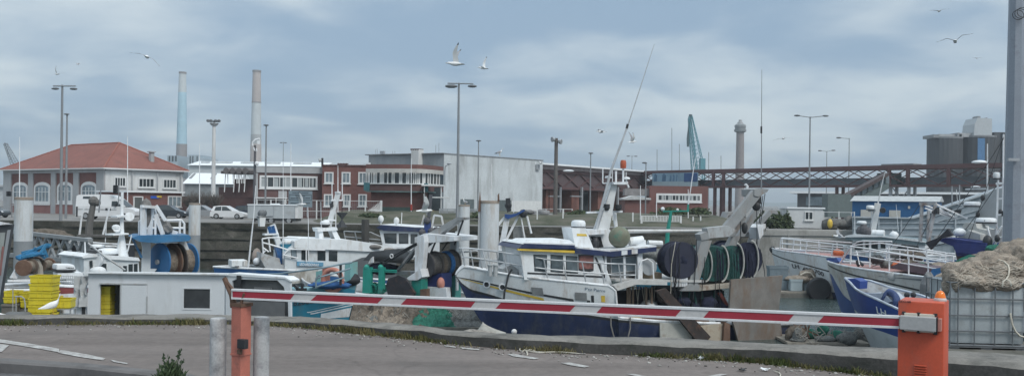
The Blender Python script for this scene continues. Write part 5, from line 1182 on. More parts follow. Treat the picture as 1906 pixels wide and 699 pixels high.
# vehicles -----------------------------------------------------------
tyre = M('tyre', (.02,.02,.022), .8); rim = M('rim', (.35,.36,.37), .4, .5)
def wheel(root, c, r, w=.2):
    mb = MB(); mb.lathe([(r*.6,-w/2),(r*.95,-w/2),(r,-w*.3),(r,w*.3),(r*.95,w/2),(r*.6,w/2)], c, 18, (0,1,0)); o = mb.build('wheel', tyre, root, smooth=40)
    mb = MB(); mb.lathe([(r*.62,-w*.52),(r*.5,-w*.56),(.05,-w*.5)], c, 14, (0,1,0)); mb.build('rim', rim, o)
def carthing(px0, px1, d, lab, mat, prof, roofp, name='parked_car', cat='car', W_=1.7, wheels=(.19,.80), wr=.30, flip=False, grp='vehicles parked on the far quay', glassm=None, win=None):
    a = gx(px0, d, FZ); b = gx(px1, d, FZ); L = b.x-a.x; c = (a+b)/2
    t = thing(name, lab, cat, c, grp); y0 = c.y; z0 = FZ
    X = lambda f: (a.x+L*f) if not flip else (b.x-L*f)
    def body(pp, y_in_top=0.0):
        mb = MB(); n = len(pp); zmax = max(z for _, z in pp); zmin = min(z for _, z in pp); rows = []
        for yy, k in ((-W_/2,.9),(-W_/2*.96,1),(W_/2*.96,1),(W_/2,.9)):
            rows.append([Vector((X(f), y0+yy*(1-y_in_top*(z-zmin)/(zmax-zmin+1e-6)), z0+z)) for f, z in pp+pp[:1]])
        mb.grid(rows); mb.face(rows[0][:-1]); mb.face(rows[-1][:-1]); return mb
    mb = body(prof); bo = mb.build('body', mat, t, smooth=35)
    mb = body(roofp, .22); cb = mb.build('cabin', mat, t, smooth=35)
    if win:
        for wp in win:
            mb = MB(); zb_ = min(z for _, z in roofp); zt_ = max(z for _, z in roofp)
            mb.face([Vector((X(f), y0-W_/2*(1-.22*(z-zb_)/(zt_-zb_))-.012, z0+z)) for f, z in wp]); mb.build('window', glassm or glass, t, recalc=False)
    for f in wheels: wheel(t, Vector((X(f), y0-W_/2+.06, z0+wr)), wr); wheel(t, Vector((X(f), y0+W_/2-.06, z0+wr)), wr)
    mb = MB(); p = Vector((X(.965), y0-W_/2+.12, z0+max(.55, prof[0][1]+.32))); mb.ball(p, .13, 8, (1.6,.8,.7)); mb.build('headlight', M('lamp_glass', (.6,.62,.65), .15), t)
    mb = MB(); mb.ball(Vector((X(.03), y0-W_/2+.12, z0+.75)), .11, 8, (.6,.8,1.4)); mb.build('tail_light', M('tail_red', (.30,.03,.03), .3), t)
    return t
carprof = [(0,.28),(.10,.22),(.90,.20),(.99,.28),(1.0,.50),(.96,.68),(.74,.86),(.10,.90),(.01,.75)]
hatch = [(.03,.86),(.10,1.36),(.26,1.44),(.46,1.42),(.73,.86)]
hwin = [[(.13,.90),(.16,1.30),(.33,1.36),(.33,.90)],[(.35,.90),(.35,1.36),(.47,1.34),(.65,.90)]]
carw = M('car_white', (.66,.67,.68), .25, var=.03, spec=.6); cars = M('car_silver', (.33,.345,.36), .25, .3, var=.04); card = M('car_dark', (.035,.045,.055), .2, var=.05, spec=.6); cardb = M('car_blue_dark', (.03,.04,.06), .25)
carthing(395, 458, 100, 'white hatchback parked facing right beside the white trailer', carw, carprof, hatch, win=hwin)
carthing(349, 413, 104, 'silver car parked half behind the second mooring pile', cars, carprof, hatch, win=hwin)
carthing(291, 349, 101, 'dark hatchback parked beside the brick annex door', card, carprof, hatch, win=hwin)
carthing(436, 500, 106, 'dark car mostly hidden behind the white hatchback', cardb, carprof, hatch, win=hwin)
carthing(-40, 12, 93, 'dark car cut off by the left edge of the photo', card, carprof, hatch, win=hwin)
carthing(196, 258, 103, 'white car with its bonnet showing behind the white van', carw, carprof, hatch, win=hwin)
vp = [(0,.35),(.95,.30),(1.0,.45),(1.0,.85),(.97,1.02),(.82,1.25),(.74,1.30),(0,1.30)]
vr = [(.0,1.29),(.0,2.30),(.03,2.42),(.40,2.48),(.58,2.42),(.70,2.0),(.83,1.28)]
t = carthing(149, 259, 91, 'big white high roofed van parked in front of the tiled house', carw, vp, vr, 'parked_van', 'van', 1.95, (.17,.80), .34, win=[[(.60,1.32),(.60,1.82),(.685,1.84),(.775,1.32)],[(.11,2.02),(.11,2.26),(.235,2.26),(.235,2.02)]])
vx = lambda f: gx(149,91,0).x+(gx(259,91,0).x-gx(149,91,0).x)*f
mb = MB(); mb.face([Vector((vx(f)+.015, 91+yy, FZ+z)) for f, z, yy in ((.835,1.30,-.8),(.835,1.30,.8),(.705,1.99,.68),(.705,1.99,-.68))]); mb.build('windscreen', glass, t, recalc=False)
mb = MB(); mb.box((vx(.35), 91-.985, FZ+1.0), (4.0,.03,.10)); mb.build('side_strip', steelg, t)
mb = MB(); [mb.box((vx(f), 91-.985, FZ+1.02), (.22,.04,.22)) for f in (.52,.575)]; mb.build('badge', black, t)
mb = MB(); mb.box((vx(.68), 91-1.08, FZ+1.45), (.12,.2,.28)); mb.build('mirror', black, t)
mb = MB(); mb.box((vx(.025), 91-.98, FZ+.75), (.16,.05,1.0)); mb.build('rear_bumper', black, t)
# trailer
tf = Fr(461,86.5,556,86.5); t = thing('box_trailer', 'long low white box trailer parked on the far quay edge', 'trailer', tf.w(2,FZ,0))
mb = MB(); tf.pbox(mb, 461,382,549,406, 0,2.2); mb.build('box', M('trailer_side', (.40,.43,.45), .55, var=.06, dirt=(.3,.31,.31), damt=.3), t)
mb = MB(); tf.pbox(mb, 549.2,382,554.5,406, .05,2.1); mb.build('tail_panel', frame_w, t)
mb = MB(); tf.pbox(mb, 460,380,555,382, -.05,2.25); mb.build('top_rail', roofw, t)
mb = MB(); tf.pbox(mb, 509,382.5,510,406, -.03,0); tf.pbox(mb, 548,382.5,549.2,406, -.03,0); mb.build('seam', galv, t)
mb = MB(); tf.pbox(mb, 470,406.5,552,411, .1,2.0); mb.build('chassis', black, t)
for x in (505,538): wheel(t, tf.pt(x,410,.15), .33)
mb = MB(); tf.slab(mb, [(500,380.5),(505,378.5),(515,378.5),(520,380.5)], .2,1); mb.build('roof_vent', roofw, t)
# mooring piles
def pile(xl, xr, yt, yb, d, lab, split=None, cap=True):
    cx = (xl+xr)/2; r = (xr-xl)/2*m_(d); c = gx(cx, d, WZ-2); zt = at(cx, yt, d).z; t = thing('mooring_pile', lab, 'mooring pile', c, 'tall mooring piles in the basin')
    zs = at(cx, split, d).z if split else c.z
    wp = M('pile_white', (.56,.585,.60), .6, var=.07, scale=.8, dirt=(.34,.27,.20), damt=.5, streak=.12, dscale=2.2)
    mb = MB(); mb.lathe([(r,zs-c.z),(r,zt-c.z-.12)], c, 28); mb.build('white_section', wp, t, smooth=40)
    mb = MB(); mb.lathe([(r*1.02,zt-c.z-.14),(r*1.02,zt-c.z),(r*.9,zt-c.z+.02)], c, 28); mb.build('rim', M('pile_rim', (.30,.26,.22), .8, var=.2, scale=4, dirt=RUST, damt=.5, dscale=4), t, smooth=40)
    if split: mb = MB(); mb.lathe([(r*1.003,0),(r*1.003,zs-c.z+.001)], c, 28); mb.build('grey_section', M('pile_grey', (.25,.27,.285), .7, var=.1, scale=1, dirt=(.16,.16,.15), damt=.4, streak=.2), t, smooth=40)
    mb = MB(); mb.box((c.x-r*1.02, c.y-r*.3, zt-1.5), (.1,.2,3.0)); mb.build('guide', steelg, t) if r > .4 and xl > 800 else None
    return c, zt
pile(25,57,367,545,50,'left mooring pile, white above and grey below, behind the notice board',448)
pile(350,371,378,510,78,'mooring pile with white top and grey foot beside the blue net reel',437)
c1, z1 = pile(851,872.5,381,510,80,'slim white mooring pile with a gull sitting on top')
c2, z2 = pile(889,925.5,373.5,470,47,'thick white mooring pile behind the bow of the navy and white trawler')
t_ = gull_stand(Vector((c1.x+.1,c1.y-.1,z1)), R(170), 'gull sitting on top of the slim white mooring pile', 1.25)
mb = MB(); p = Vector((c2.x, c2.y, z2)); r = 18*m_(47); mb.prism([p+Vector((-r*1.15,-.3,-.55)), p+Vector((-r*.9,-.3,-.55)), p+Vector((-r*.9,-.3,.1)), p+Vector((-r*.98,-.3,.5))], (0,.3,0)); mb.prism([p+Vector((r*.85,-.3,0)), p+Vector((r*1.05,-.3,0)), p+Vector((r*1.0,-.3,.42)), p+Vector((r*.85,-.3,.3))], (0,.3,0)); single(mb, 'pile_bracket', rust, 'rusty brackets on top of the thick white mooring pile', 'bracket')
# gangway on the left
gf = Fr(55,58,168,54); t = thing('gangway', 'grey lattice sided gangway sloping down behind the left mooring pile', 'gangway', gf.w(2,-3,0))
for off in (0, 1.4):
    mb = MB(); mb.bar(gf.pt(20,430,off), gf.pt(168,447,off), .30,.22); mb.bar(gf.pt(20,474,off), gf.pt(160,487,off), .32,.25)
    xs = [60,72,88,104,121,138,154]
    for i in range(len(xs)-1):
        y = lambda x, k: (434+(x-55)*.118) if k else (478+(x-55)*.09)
        mb.bar(gf.pt(xs[i],y(xs[i],1),off), gf.pt(xs[i+1],y(xs[i+1],0),off), .13); mb.bar(gf.pt(xs[i],y(xs[i],0),off), gf.pt(xs[i+1],y(xs[i+1],1),off), .13)
    mb.build('side_truss', M('gangway_grey', (.27,.285,.295), .6, .1, var=.1), t)
mb = MB(); gf.slab(mb, [(20,470),(160,484),(160,487),(20,474)], .05,1.35); mb.build('deck', rgrey, t)
mb = MB(); mb.bar(gf.pt(165,443,.2), gf.pt(150,510,.2), .42,.3); mb.build('end_post', MATS['gangway_grey'], t)
mb = MB(); lump(mb, at(85,440,60), (1.6,.8,.5), 24, 88, .3, 2); lump(mb, at(68,437,60), (.8,.6,.4), 24, 89, .3, 2); single(mb, 'net_heap', netb, 'brown net heap lying behind the gangway top', 'fishing net', smooth=70)
# ================================================================== BOATS
def interp(pts):
    pts = sorted(pts)
    def f(x):
        if x <= pts[0][0]: return pts[0][1]
        for (a,b),(c,d) in zip(pts, pts[1:]):
            if x <= c: return b+(d-b)*(x-a)/max(c-a,1e-9)
        return pts[-1][1]
    return f
deckg = M('deck_grey', (.20,.21,.21), .8, var=.2, dirt=(.13,.11,.10), damt=.4)
deckr = M('deck_pink', (.34,.19,.18), .7, var=.15, dirt=(.25,.2,.18), damt=.4)
inner = M('bulwark_inner', (.42,.44,.45), .6, var=.15, dirt=(.25,.2,.16), damt=.5, dscale=3)
class Hull:
    """lofted hull: s runs along the frame from stern s0 to bow s1, side offsets are lateral"""
    def __init__(h, fr, s0, s1, B, sheer, zb, rake=.9, full=.55, flare=.35, tuck=.12):
        h.fr, h.s0, h.s1, h.B, h.sheer, h.zb, h.rake, h.full, h.flare, h.tuck = fr, s0, s1, B, sheer, zb, rake, full, flare, tuck
        h.dir = 1 if s1 > s0 else -1
    def half(h, t, w):
        tt = max(0, (t-h.full)/(1-h.full)); top = max(0, 1-tt**2.3); low = max(0, 1-tt**1.25)
        k = low+(top-low)*w; aft = 1-h.tuck*max(0, 1-t/.35)**1.5
        return h.B/2*k*aft*(1-h.flare*(1-w)**1.6)+.03
    def p(h, t, z, side=-1, out=0):
        zs = h.sheer(t); w = min(1.0, max(0, (z-h.zb)/(zs-h.zb)))
        s = h.s0+(h.s1-h.s0)*t-h.dir*h.rake*(1-w)**1.3*t**3
        return h.fr.w(s, z, side*(h.half(t,w)+out))
    def build(h, root, bands, mats, deck, bul=.55, nt=44, name='hull', capm=None, ts=None):
        """bands(t): list of z boundaries from keel to sheer"""
        ts = ts or [i/nt for i in range(nt+1)]
        mb = MB()
        for side in (-1, 1):
            zl = [bands(t) for t in ts]
            for k in range(len(zl[0])-1):
                rows = []
                for q in range(5 if k == 0 or True else 2):
                    f = q/4; rows.append([h.p(t, zl[i][k]+(zl[i][k+1]-zl[i][k])*f, side) for i, t in enumerate(ts)])
                mb.mat(k).grid(rows)
        k = len(mats)
        # transom
        zl = bands(0)
        for j in range(len(zl)-1):
            mb.mat(j).face([h.p(0,zl[j],-1), h.p(0,zl[j],1), h.p(0,zl[j+1],1), h.p(0,zl[j+1],-1)])
        o = mb.build(name, mats, root, smooth=50)
        d = MB(); d.grid([[h.p(t, h.sheer(t)-bul, -1, -.05) for t in ts], [h.fr.w(h.s0+(h.s1-h.s0)*t-h.dir*.05*t, h.sheer(t)-bul+.05, 0) for t in ts], [h.p(t, h.sheer(t)-bul, 1, -.05) for t in ts]])
        d.build('deck', deck, root)
        b = MB()
        for side in (-1,1): b.grid([[h.p(t, h.sheer(t)-bul, side, -.07) for t in ts], [h.p(t, h.sheer(t)-.01, side, -.07) for t in ts]])
        b.build('bulwark', inner, root)
        c = MB()
        for side in (-1,1): c.tube([h.p(t, h.sheer(t), side, -.03) for t in ts], .06, 6)
        c.build('gunwale', capm or whiteb, root, smooth=60)
        return o
    def stripe(h, mb, t0, t1, za, zb, n=16, out=.012, side=-1):
        rows = [[h.p(t0+(t1-t0)*i/n, za(t0+(t1-t0)*i/n), side, out) for i in range(n+1)], [h.p(t0+(t1-t0)*i/n, zb(t0+(t1-t0)*i/n), side, out) for i in range(n+1)]]
        return mb.grid(rows)
    def t_of(h, px, py, side=-1):
        best = None
        for i in range(201):
            t = i/200
            for j in range(9):
                pass
            q = h.p(t, h.sheer(t)-.3, side); x, y = proj(q)
            e = abs(x-px)
            if best is None or e < best[0]: best = (e, t)
        return best[1]
    def on(h, px, py, side=-1):
        """t, z on the hull side seen at a photo pixel"""
        lo = None
        for i in range(121):
            t = i/120
            zs = h.sheer(t)
            for j in range(25):
                z = h.zb+(zs-h.zb)*j/24; x, y = proj(h.p(t,z,side)); e = (x-px)**2+(y-py)**2
                if lo is None or e < lo[0]: lo = (e, t, z)
        return lo[1], lo[2]
def hull_text(h, mb, s, a, b, hgt, out=.03):
    ta, za = h.on(*a); tb, zb = h.on(*b); q = MB(); text_mesh(q, s, (0,0,0), (1,0,0), (0,1,0), 1.0, width=1.0, bold=.02)
    n = len(mb.v)
    mb.add([h.p(ta+(tb-ta)*v.x, za+(zb-za)*v.x+v.y*hgt, -1, out) for v in q.v], q.f)
def rails(h, root, t0, t1, height, n, levels, mat=rail_w, r=.022, sides=(-1,1), name='rail', inset=-.08, slant=0):
    for side in sides:
        mb = MB()
        ts = [t0+(t1-t0)*i/(n*2) for i in range(n*2+1)]
        for f in levels: mb.tube([h.p(t, h.sheer(t), side, inset)+Vector((0,0,height*f)) for t in ts], r, 5)
        for i in range(n+1):
            t = t0+(t1-t0)*i/n; t2 = min(max(t+slant, min(t0,t1)), max(t0,t1)); b = h.p(t, h.sheer(t), side, inset); e = h.p(t2, h.sheer(t2), side, inset)+Vector((0,0,height)); mb.tube([b,e], r*1.1, 5)
        mb.build(name, mat, root, smooth=60)
def winp(fr, root, pts, off, gl=glass, fw=.05, fm=None, name='window'):
    P_ = [fr.pt(x,y,off-.012) for x,y in pts]; c = sum(P_, Vector())/len(P_)
    f = MB(); Q = [c+(p-c)*(1+fw/max(.15,(p-c).length)) for p in P_]; f.prism([q+fr.n*.006 for q in Q], fr.n*.02); 
    o = f.build(name, fm or black, root); g = MB(); g.face([p-fr.n*.010 for p in P_]); g.build('pane', gl, o, recalc=False); return o
def reel(fr, root, cx, cy, off0, off1, rf, rc, mat_f, mat_c, name='net_reel', spokes=False, n=28):
    """net drum whose axle is square to the frame plane"""
    c = fr.pt(cx, cy, off0); mb = MB(); d = fr.n; L = off1-off0
    mb.lathe([(rc,.04),(rc*1.03,L*.25),(rc*.98,L*.5),(rc*1.04,L*.75),(rc,L-.04)], c, n, d); o = mb.build(name, mat_c, root, smooth=50)
    for q in (0, L):
        f = MB(); f.lathe([(rf,q-.03),(rf,q+.03),(rf*.97,q+.035),(.05,q+.035)] if q else [(.05,q-.035),(rf*.97,q-.035),(rf,q-.03),(rf,q+.03)], c, n, d)
        f.build('flange', mat_f, o)
    return o
def reel_x(root, a, b, rf, rc, mats, core, name='net_reel', discs=(0,1), n=28):
    a = Vector(a); b = Vector(b); ax = (b-a); L = ax.length; mb = MB()
    prof = [(rc*(1+.06*math.sin(i*1.9)), L*i/14) for i in range(15)]; mb.lathe(prof, a, n, ax); o = mb.build(name, core, root, smooth=50)
    for i, f in enumerate(discs):
        g = MB(); g.lathe([(.05,-.04),(rf*.96,-.04),(rf,-.03),(rf,.03),(rf*.96,.04),(.05,.04)], a+ax*f, n, ax); g.build('flange', mats[i % len(mats)], o)
    return o
def dome(root, c, r, h, name='radar', mat=None, txt=None, R_=None):
    mb = MB(); mb.lathe([(r*.82,0),(r,h*.25),(r,h*.65),(r*.86,h*.92),(r*.5,h)], c, 20); o = mb.build(name, mat or white, root, smooth=50)
    mb = MB(); mb.lathe([(r*1.004,h*.02-.03),(r*1.004,h*.12)], c, 20); mb.build('dark_band', black, o)
    if txt: mb = MB(); text_mesh(mb, txt, Vector(c)+Vector((-r*.62,-r*.83,h*.36)), (1,0,0), (0,0,1), h*.26, width=r*1.25, bold=.01); mb.build('lettering', black, o, recalc=False)
    return o
def whip(root, pts, d, r=(.03,.012), mat=rail_w, name='aerial'):
    P_ = [at(x,y,d) for x,y in pts]; n = len(P_); mb = MB(); mb.tube(P_, [r[0]+(r[1]-r[0])*i/(n-1) for i in range(n)], 5); return mb.build(name, mat, root)
# ---------------------------------------------------------------- navy and white stern trawler (centre)
g = Fr(849,42.2,1440,47.0); BW = 4.7; hb = BW/2
t = thing('trawler', 'navy and white trawler with yellow stripe, tall raking mast and net reels astern', 'fishing boat', g.w(g.L*.5, WZ, 0), 'fishing boats moored in the basin')
s_of = lambda px, py, off: g.sz(px,py,off)[0]
sb_, ss_ = g.sz(849,512,0)[0], g.sz(1432,560,0)[0]
topz = [(g.sz(849,511,0)),(g.sz(862,503,-.8)),(g.sz(878,499,-1.5)),(g.sz(930,509,-2.1)),(g.sz(983,518,-hb)),(g.sz(1060,524.5,-hb)),(g.sz(1135,531,-hb)),(g.sz(1146,541,-hb)),(g.sz(1151,590,-hb)),(g.sz(1230,597,-hb)),(g.sz(1432,604,-hb))]
tz = interp(topz)
sh = lambda t: tz(ss_+(sb_-ss_)*t)
bz = interp([g.sz(849,514,0),g.sz(855,528,-.3),g.sz(868,541,-.9),g.sz(909,552,-1.7),g.sz(985,577,-2.1),g.sz(1068,585,-hb),g.sz(1133,593,-hb),g.sz(1228,600,-hb),g.sz(1432,606.5,-hb)])
G = Hull(g, ss_, sb_, BW, sh, WZ-.7, rake=2.5, full=.50, flare=.30)
def bandsG(t):
    s = ss_+(sb_-ss_)*t; z = min(bz(s), sh(t)-.05); return [WZ-.7, z-.13, z, max(sh(t), z+.04)]
tsG = sorted(set([i/50 for i in range(51)]+[ (s-ss_)/(sb_-ss_) for s in (g.sz(1146,541,-hb)[0], g.sz(1151,590,-hb)[0], g.sz(1140,535,-hb)[0])]+[.97,.985,.995]))
G.build(t, bandsG, [navy, black, hullw], deckg, bul=.35, ts=tsG)
def zline(pts): f = interp([g.sz(x,y,-hb+.25) for x,y in pts]); return lambda tt: f(ss_+(sb_-ss_)*tt)
tp = lambda px: (g.sz(px,530,-hb+.2)[0]-ss_)/(sb_-ss_)
mb = MB(); G.stripe(mb, tp(866), tp(1066), zline([(866,521.5),(910,529.5),(991,545.5),(1066,557)]), zline([(866,522.5),(910,532.5),(991,549.5),(1066,561.5)]), 20); G.stripe(mb, tp(1090), tp(1096), zline([(1090,558),(1096,559)]), zline([(1090,562),(1096,562)]), 2); G.stripe(mb, tp(1098), tp(1103), zline([(1098,549),(1103,549)]), zline([(1098,562),(1103,562)]), 2); mb.build('black_stripe', black, t)
mb = MB(); G.stripe(mb, tp(874), tp(1012), zline([(874,525.5),(943,541.5),(1012,557)]), zline([(874,526.3),(943,546),(1012,562)]), 20, .013); mb.build('yellow_stripe', yellowp, t)
mb = MB(); G.stripe(mb, tp(1116), tp(1123), zline([(1116,549),(1123,549)]), zline([(1116,561),(1123,562)]), 2); mb.build('yellow_mark', yellowp, t)
greyp = M('scupper_grey', (.20,.21,.215), .6)
for x0,x1,y0,y1 in ((993,1013,536,550),(1069,1090,543.5,558)):
    mb = MB(); G.stripe(mb, tp(x0), tp(x1), zline([(x0,y0),(x1,y0+1)]), zline([(x0,y1),(x1,y1+2)]), 4, .03); mb.build('scupper_plate', greyp, t)
for px, py in ((905,525.5),(934,531.5)):
    tt, z = G.on(px, py); p = G.p(tt, z, -1, .0); nrm = (G.p(tt+.004,z,-1)-G.p(tt-.004,z,-1)).cross(Vector((0,0,1))).normalized(); nrm = nrm if nrm.y < 0 else -nrm
    mb = MB(); mb.lathe([(.17,-.02),(.17,.06),(.12,.07),(.115,.02)], p, 18, nrm); o = mb.build('fairlead', whiteb, t, smooth=40); mb = MB(); mb.lathe([(.115,.0),(.115,.025)], p, 18, nrm); mb.build('hole', black, o)
tt, z = G.on(1090, 541); p = G.p(tt, z, -1, .02); q = G.p(tt-.02, sh(tt-.02)-(sh(tt)-z), -1, .02); mb = MB(); text_mesh(mb, "P'tit Pierre", p-Vector((0,0,.03)), q-p, (0,0,1), .14, width=.95); mb.build('boat_name', M('name_blue', (.05,.10,.16), .5), t, recalc=False)
# deckhouse
HW = 1.55
mb = MB(); g.slab(mb, [(968,463),(1060,466),(1120,474),(1140,530),(976,520)], -HW, HW); dh = mb.build('wheelhouse', white, t)
for pts in ([(994,474.5),(1017,475.5),(1017,504),(996,502.5)],[(1026,475),(1047,476),(1047,505.5),(1026,504)],[(1054.5,477),(1074,478),(1075,507),(1055,506)]): winp(g, dh, pts, -HW, M('wheelhouse_glass', (.10,.125,.14), .1, var=.5, scale=1.6, spec=.6), .05)
mb = MB(); g.pbox(mb, 1078,475,1104,500, -HW-.03,-HW-.003); po = mb.build('poster', M('poster_mix', (.22,.10,.09), .4, var=.6, scale=3, dirt=(.02,.02,.03), damt=.6, dscale=4), dh); mb = MB(); g.slab(mb, [(1076.5,473.5),(1105,474.5),(1105,503),(1091,508),(1077,502)], -HW-.02,-HW-.004); mb.build('poster_frame', black, po)
mb = MB(); g.slab(mb, [(1107,478),(1110,478),(1127,514),(1122,514)], -HW-.02,-HW-.002); g.slab(mb, [(982,506),(1128,513.5),(1128,516.5),(982,509)], -HW-.02,-HW-.002); mb.build('black_trim', black, dh)
mb = MB(); g.slab(mb, [(964,462),(972,455.5),(976,452.5),(1070,456),(1070,463)], -HW-.16, HW+.16); mb.build('roof_fascia', navy, t)
mb = MB(); g.slab(mb, [(972,453.6),(977,450.2),(1070,453.2),(1071,457)], -HW-.13, HW+.13); g.slab(mb, [(979,450.4),(988,446.5),(1060,446),(1071,453.6)], -HW+.35, HW-.3); mb.build('roof', white, t)
mb = MB(); g.slab(mb, [(964,462.5),(1072,466),(1072,470.5),(964,465.5)], -HW-.19, -HW-.01); mb.build('yellow_band', yellowp, t)
mb = MB(); g.slab(mb, [(1070,461),(1138,468),(1138,477),(1070,471)], -HW-.2, HW+.2); g.slab(mb, [(1138,467.5),(1222,459),(1222,467),(1138,478)], -HW-.2,HW+.2); mb.build('aft_fascia', navy, t); mb = MB(); g.slab(mb, [(1073,461.2),(1074,458.5),(1138,464.5),(1222,456.5),(1222,459.4),(1138,468)], -HW-.17, HW+.15); mb.build('aft_roof', whiteb, t)
mb = MB()
for x0, x1 in ((1157,1168),(1176,1187)): g.slab(mb, [(x0,466.2-(x0-1157)*.1),(x1,465.2-(x0-1157)*.1),(x1,473.2-(x0-1157)*.1),(x0,474.5-(x0-1157)*.1)], -HW-.215,-HW-.19)
mb.build('white_patch', whiteb, t)
mb = MB(); g.slab(mb, [(1120,474),(1188,470),(1188,512),(1140,520)], -HW+.5, HW-.3); mb.build('aft_cabin', M('aft_cabin', (.16,.17,.175), .5), t)
for pts in ([(1138,481),(1159,479),(1160,505),(1139,507)],[(1165,478.5),(1184,477),(1185,502),(1166,504)]): winp(g, t, pts, -HW+.48, glassb, .05, whiteb, 'aft_window')
mb = MB(); [mb.bar(g.pt(x,476,-HW), g.pt(x+1,521,-HW), .09) for x in (1127,1162,1188)]; g.slab(mb, [(1188,470),(1196,469),(1196,522),(1188,522)], -HW,-HW+.2); mb.build('aft_post', whiteb, t)
mb = MB(); g.slab(mb, [(1064,424),(1090,424),(1108,470),(1072,467)], -.7,.7); g.slab(mb, [(1090,429),(1135,429),(1140,470),(1104,470)], .2, 1.0); ub = mb.build('upper_box', white, t)
mb = MB(); g.slab(mb, [(1074,434.5),(1091,435),(1093,439),(1074,438.5)], -.72,-.703); mb.build('yellow_line', yellowp, ub); mb = MB(); g.slab(mb, [(1100,440),(1118,440),(1124,462),(1111,462)], .15,.21); mb.build('opening', black, ub)
mb = MB(); p = g.pt(1108,452,-.5); mb.ball(p, .2, 10, (1,1,1.6)); mb.box(p+Vector((0,0,-.3)), (.3,.3,.3)); mb.build('searchlight', black, t, smooth=60)
dome(t, g.pt(1076.5,422.5,-.2)-Vector((0,0,.02)), .345, .36, 'radar')
mb = MB(); p = g.pt(1076.5,424,-.2); mb.lathe([(.1,-.1),(.25,0)], p, 12); mb.build('radar_foot', black, t)
# mast
mb = MB(); mb.prism([g.pt(x,y,-.22) for x,y in ((1110,428),(1134,428),(1149.5,341),(1139.5,340))], g.n*.44); ms = mb.build('mast', M('mast_white', (.62,.64,.65), .5, var=.1, dirt=(.3,.25,.2), damt=.4, dscale=2), t)
mb = MB(); g.slab(mb, [(1141,338.5),(1169,338),(1168,343),(1143,343)], -.5,.5); g.slab(mb, [(1092,393.5),(1159,391.5),(1159,395),(1092,397)], -.06,.06); g.slab(mb, [(1089,427),(1136,427),(1137,434),(1095,437)], -.7,.9); mb.build('mast_platform', whiteb, ms)
mb = MB(); mb.tube([g.pt(1144,396,.3), g.pt(1147,430,.3)], .09); mb.build('mast_leg', rail_w, ms); mb = MB(); mb.tube([g.pt(1146.5,339,0), g.pt(1146.5,318,0)], .05); mb.tube([g.pt(1160,339,0), g.pt(1160,311,0)], .05); mb.tube([g.pt(1165,338,0), g.pt(1165.5,320,0)], .02); mb.tube([g.pt(1122,341,0), g.pt(1169,340,0)], .03); mb.tube([g.pt(1122,341,0), g.pt(1122,314,0)], .03); mb.tube([g.pt(1168,343,0),g.pt(1170,349,0)],.05); mb.build('mast_pole', rail_w, ms)
mb = MB(); mb.lathe([(.14,0),(.15,.15),(.15,.30),(.11,.40)], g.pt(1160,313,0), 12); mb.build('red_beacon', M('beacon_red', (.42,.10,.05), .35), ms, smooth=40)
for x, y in ((1132,329.5),(1166.5,331.5)):
    mb = MB(); mb.lathe([(.03,-.25),(.03,0),(.17,.01),(.15,.09),(.05,.12)], g.pt(x,y+2,0), 12); mb.build('gps_dome', white, ms, smooth=40)
mb = MB(); mb.lathe([(.10,0),(.16,.1),(.16,.3)], g.pt(1129,391,-.2), 10); mb.lathe([(.10,0),(.16,.1),(.16,.3)], g.pt(1151,392,-.2), 10); mb.build('mast_lamp', black, ms)
mb = MB(); mb.tube([g.pt(1108,432,-.3), g.pt(1137,318,-.3), g.pt(1168,235,-.3)], [.075,.06,.045], 6); mb.mat(1).tube([g.pt(1166.5,239,-.3), g.pt(1168.5,231,-.3)], .06, 6); mb.mat(0).tube([g.pt(1168,235,-.3), g.pt(1196,150,-.3), g.pt(1218,82,-.3)], [.032,.024,.014], 5); mb.build('whip_aerial', [M('aerial_grey', (.40,.42,.44), .5), black], t)
mb = MB(); mb.tube([g.pt(1112,428,-.25), g.pt(1139,342,-.25)], .02); [mb.tube([g.pt(1104+i*2.9,430-i*9.5,-.28), g.pt(1112+i*2.6,430-i*9.5,-.22)], .018) for i in range(1,9)]; mb.build('mast_ladder', galv, ms)
mb = MB(); mb.ball(g.pt(1153,441,-.9), .52, 24, (1,1,1)); o = mb.build('float_ball', M('float_olive', (.16,.165,.12), .6, var=.2, scale=3, dirt=(.03,.18,.13), damt=.45, dscale=2.2), t, smooth=80)
mb = MB(); mb.tube([g.pt(1171,449,-.6), g.pt(1196,446,-.6)], .20, 12); mb.box(g.pt(1192,452,-.6), (.5,.3,.3)); mb.build('liferaft', white, t, smooth=50)
mb = MB(); mb.tube([g.pt(1168,430,.3), g.pt(1316,429,.3)], [.10,.075], 10); mb.build('boom', M('boom_pale', (.55,.56,.56), .5, var=.1, dirt=(.3,.25,.2), damt=.4), t)
mb = MB(); mb.tube([g.pt(1206,452,.3), g.pt(1232,453,.3)], .15, 10); mb.build('life_cannister', white, t)
# forward rail
ft0, ft1 = tp(1180), .985
RL = interp([g.sz(880,464,-1.35),g.sz(945,471.5,-2.1),g.sz(1028,484,-2.2),g.sz(1133,490,-2.2),g.sz(1181,491.5,-2.2)])
for side, t0_, n in ((-1, tp(1181), 9), (1, tp(1000), 6)):
    mb = MB(); ts = [t0_+(.985-t0_)*i/36 for i in range(37)]
    rp = lambda tt, f: (lambda b: Vector((b.x, b.y, b.z+max(.2,(RL(ss_+(sb_-ss_)*tt)-b.z))*f)))(G.p(tt, max(sh(tt), G.sheer(tp(1120))-.1), side, -.12))
    for f in (1, .52): mb.tube([rp(tt, f) for tt in ts], .030, 6)
    for i in range(n+1): tt = t0_+(.985-t0_)*i/n; mb.tube([rp(max(t0_, min(.985, tt-.012)), 0), rp(tt, 1)], .030, 6)
    if side < 0: mb.tube([rp(.985,1), G.fr.w(sb_+.12, RL(sb_), 0)], .03)
    mb.build('bow_rail', M('rail_grey', (.50,.52,.54), .4, .3, var=.06), t, smooth=60)
mb = MB(); 
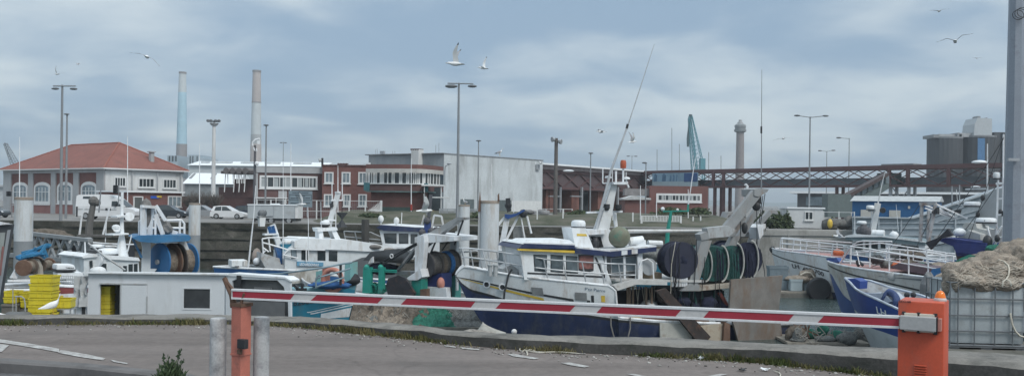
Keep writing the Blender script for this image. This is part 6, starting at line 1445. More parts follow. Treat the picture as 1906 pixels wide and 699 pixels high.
for x in (912,922): mb.lathe([(.10,0),(.10,.45),(.14,.46),(.14,.52)], g.pt(x,513,-1.2), 12)
mb.build('bollard', steelg, t)
mb = MB(); p0 = G.p(tp(957), sh(tp(957)), -1, .05); mb.tube([p0+Vector((.15,0,.25)), p0, p0+Vector((-.18,-.05,-.8)), p0+Vector((-.2,0,-1.1))], .045, 6); mb.build('anchor_chain', black, t)
mb = MB(); g.slab(mb, [(935,500),(952,492),(964,500),(964,514),(935,512)], -.8,.4); mb.build('windlass', steelg, t)
# aft shelter beam and working deck
mb = MB(); g.slab(mb, [(1142,531),(1180,519.5),(1242,523),(1242,530),(1184,529),(1150,540)], -hb,-hb+.35); g.slab(mb, [(1146,519),(1310,521),(1310,525),(1146,523)], -hb+.4, hb-.2); mb.build('shelter_beam', M('beam_pale', (.50,.50,.49), .6, var=.1, dirt=RUST, damt=.3, dscale=3), t)
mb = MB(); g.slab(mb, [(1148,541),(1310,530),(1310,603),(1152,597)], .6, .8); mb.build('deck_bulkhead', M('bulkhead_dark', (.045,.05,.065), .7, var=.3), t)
mb = MB(); [mb.tube([g.pt(x,533,-1.2), g.pt(x,596,-1.2)], .055) for x in (1168,1172,1178,1203,1213)]; mb.build('deck_post', M('post_brown', (.26,.19,.14), .7), t)
mb = MB(); [mb.tube([g.pt(x,532,-.9), g.pt(x+d_,562,-.9), g.pt(x+2*d_,594,-.8)], .02, 4) for x, d_ in ((1184,3),(1190,-3),(1195,4),(1200,1),(1208,3),(1219,-2))]; mb.build('hanging_rope', ropem, t)
mb = MB(); lump(mb, g.pt(1207,568,-.9), (.4,.4,.25), 20, 95, .3, 4); mb.build('white_sack', whiteb, t, smooth=60)
reel(g, t, 1208, 496, -1.5, -.3, .40, .30, galv, dark, 'hauler_drum')
mb = MB(); mb.tube([g.pt(x,y,-1.7) for x,y in ((1189,522),(1189,500),(1194,485),(1205,481),(1215,488),(1217,522))], .035); mb.build('guard_hoop', rail_w, t)
mb = MB(); g.pbox(mb, 1192,507,1232,521, -1.2,.5); mb.build('winch_bed', M('winch_tan', (.30,.24,.17), .7, dirt=RUST, damt=.5), t)
# net reels: the big navy one in front, green ones astern
navyn = M('net_navy', (.018,.022,.045), .95, var=.4, scale=6, bump=1, bscale=40, fine=.4); gnet = M('net_teal', (.022,.085,.078), .95, var=.4, scale=6, dirt=(.04,.04,.045), damt=.5, dscale=5, bump=1, bscale=40, fine=.4)
reel(g, t, 1268, 484, -1.9, -1.1, .88, .80, M('reel_dark', (.025,.028,.05), .6), navyn)
mb = MB(); lump(mb, g.pt(1262,482,-1.2), (.75,.75,.75), 40, 61, .10, 4); mb.build('wound_net', navyn, t, smooth=80)
for cx, cy, rf, rc, mt in ((1328,491,.84,.74,gnet),(1362,489,.86,.76,gnet),(1391,482,.84,.72,navyn)): reel(g, t, cx, cy, -1.5, .9, rf, rc, mt, mt)
mb = MB()
for cx, cy, r in ((1313,492,27),(1343,490,29),(1371,487,30),(1398,482,30)):
    mb.tube([g.pt(cx+math.sin(a/14*math.pi)*r*.45, cy-math.cos(a/14*math.pi)*r*1.15, -1.62) for a in range(15)], .05, 6)
mb.build('reel_hoop', M('hoop_pale', (.42,.42,.40), .6), t, smooth=60)
for i, q in enumerate((1311,1340,1368,1395)):
    mb = MB()
    for k in range(3): mb.tube([g.pt(q-6+k*5+rnd.uniform(-2,2),462+k*4,-1.66), g.pt(q-4+k*5,490,-1.72), g.pt(q-5+k*5+rnd.uniform(-3,3),520,-1.65)], .04, 5)
    mb.build('net_strand', navyn if i % 2 else gnet, t)
mb = MB(); g.pbox(mb, 1251,514,1280,533, -1.9,-1.8); [g.pbox(mb, x,515,x+1.2,532, -1.93,-1.9) for x in range(1253,1279,4)]; mb.build('reel_guard', whiteb, t)
# gantry
gm_ = M('gantry_grey', gm_col, .5, .1, var=.1, dirt=(.25,.18,.13), damt=.45, dscale=2.5, streak=.3)
def leg(pts, o0, o1, name='gantry_leg', m=None): mb = MB(); g.slab(mb, pts, o0, o1); return mb.build(name, m or gm_, t)
leg([(1280,533),(1306,445),(1325,447),(1299,531)], -1.9,-1.5)
leg([(1268,541),(1280,530),(1302,530),(1302,541)], -2.0,-1.4, 'leg_foot')
leg([(1316,424),(1356,420),(1372,428),(1356,440),(1320,443)], -1.95,-1.4, 'gantry_head', steelg)
leg([(1303,436),(1316,430),(1322,444),(1306,447)], -1.95,-1.4, 'gantry_elbow')
leg([(1335,436),(1404,352),(1424,356),(1419,362),(1356,438)], -1.75,-1.5, 'gantry_arm')
leg([(1340,505),(1352,500),(1378,440),(1366,438),(1352,464)], -1.2,-.8)
leg([(1352,440),(1384,403),(1390,405),(1368,440)], -1.2,-1.0, 'gantry_arm')
leg([(1372,440),(1408,386),(1416,390),(1386,440)], -.4,-.15, 'gantry_arm')
leg([(1352,404),(1356,394),(1384,393),(1389,397),(1388,404),(1384,399),(1360,399)], -1.5,-.9, 'gantry_hook')
leg([(1385,440),(1432,391),(1446,391),(1449,398),(1444,398),(1438,396),(1400,440)], .5,.75, 'gantry_arm')
leg([(1395,500),(1404,500),(1420,424),(1410,420),(1392,470)], .5,.95)
leg([(1355,426),(1425,416),(1426,424),(1356,440)], .45,1.0, 'gantry_beam', whiteb)
leg([(1410,423),(1420,417),(1421,436),(1414,445)], -.6,.3, 'gantry_end', whiteb)
leg([(1404,352),(1412,350),(1431,352),(1428,357),(1412,366),(1404,364)], -1.8,-.6, 'gantry_top')
mb = MB(); mb.tube([g.pt(1389,376,-.4), g.pt(1388,366,-.4), g.pt(1391,346,-.4), g.pt(1387,343,-.4)], .07); mb.tube([g.pt(1380,400,-.4), g.pt(1389,372,-.4)], .06); mb.build('horn', whiteb, t)
mb = MB(); mb.ball(g.pt(1408,384,-1.0), .22, 14, (1,.5,1)); mb.tube([g.pt(1412,364,-1.0), g.pt(1408,380,-1)], .03); mb.box(g.pt(1412,372,-1), (.25,.1,.4)); mb.build('hanging_block', black, t, smooth=50)
mb = MB(); mb.ball(g.pt(1386,424,-1.3), .16, 12, (1,.6,1.8)); mb.build('block', black, t, smooth=50)
for a, b, o in (((1408,366),(1410,500),-1.0),((1424,360),(1412,440),.1),((1378,408),(1380,510),-1.4),((1420,364),(1402,495),-.2),((1428,398),(1424,430),.7)):
    mb = MB(); mb.tube([g.pt(*a,o), g.pt(*b,o)], .022, 5); mb.build('wire', black, t)
mb = MB(); [mb.bar(g.pt(x,y,-1.3), g.pt(x2,y2,-1.3), .08) for x,y,x2,y2 in ((1370,487,1360,528),(1360,505,1366,531),(1345,515,1395,516),(1395,503,1404,524))]; mb.build('reel_stand', gm_, t)
leg([(1300,532),(1400,524),(1400,531),(1300,541)], -1.9,.9, 'stern_platform', M('platform_tan', (.38,.35,.30), .7, dirt=RUST, damt=.6, dscale=3))
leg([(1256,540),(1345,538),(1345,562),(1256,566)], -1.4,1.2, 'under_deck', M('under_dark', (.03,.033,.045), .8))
mb = MB(); [mb.tube([g.pt(x,540,-1.5), g.pt(x+rnd.uniform(-6,6),572,-1.6), g.pt(x+rnd.uniform(-6,6),598,-1.6)], .05, 5) for x in (1268,1284,1292,1306,1330,1346)]; mb.build('rope_end', gnet, t)
leg([(1337,545),(1342,543),(1362,574),(1357,577)], -1.7,-1.55, 'red_strut', M('strut_red', (.18,.05,.04), .6)); leg([(1333,553),(1350,553),(1352,566),(1336,567)], -1.3,-1.0, 'yellow_box', yellowp)
# clutter hanging under the gantry
mb = MB()
for i in range(9): lump(mb, g.pt(rnd.uniform(1252,1345), rnd.uniform(560,594), rnd.uniform(-1.8,-1.3)), (rnd.uniform(.2,.45),.3,rnd.uniform(.25,.5)), 18, 500+i, .35, 3.5)
mb.build('deck_net', navyn, t, smooth=80)
mb = MB()
for i in range(6): lump(mb, g.pt(rnd.uniform(1225,1260), rnd.uniform(540,590), rnd.uniform(-1.6,-1)), (.25,.25,.35), 16, 520+i, .35, 3.5)
mb.build('deck_rubble', M('gear_dark2', (.07,.06,.055), .85, var=.4, scale=4), t, smooth=80)
for i in range(12):
    x = rnd.uniform(1245,1420); y = rnd.uniform(440,500); mb = MB(); mb.tube([g.pt(x,y,-2.0), g.pt(x+rnd.uniform(-10,10),y+rnd.uniform(20,45),-2.0), g.pt(x+rnd.uniform(-14,14),rnd.uniform(540,590),-1.95)], .018, 4); mb.build('loose_line', ropem if i == 4 else black, t)
# trawl doors
leg([(1222,541),(1240,536),(1323,626),(1316,634),(1296,632)], -2.75,-2.55, 'trawl_door', M('door_dark_brown', (.045,.035,.033), .8, var=.3, dirt=RUST, damt=.4, dscale=3))
dr = leg([(1361,520),(1457,512),(1450,572),(1457,634),(1376,640),(1358,575)], -2.6,-2.45, 'trawl_door', M('door_steel', (.20,.19,.178), .75, .1, var=.2, scale=1.2, dirt=(.17,.115,.08), damt=.75, dscale=1.5, streak=.35))
mb = MB(); g.slab(mb, [(1349,598),(1359,602),(1359,640),(1346,640)], -2.7,-2.3); mb.build('door_shoe', rust, t)
leg([(1228,600),(1283,602),(1290,640),(1230,640)], -2.40,-2.3, 'stern_plate', M('stern_pale', (.42,.42,.39), .7, var=.15, dirt=(.2,.16,.12), damt=.5, dscale=2))
leg([(1300,606),(1352,601),(1356,640),(1322,640)], -2.52,-2.4, 'stern_plate', M('stern_tan', (.40,.35,.28), .7, var=.15, dirt=RUST, damt=.4, dscale=2))
leg([(1196,586),(1320,588),(1320,598),(1196,597)], -2.36,-2.30, 'rust_rail', rust)
mb = MB(); mb.tube([g.pt(x,y,-2.45) for x,y in ((1137,588),(1137,605),(1143,628),(1150,640))], .035, 5); mb.tube([g.pt(x,y,-2.45) for x,y in ((1173,590),(1173,610),(1166,640))], .035, 5); mb.build('fender_rope', M('rope_grey', (.2,.19,.18), .9), t)
for i, (x0,x1,y0,y1,mt,lab) in enumerate(((1148,1172,587,594.5,M('crate_blue',(.05,.10,.28),.5),'blue fish crate on the side deck of the navy and white trawler'),(1174,1198,589,597,yellowp,'yellow fish crate on the side deck of the navy and white trawler'),(1199,1223,588,594.5,whiteb,'white fish crate on the side deck of the navy and white trawler'))):
    p = g.pt((x0+x1)/2, y1, -2.0); w = (x1-x0)*m_(p.y); crate(Vector(p), w, .4, (y1-y0)*m_(p.y), g.yaw, lab, 'fish crates on the navy and white trawler', mt)
# long whip aerial astern
whip(t, ((1417,360),(1417.5,250),(1418,130)), g.pt(1418,360,.2).y, (.035,.012), polem, 'stern_aerial')
mb = MB(); q = g.pt(1417,248,.2); mb.tube([q, q+Vector((0,0,.35))], .05); mb.build('aerial_joint', black, t)
# ---------------------------------------------------------------- net pontoon and floating pontoons
def pontoon(pxa, pxb, d0, d1, z, lab, m=None):
    xa = gx(pxa,d0,z).x; xb = gx(pxb,d0,z).x; mb = MB(); mb.hexa([(xa,d0,WZ-.6),(xb,d0,WZ-.6),(xb,d1,WZ-.6),(xa,d1,WZ-.6),(xa,d0,z-.12),(xb,d0,z-.12),(xb,d1,z-.12),(xa,d1,z-.12)])
    t = thing('pontoon', lab, 'pontoon', Vector(((xa+xb)/2,(d0+d1)/2,WZ-.6)), 'floating pontoons'); mb.build('float', m or M('pontoon_side', (.16,.155,.14), .85, var=.2, dirt=(.07,.06,.05), damt=.5), t)
    mb = MB(); n = int((d1-d0)/.35)
    for i in range(n): y = d0+(d1-d0)*(i+.5)/n; mb.box(((xa+xb)/2, y, z-.06), (xb-xa+.1, (d1-d0)/n-.03, .11))
    mb.build('planking', M('planks', (.24,.22,.19), .85, var=.25, scale=3), t); return t
def heap(mb, px0, px1, d0, d1, zb, hmax, sd=0, n=170, k=44):
    rows = []
    for j in range(k+1):
        fy = j/k; d = d0+(d1-d0)*fy; r = []
        for i in range(n+1):
            fx = i/n; px = px0+(px1-px0)*fx; p = gx(px, d, zb); q = Vector((p.x*1.0, d*1.0, sd*3.7))
            env = min(1, fx*7, (1-fx)*7)**.6*min(1, fy*1.9+.01)**.75*min(1, (1-fy)*4+.02)**.6
            big = .60+.55*noise.noise(q*.75); fold = 1-abs(noise.noise(Vector((q.x*1.7+noise.noise(q*.9)*1.5, q.y*2.4, sd)))*2.0); fine = noise.noise(q*7)
            z = hmax*env*max(.08, big*(.62+.42*max(-.4, fold))+.13*fine+.07*noise.noise(q*15))
            r.append(Vector((p.x+.12*noise.noise(q*3+Vector((5,0,0))), d+.16*noise.noise(q*2.6), zb+z)))
        rows.append(r)
    return mb.grid(rows)
def netpile(px0, px1, d, zb, hmax, mats, lab, n=26, sd=0, w_=.75):
    t = thing('net_pile', lab, 'fishing net', Vector((gx((px0+px1)/2,d,zb).x, d, zb)), 'net piles on the pontoons')
    for k, m in enumerate(mats):
        mb = MB()
        for i in range(n if k == 0 else max(3, n//4)):
            px = rnd.uniform(px0,px1); dd = d+rnd.uniform(-.9,1.8); c = gx(px,dd,zb); h = hmax*rnd.uniform(.35,1.0)*(.75+.25*((dd-d+.9)/2.7))
            lump(mb, c+Vector((0,0,h*.35)), (rnd.uniform(.4,1)*w_, rnd.uniform(.4,.8)*w_, h*.65), 26, sd+i+k*50, .28, 2.6)
        mb.build('net', m, t, smooth=80)
    mb = MB()
    for i in range(14):
        px = rnd.uniform(px0,px1); c = gx(px, d-.9, zb)+Vector((0,rnd.uniform(-.1,.5),hmax*rnd.uniform(.15,.7))); a = rnd.uniform(0,6.28)
        mb.tube([c+Vector((math.cos(a+q*.5)*.12*q, -.1, math.sin(a*2+q*.9)*.09*q)) for q in range(6)], .022, 4)
    mb.build('rope', M('rope_pale2', (.24,.23,.21), .9, var=.3), t); return t
pontoon(610, 950, 44.2, 50, -4.32, 'long plank pontoon carrying the brown net pile left of the navy bow')
tn = netpile(632, 905, 45.8, -4.32, .9, [netgr], 'wide brown and grey net pile with a green patch left of the navy bow', 9, 100, .55)
mb = MB(); heap(mb, 628, 815, 44.3, 48.5, -4.34, 1.55, 3); mb.build('brown_net', netb, tn, smooth=80)
mb = MB(); heap(mb, 775, 925, 44.3, 48.3, -4.34, 1.15, 9); mb.build('grey_net', netgr, tn, smooth=80)
mb = MB(); heap(mb, 655, 760, 44.35, 46.5, -4.34, 1.05, 14, 60, 16); mb.build('tan_net', M('net_tan', (.22,.185,.15), .95, var=.35, scale=5, dirt=(.08,.07,.06), damt=.6, dscale=7, bump=1, bscale=45, fine=.4), tn, smooth=80)
mb = MB(); heap(mb, 765, 850, 44.25, 46.8, -4.34, 1.3, 21, 80, 30); mb.build('green_net', netg, tn, smooth=80)
pontoon(1468, 1618, 42.2, 45, -4.55, 'small plank pontoon with tangled gear between the trawl doors and the blue boat')
netpile(1478, 1608, 43.2, -4.55, .75, [netgr, netg, netb], 'low tangle of ropes and green net on the small pontoon', 10, 200, .5)
mb = MB(); mb.bar(at(1477,603,43), at(1560,640,43.2), .07); [mb.bar(at(*a,43), at(*b,43.1), .06) for a,b in (((1497,600),(1506,628)),((1507,602),(1500,630)),((1470,612),(1500,601)))]; single(mb, 'trestle', rust, 'rusty bent iron frame standing on the small pontoon', 'frame')
pontoon(1405, 1640, 64, 69, -4.28, 'far plank pontoon under the bow of the white boat with black numbers')
bg = M('crate_greyblue', (.16,.205,.235), .6, var=.1); bwh = M('crate_pale', (.36,.43,.46), .6, var=.06)
for (x0,x1,y0,y1,dd,mt,lab) in ((1430,1464,520,545,65.6,bg,'lower grey blue box on the far pontoon beside the trawl door'),(1430,1466,494,520,65.8,bg,'upper grey blue box on the far pontoon beside the trawl door'),(1469,1492,518,546,65.0,bwh,'pale blue box at the front of the far pontoon'),(1494,1512,517,543,65.5,bg,'narrow grey box under the net right of the pale blue box'),(1513,1546,517,541,65.6,bg,'wide grey box under the net above the tyre'),(1547,1580,514,542,66,steelg,'brown grey box at the right end of the far pontoon')):
    z0 = max(-4.28, at(x0,y1,dd).z); z1 = at(x0,y0,dd).z
    crate(Vector((gx((x0+x1)/2,dd,0).x,dd,-4.28 if 'upper' not in lab else z0)), (x1-x0)*m_(dd), .9, (z1+4.28) if 'upper' not in lab else z1-z0, 0, lab, 'storage boxes on the far pontoon', mt)
t = thing('net_bundle', 'beige net bundle draped over the grey boxes under the black boat numbers', 'fishing net', at(1495,520,65.3)); mb = MB(); lump(mb, at(1485,519,65.2), (.9,.5,.28), 26, 66, .3, 2.5); lump(mb, at(1503,512,65.4), (.6,.4,.42), 26, 67, .3, 2.5); lump(mb, at(1520,520,65.2), (.7,.4,.18), 26, 68, .3, 2.5); mb.build('net', netm, t, smooth=80); mb = MB(); mb.tube([at(x,y,64.9) for x,y in ((1490,511),(1500,506),(1508,507),(1516,516),(1525,520))], .05); mb.build('rope', ropem, t)
mb = MB(); c = at(1524,538,63.8)
mb.lathe([(.35,-.2),(.75,-.22),(.85,-.1),(.85,.1),(.75,.22),(.35,.2)], c, 22, (0,1,0)); single(mb, 'tyre_fender', dark, 'big black tyre fender hanging on the far pontoon side', 'tyre', smooth=40)
# ---------------------------------------------------------------- white trawler with turquoise trim and name board
g = Fr(396,53,712,57.5); t = thing('trawler', 'white wheelhouse trawler with a pale blue name board and blue deck strip', 'fishing boat', g.w(g.L*.5,WZ,0), 'fishing boats moored in the basin')
hb = 2.1
tz = interp([g.sz(397,496,0), g.sz(480,500,-1.6), g.sz(560,503,-hb), g.sz(640,515,-hb), g.sz(712,520,-hb)])
s1, s0 = g.sz(397,497,0)[0], g.sz(735,520,0)[0]; sh = lambda q: tz(s0+(s1-s0)*q)
D1 = Hull(g, s0, s1, 4.2, sh, WZ-.6, rake=1.2, full=.5)
D1.build(t, lambda q: [WZ-.6, WZ+.5, sh(q)-.36, sh(q)-.06, sh(q)], [turq, inner, blue, whiteb], deckg, bul=.15)
mb = MB(); g.pbox(mb, 431,484,461,496, -1.0,.2); mb.build('engine_box', white, t, bevel=.04); mb = MB(); g.pbox(mb, 452,486,453,495, -1.03,-1.0); g.pbox(mb, 437,494.5,445,496, -1.03,-1.0); mb.build('box_seam', black, t)
mb = MB(); mb.ball(g.pt(478,486,-.8), .22, 12); mb.build('white_buoy', whiteb, t, smooth=60)
mb = MB(); mb.ball(g.pt(478,478,.2), .42, 12, (.7,.7,1.3)); mb.build('grey_buoy', M('buoy_pink', (.30,.25,.22), .7), t, smooth=60)
mb = MB(); g.slab(mb, [(487,470),(520,480),(523,492),(560,496),(560,503),(495,500),(486,482)], -1.5,1.2); mb.build('fore_bulwark', inner, t)
mb = MB(); g.slab(mb, [(552,452),(700,458),(770,478),(770,482),(738,486),(702,520),(560,520),(530,500),(530,470)], -1.6,1.6); wh = mb.build('wheelhouse', M('wheelhouse_white', (.60,.64,.66), .5, var=.08, dirt=(.35,.33,.3), damt=.3, streak=.3), t)
mb = MB(); g.slab(mb, [(548,449),(560,443),(650,446),(700,453),(772,470),(772,477),(700,468),(548,461)], -1.75,1.7); mb.build('roof', white, t)
for pts in ([(562,466),(574,466.5),(574,483),(562,482)],[(592,467),(605,467.5),(605,483.5),(592,483)],[(613,467.5),(627,468),(627,485),(613,484)]): winp(g, wh, pts, -1.6, glass, .05)
for pts in ([(542,464),(551,462),(552,479),(543,480)],): winp(g, wh, pts, -1.6, glassb, .05)
mb = MB(); g.slab(mb, [(553,486),(602,488),(602,495),(553,494)], -1.72,-1.61); nbd = mb.build('name_board', M('board_blue', (.12,.30,.45), .5), t)
mb = MB(); p = g.pt(558,493.6,-1.74); q = g.pt(594,495.2,-1.74); text_mesh(mb, 'LECHARDONNAY', p, q-p, (0,0,1), .17, width=(q-p).length, bold=.02); mb.build('lettering', white, nbd, recalc=False)
mb = MB(); g.slab(mb, [(536,505),(594,497),(585,524),(540,528)], -2.2,-2.1); mb.build('dirty_flare', M('flare_dirty', (.42,.42,.40), .7, var=.2, scale=2, dirt=(.2,.17,.13), damt=.6, dscale=2.5, streak=.4), t)
mb = MB()
for pts in (((494,466),(490,470),(492,478)),((488,444),(500,442),(548,442),(580,445)),((489,451),(505,455),(535,464)),((489,460),(500,468)),((488,444),(490,470)),((500,443),(503,468))): mb.tube([g.pt(x,y,-1.4) for x,y in pts], .045, 6)
mb.build('bow_rail', rail_w, t, smooth=60)
mb = MB(); [mb.tube([g.pt(x,y,-1.75) for x,y in pts], .04, 6) for pts in (((528,474),(538,463),(605,465)),((570,465),(570,487)),((528,474),(555,480)))]; mb.build('side_rail', rail_w, t)
mb = MB(); mb.bar(g.pt(520,458,-.5), g.pt(507,418,-.5), .34,.3); mb.build('fore_mast', white, t); mb = MB(); mb.bar(g.pt(509,434,-.5), g.pt(505,420,-.5), .40,.36); g.slab(mb, [(513,460),(527,462),(529,488),(519,492),(517,474)], -.9,-.3); mb.build('mast_blue_sleeve', blue, t)
mb = MB(); g.slab(mb, [(493,435),(519,433.5),(519,436),(493,438)], -.9,-.1); mb.build('spreader', white, t)
mb = MB(); g.slab(mb, [(483,402),(495,402),(493,421),(484,421)], -.8,-.2); mb.build('lamp_box', frame_w, t); mb = MB(); mb.ball(g.pt(486,397,-.5), .22, 8); mb.ball(g.pt(491,396,-.5), .2, 8); g.slab(mb, [(481,402.5),(508,401.5),(508,404),(481,405)], -.8,-.2); mb.build('mast_lamp', lampm, t)
mb = MB(); [mb.lathe([(.05,0),(.07,.3),(.03,.35)], g.pt(x,435,-.5), 8) for x in (499,513)]; mb.build('horn', white, t)
dome(t, g.pt(535,455,-.5), .36, .28, 'radar'); mb = MB(); g.slab(mb, [(523,454),(548,454),(550,470),(526,470)], -1.0,.4); mb.build('chart_house', turq, t)
dome(t, g.pt(605,418.5,-.4), .30, .26, 'radar'); mb = MB(); mb.lathe([(.12,-.25),(.2,0)], g.pt(605,419,-.4), 10); mb.build('radar_foot', black, t)
mb = MB(); g.slab(mb, [(590,424),(627,422.5),(629,428),(592,431)], -.8,.4); g.slab(mb, [(594,430),(601,430),(604,451),(594,451)], -.7,.3); g.slab(mb, [(617,428),(625,427),(637,450),(627,452)], -.7,.3); mb.build('mast_frame', white, t)
mb = MB(); mb.bar(g.pt(611,424,-.2), g.pt(630,358,-.2), .30,.24); mb.build('mast', MATS['mast_white'], t)
mb = MB(); g.slab(mb, [(627,356),(634,356),(634,359),(627,359)], -.4,.1); g.slab(mb, [(617,371.5),(638,371),(638,373.5),(617,374)], -.3,-.1); g.slab(mb, [(604,408.5),(626,408),(626,411),(604,411)], -.4,-.1); [mb.tube([g.pt(x,y0,-.2), g.pt(x,y1,-.2)], .03) for x,y0,y1 in ((618,340,372),(637,340,372),(629,330,357),(625,385,422))]; mb.build('mast_fittings', rail_w, t)
mb = MB(); g.slab(mb, [(615,379),(620,374),(621,384),(616,386)], -.4,-.2); mb.build('black_shape', black, t)
mb = MB(); n_ = g.pt(636.5,408,-.2); mb.lathe([(.36,.42),(.03,0)], n_, 4); mb.lathe([(.36,-.48),(.03,0)], n_, 4); mb.tube([n_, g.pt(637,372,-.2)], .02, 4); mb.build('day_shape', black, t)
whip(t, ((462,497),(467,450),(472,405),(476,345)), 47.5, (.05,.02)); whip(t, ((527,480),(527,400),(527,300)), 48, (.025,.012)); whip(t, ((574,486),(574,420),(573,385)), 48, (.025,.015)); whip(t, ((598,425),(597,375)), 48, (.02,.012))
mb = MB(); g.slab(mb, [(662,450),(688,452),(688,462),(662,458)], -1.2,-.4); g.slab(mb, [(625,447),(632,450),(632,453),(600,452),(602,447)], -.9,-.3); mb.build('deck_locker', white, t)
mb = MB(); pts = [(640,510),(642,492),(650,482),(668,474),(700,468),(735,470),(735,474),(702,476),(676,482),(668,492),(668,520)]; g.slab(mb, [(646,520),(648,496),(656,486),(674,479),(702,476),(738,480),(738,520)], -1.66,-1.601); mb.build('shelter_opening', M('shelter_dark', (.10,.11,.12), .7), t)
mb = MB(); [mb.ball(g.pt(x,y,-1.8), .28, 12, (1.6,.5,.5)) for x,y in ((697,459),(724,465))]; mb.build('mat_bundle', M('mat_grey', (.18,.17,.16), .9), t, smooth=60)
# ---------------------------------------------------------------- turquoise hull with number
g = Fr(430,38.5,668,36.5); t = thing('trawler', 'turquoise trawler with painted hull number, life ring and dark tipped bow pointing right', 'fishing boat', g.w(g.L*.6,WZ,0), 'fishing boats moored in the basin')
hb = 1.9; s0, s1 = g.sz(300,550,0)[0], g.sz(664,516,0)[0]
tz = interp([g.sz(300,552,-hb), g.sz(480,551,-hb), g.sz(560,541,-hb), g.sz(625,531,-1.5), g.sz(645,526,-.9), g.sz(660,517,0)]); sh = lambda q: tz(s0+(s1-s0)*q)
E1 = Hull(g, s0, s1, 3.8, sh, WZ-.5, rake=1.0, full=.62)
E1.build(t, lambda q: [WZ-.5, WZ+.4, sh(q)-.34, sh(q)], [M('hull_dark', (.10,.05,.06), .6), turq, M('turq_pale', (.12,.29,.36), .5, var=.1, dirt=(.15,.2,.2), damt=.3)], deckg, bul=.5, capm=M('turq_pale2', (.22,.40,.46), .5))
zl = lambda pts: (lambda f: (lambda q: f(s0+(s1-s0)*q)))(interp([g.sz(x,y,-hb) for x,y in pts])); tq = lambda px: (g.sz(px,575,-hb+.1)[0]-s0)/(s1-s0)
mb = MB(); E1.stripe(mb, tq(560), tq(622), zl([(560,584),(622,570.5)]), zl([(560,585.6),(622,571.8)])); E1.stripe(mb, tq(565), tq(622), zl([(565,587),(622,575)]), zl([(565,589),(622,577)])); mb.build('white_line', white, t)
mb = MB(); E1.stripe(mb, tq(580), tq(620), zl([(580,589),(620,581)]), zl([(580,600),(620,600)])); mb.build('pale_panel', whiteb, t)
mb = MB(); hull_text(E1, mb, '162082', (541,568.5), (584,564), .22); mb.build('hull_number', M('number_ink', (.04,.05,.07), .5), t, recalc=False)
mb = MB(); [mb.tube([g.pt(x,y,o) for x,y,o in pts], .035, 6) for pts in (((430,513,-1.9),(520,509,-1.9),(600,498,-1.8),(640,490,-1.3),(655,488,-.9)),((588,520,-1.8),(592,516,-1.8),(640,503,-1.3),(652,499,-.9)),((588,534,-1.8),(600,530,-1.8),(640,516,-1.3)),((588,536,-1.8),(588,518,-1.8),(595,511,-1.8)),((634,530,-1.3),(634,490,-1.3)))]; mb.build('rail', M('rail_blue', (.22,.30,.34), .4, .3), t)
mb = MB(); mb.tube([g.pt(634,530,-1.32), g.pt(634,490,-1.32)], .05); mb.build('dark_stanchion', black, t)
mb = MB(); c = g.pt(619,521,-1.0); pts = [c+g.d*(.42*math.cos(a*.3142))+Vector((0,0,.42*math.sin(a*.3142))) for a in range(21)]; mb.tube(pts, .10, 8); mb.build('life_ring', M('ring_orange', (.48,.20,.15), .6, dirt=(.6,.55,.5), damt=.5, dscale=2), t, smooth=60)
mb = MB(); g.slab(mb, [(600,498),(612,496),(612,532),(600,534)], -.4,-.3); mb.build('red_board', M('board_red', (.32,.13,.10), .6, var=.2, scale=3), t)
mb = MB(); lump(mb, g.pt(616,530,-1.0), (.8,.4,.14), 22, 301, .3, 5); mb.build('blue_net', M('net_blue', (.03,.10,.26), .9, var=.3, scale=6), t, smooth=80)
mb = MB(); g.slab(mb, [(642,490),(652,488),(652,520),(640,526)], -.4,.2); g.slab(mb, [(588,505),(600,502),(600,534),(588,538)], -.4,.2); mb.build('turquoise_panel', M('panel_turq', (.18,.38,.38), .6, var=.1, dirt=(.25,.2,.15), damt=.4), t)
mb = MB(); lump(mb, g.pt(655,521,0), (.34,.4,.22), 20, 305, .2, 4); lump(mb, g.pt(659,518,0), (.2,.25,.2), 16, 306, .15, 4); mb.build('bow_fender', dark, t, smooth=70)
mb = MB(); [mb.bar(g.pt(*a,-1.6), g.pt(*b,-1.6), .1) for a,b in (((548,530),(556,538)),((563,527),(562,538)),((552,538),(570,538)))]; mb.build('cleat', black, t)
# ---------------------------------------------------------------- white hut barge
hf = Fr(160,29,418,29); t = thing('sales_hut', 'long white hut with sliding door, dark window and yellow crates inside behind the coping', 'hut', hf.w(4,-4.4,0))
z0 = -3.6; A, B = hf.sz(164,540)[0], hf.sz(418,540)[0]
zt = lambda x: hf.sz(x, 508+(x-164)*.018)[1]
mb = MB(); d0, d1 = hf.sz(186,555)[0], hf.sz(226,555)[0]; zd = hf.sz(205,529)[1]; w0, w1, wz0, wz1 = hf.rect(342,537,391,573)
zt0 = hf.sz(280,509)[1]
for q in ((A,d0,z0,zt0),(d0,d1,zd,zt0),(d1,w0,z0,zt0),(w0,w1,z0,wz0),(w0,w1,wz1,zt0),(w1,B,z0,zt0)): hf.bx(mb, *q, 0, .07)
hf.bx(mb, A, A+.07, z0, zt0-.1, .07, 1.5); hf.bx(mb, B-.07, B, z0, zt0-.1, .07, 1.5); hf.bx(mb, A, B, z0, zt0-.2, 1.5, 1.57); hf.bx(mb, A, B, z0-.08, z0, 0, 1.57)
hut = mb.build('wall', M('hut_panel', (.60,.63,.66), .5, var=.04, dirt=(.42,.43,.43), damt=.3, streak=.2, dscale=1), t)
mb = MB(); mb.prism([hf.w(A-.12,zt0,-.14), hf.w(A-.12,zt0+.05,-.14), hf.w(A-.12,zt0-.08,1.7), hf.w(A-.12,zt0-.13,1.7)], hf.d*(B-A+.24)); mb.build('roof', white, t)
mb = MB(); x0,x1 = hf.sz(226,555)[0], hf.sz(274,555)[0]; hf.bx(mb, x0, x1, z0+.03, zd, -.06, -.01); dr = mb.build('sliding_door', M('hut_door', (.60,.63,.66), .5, var=.03), t, bevel=.008)
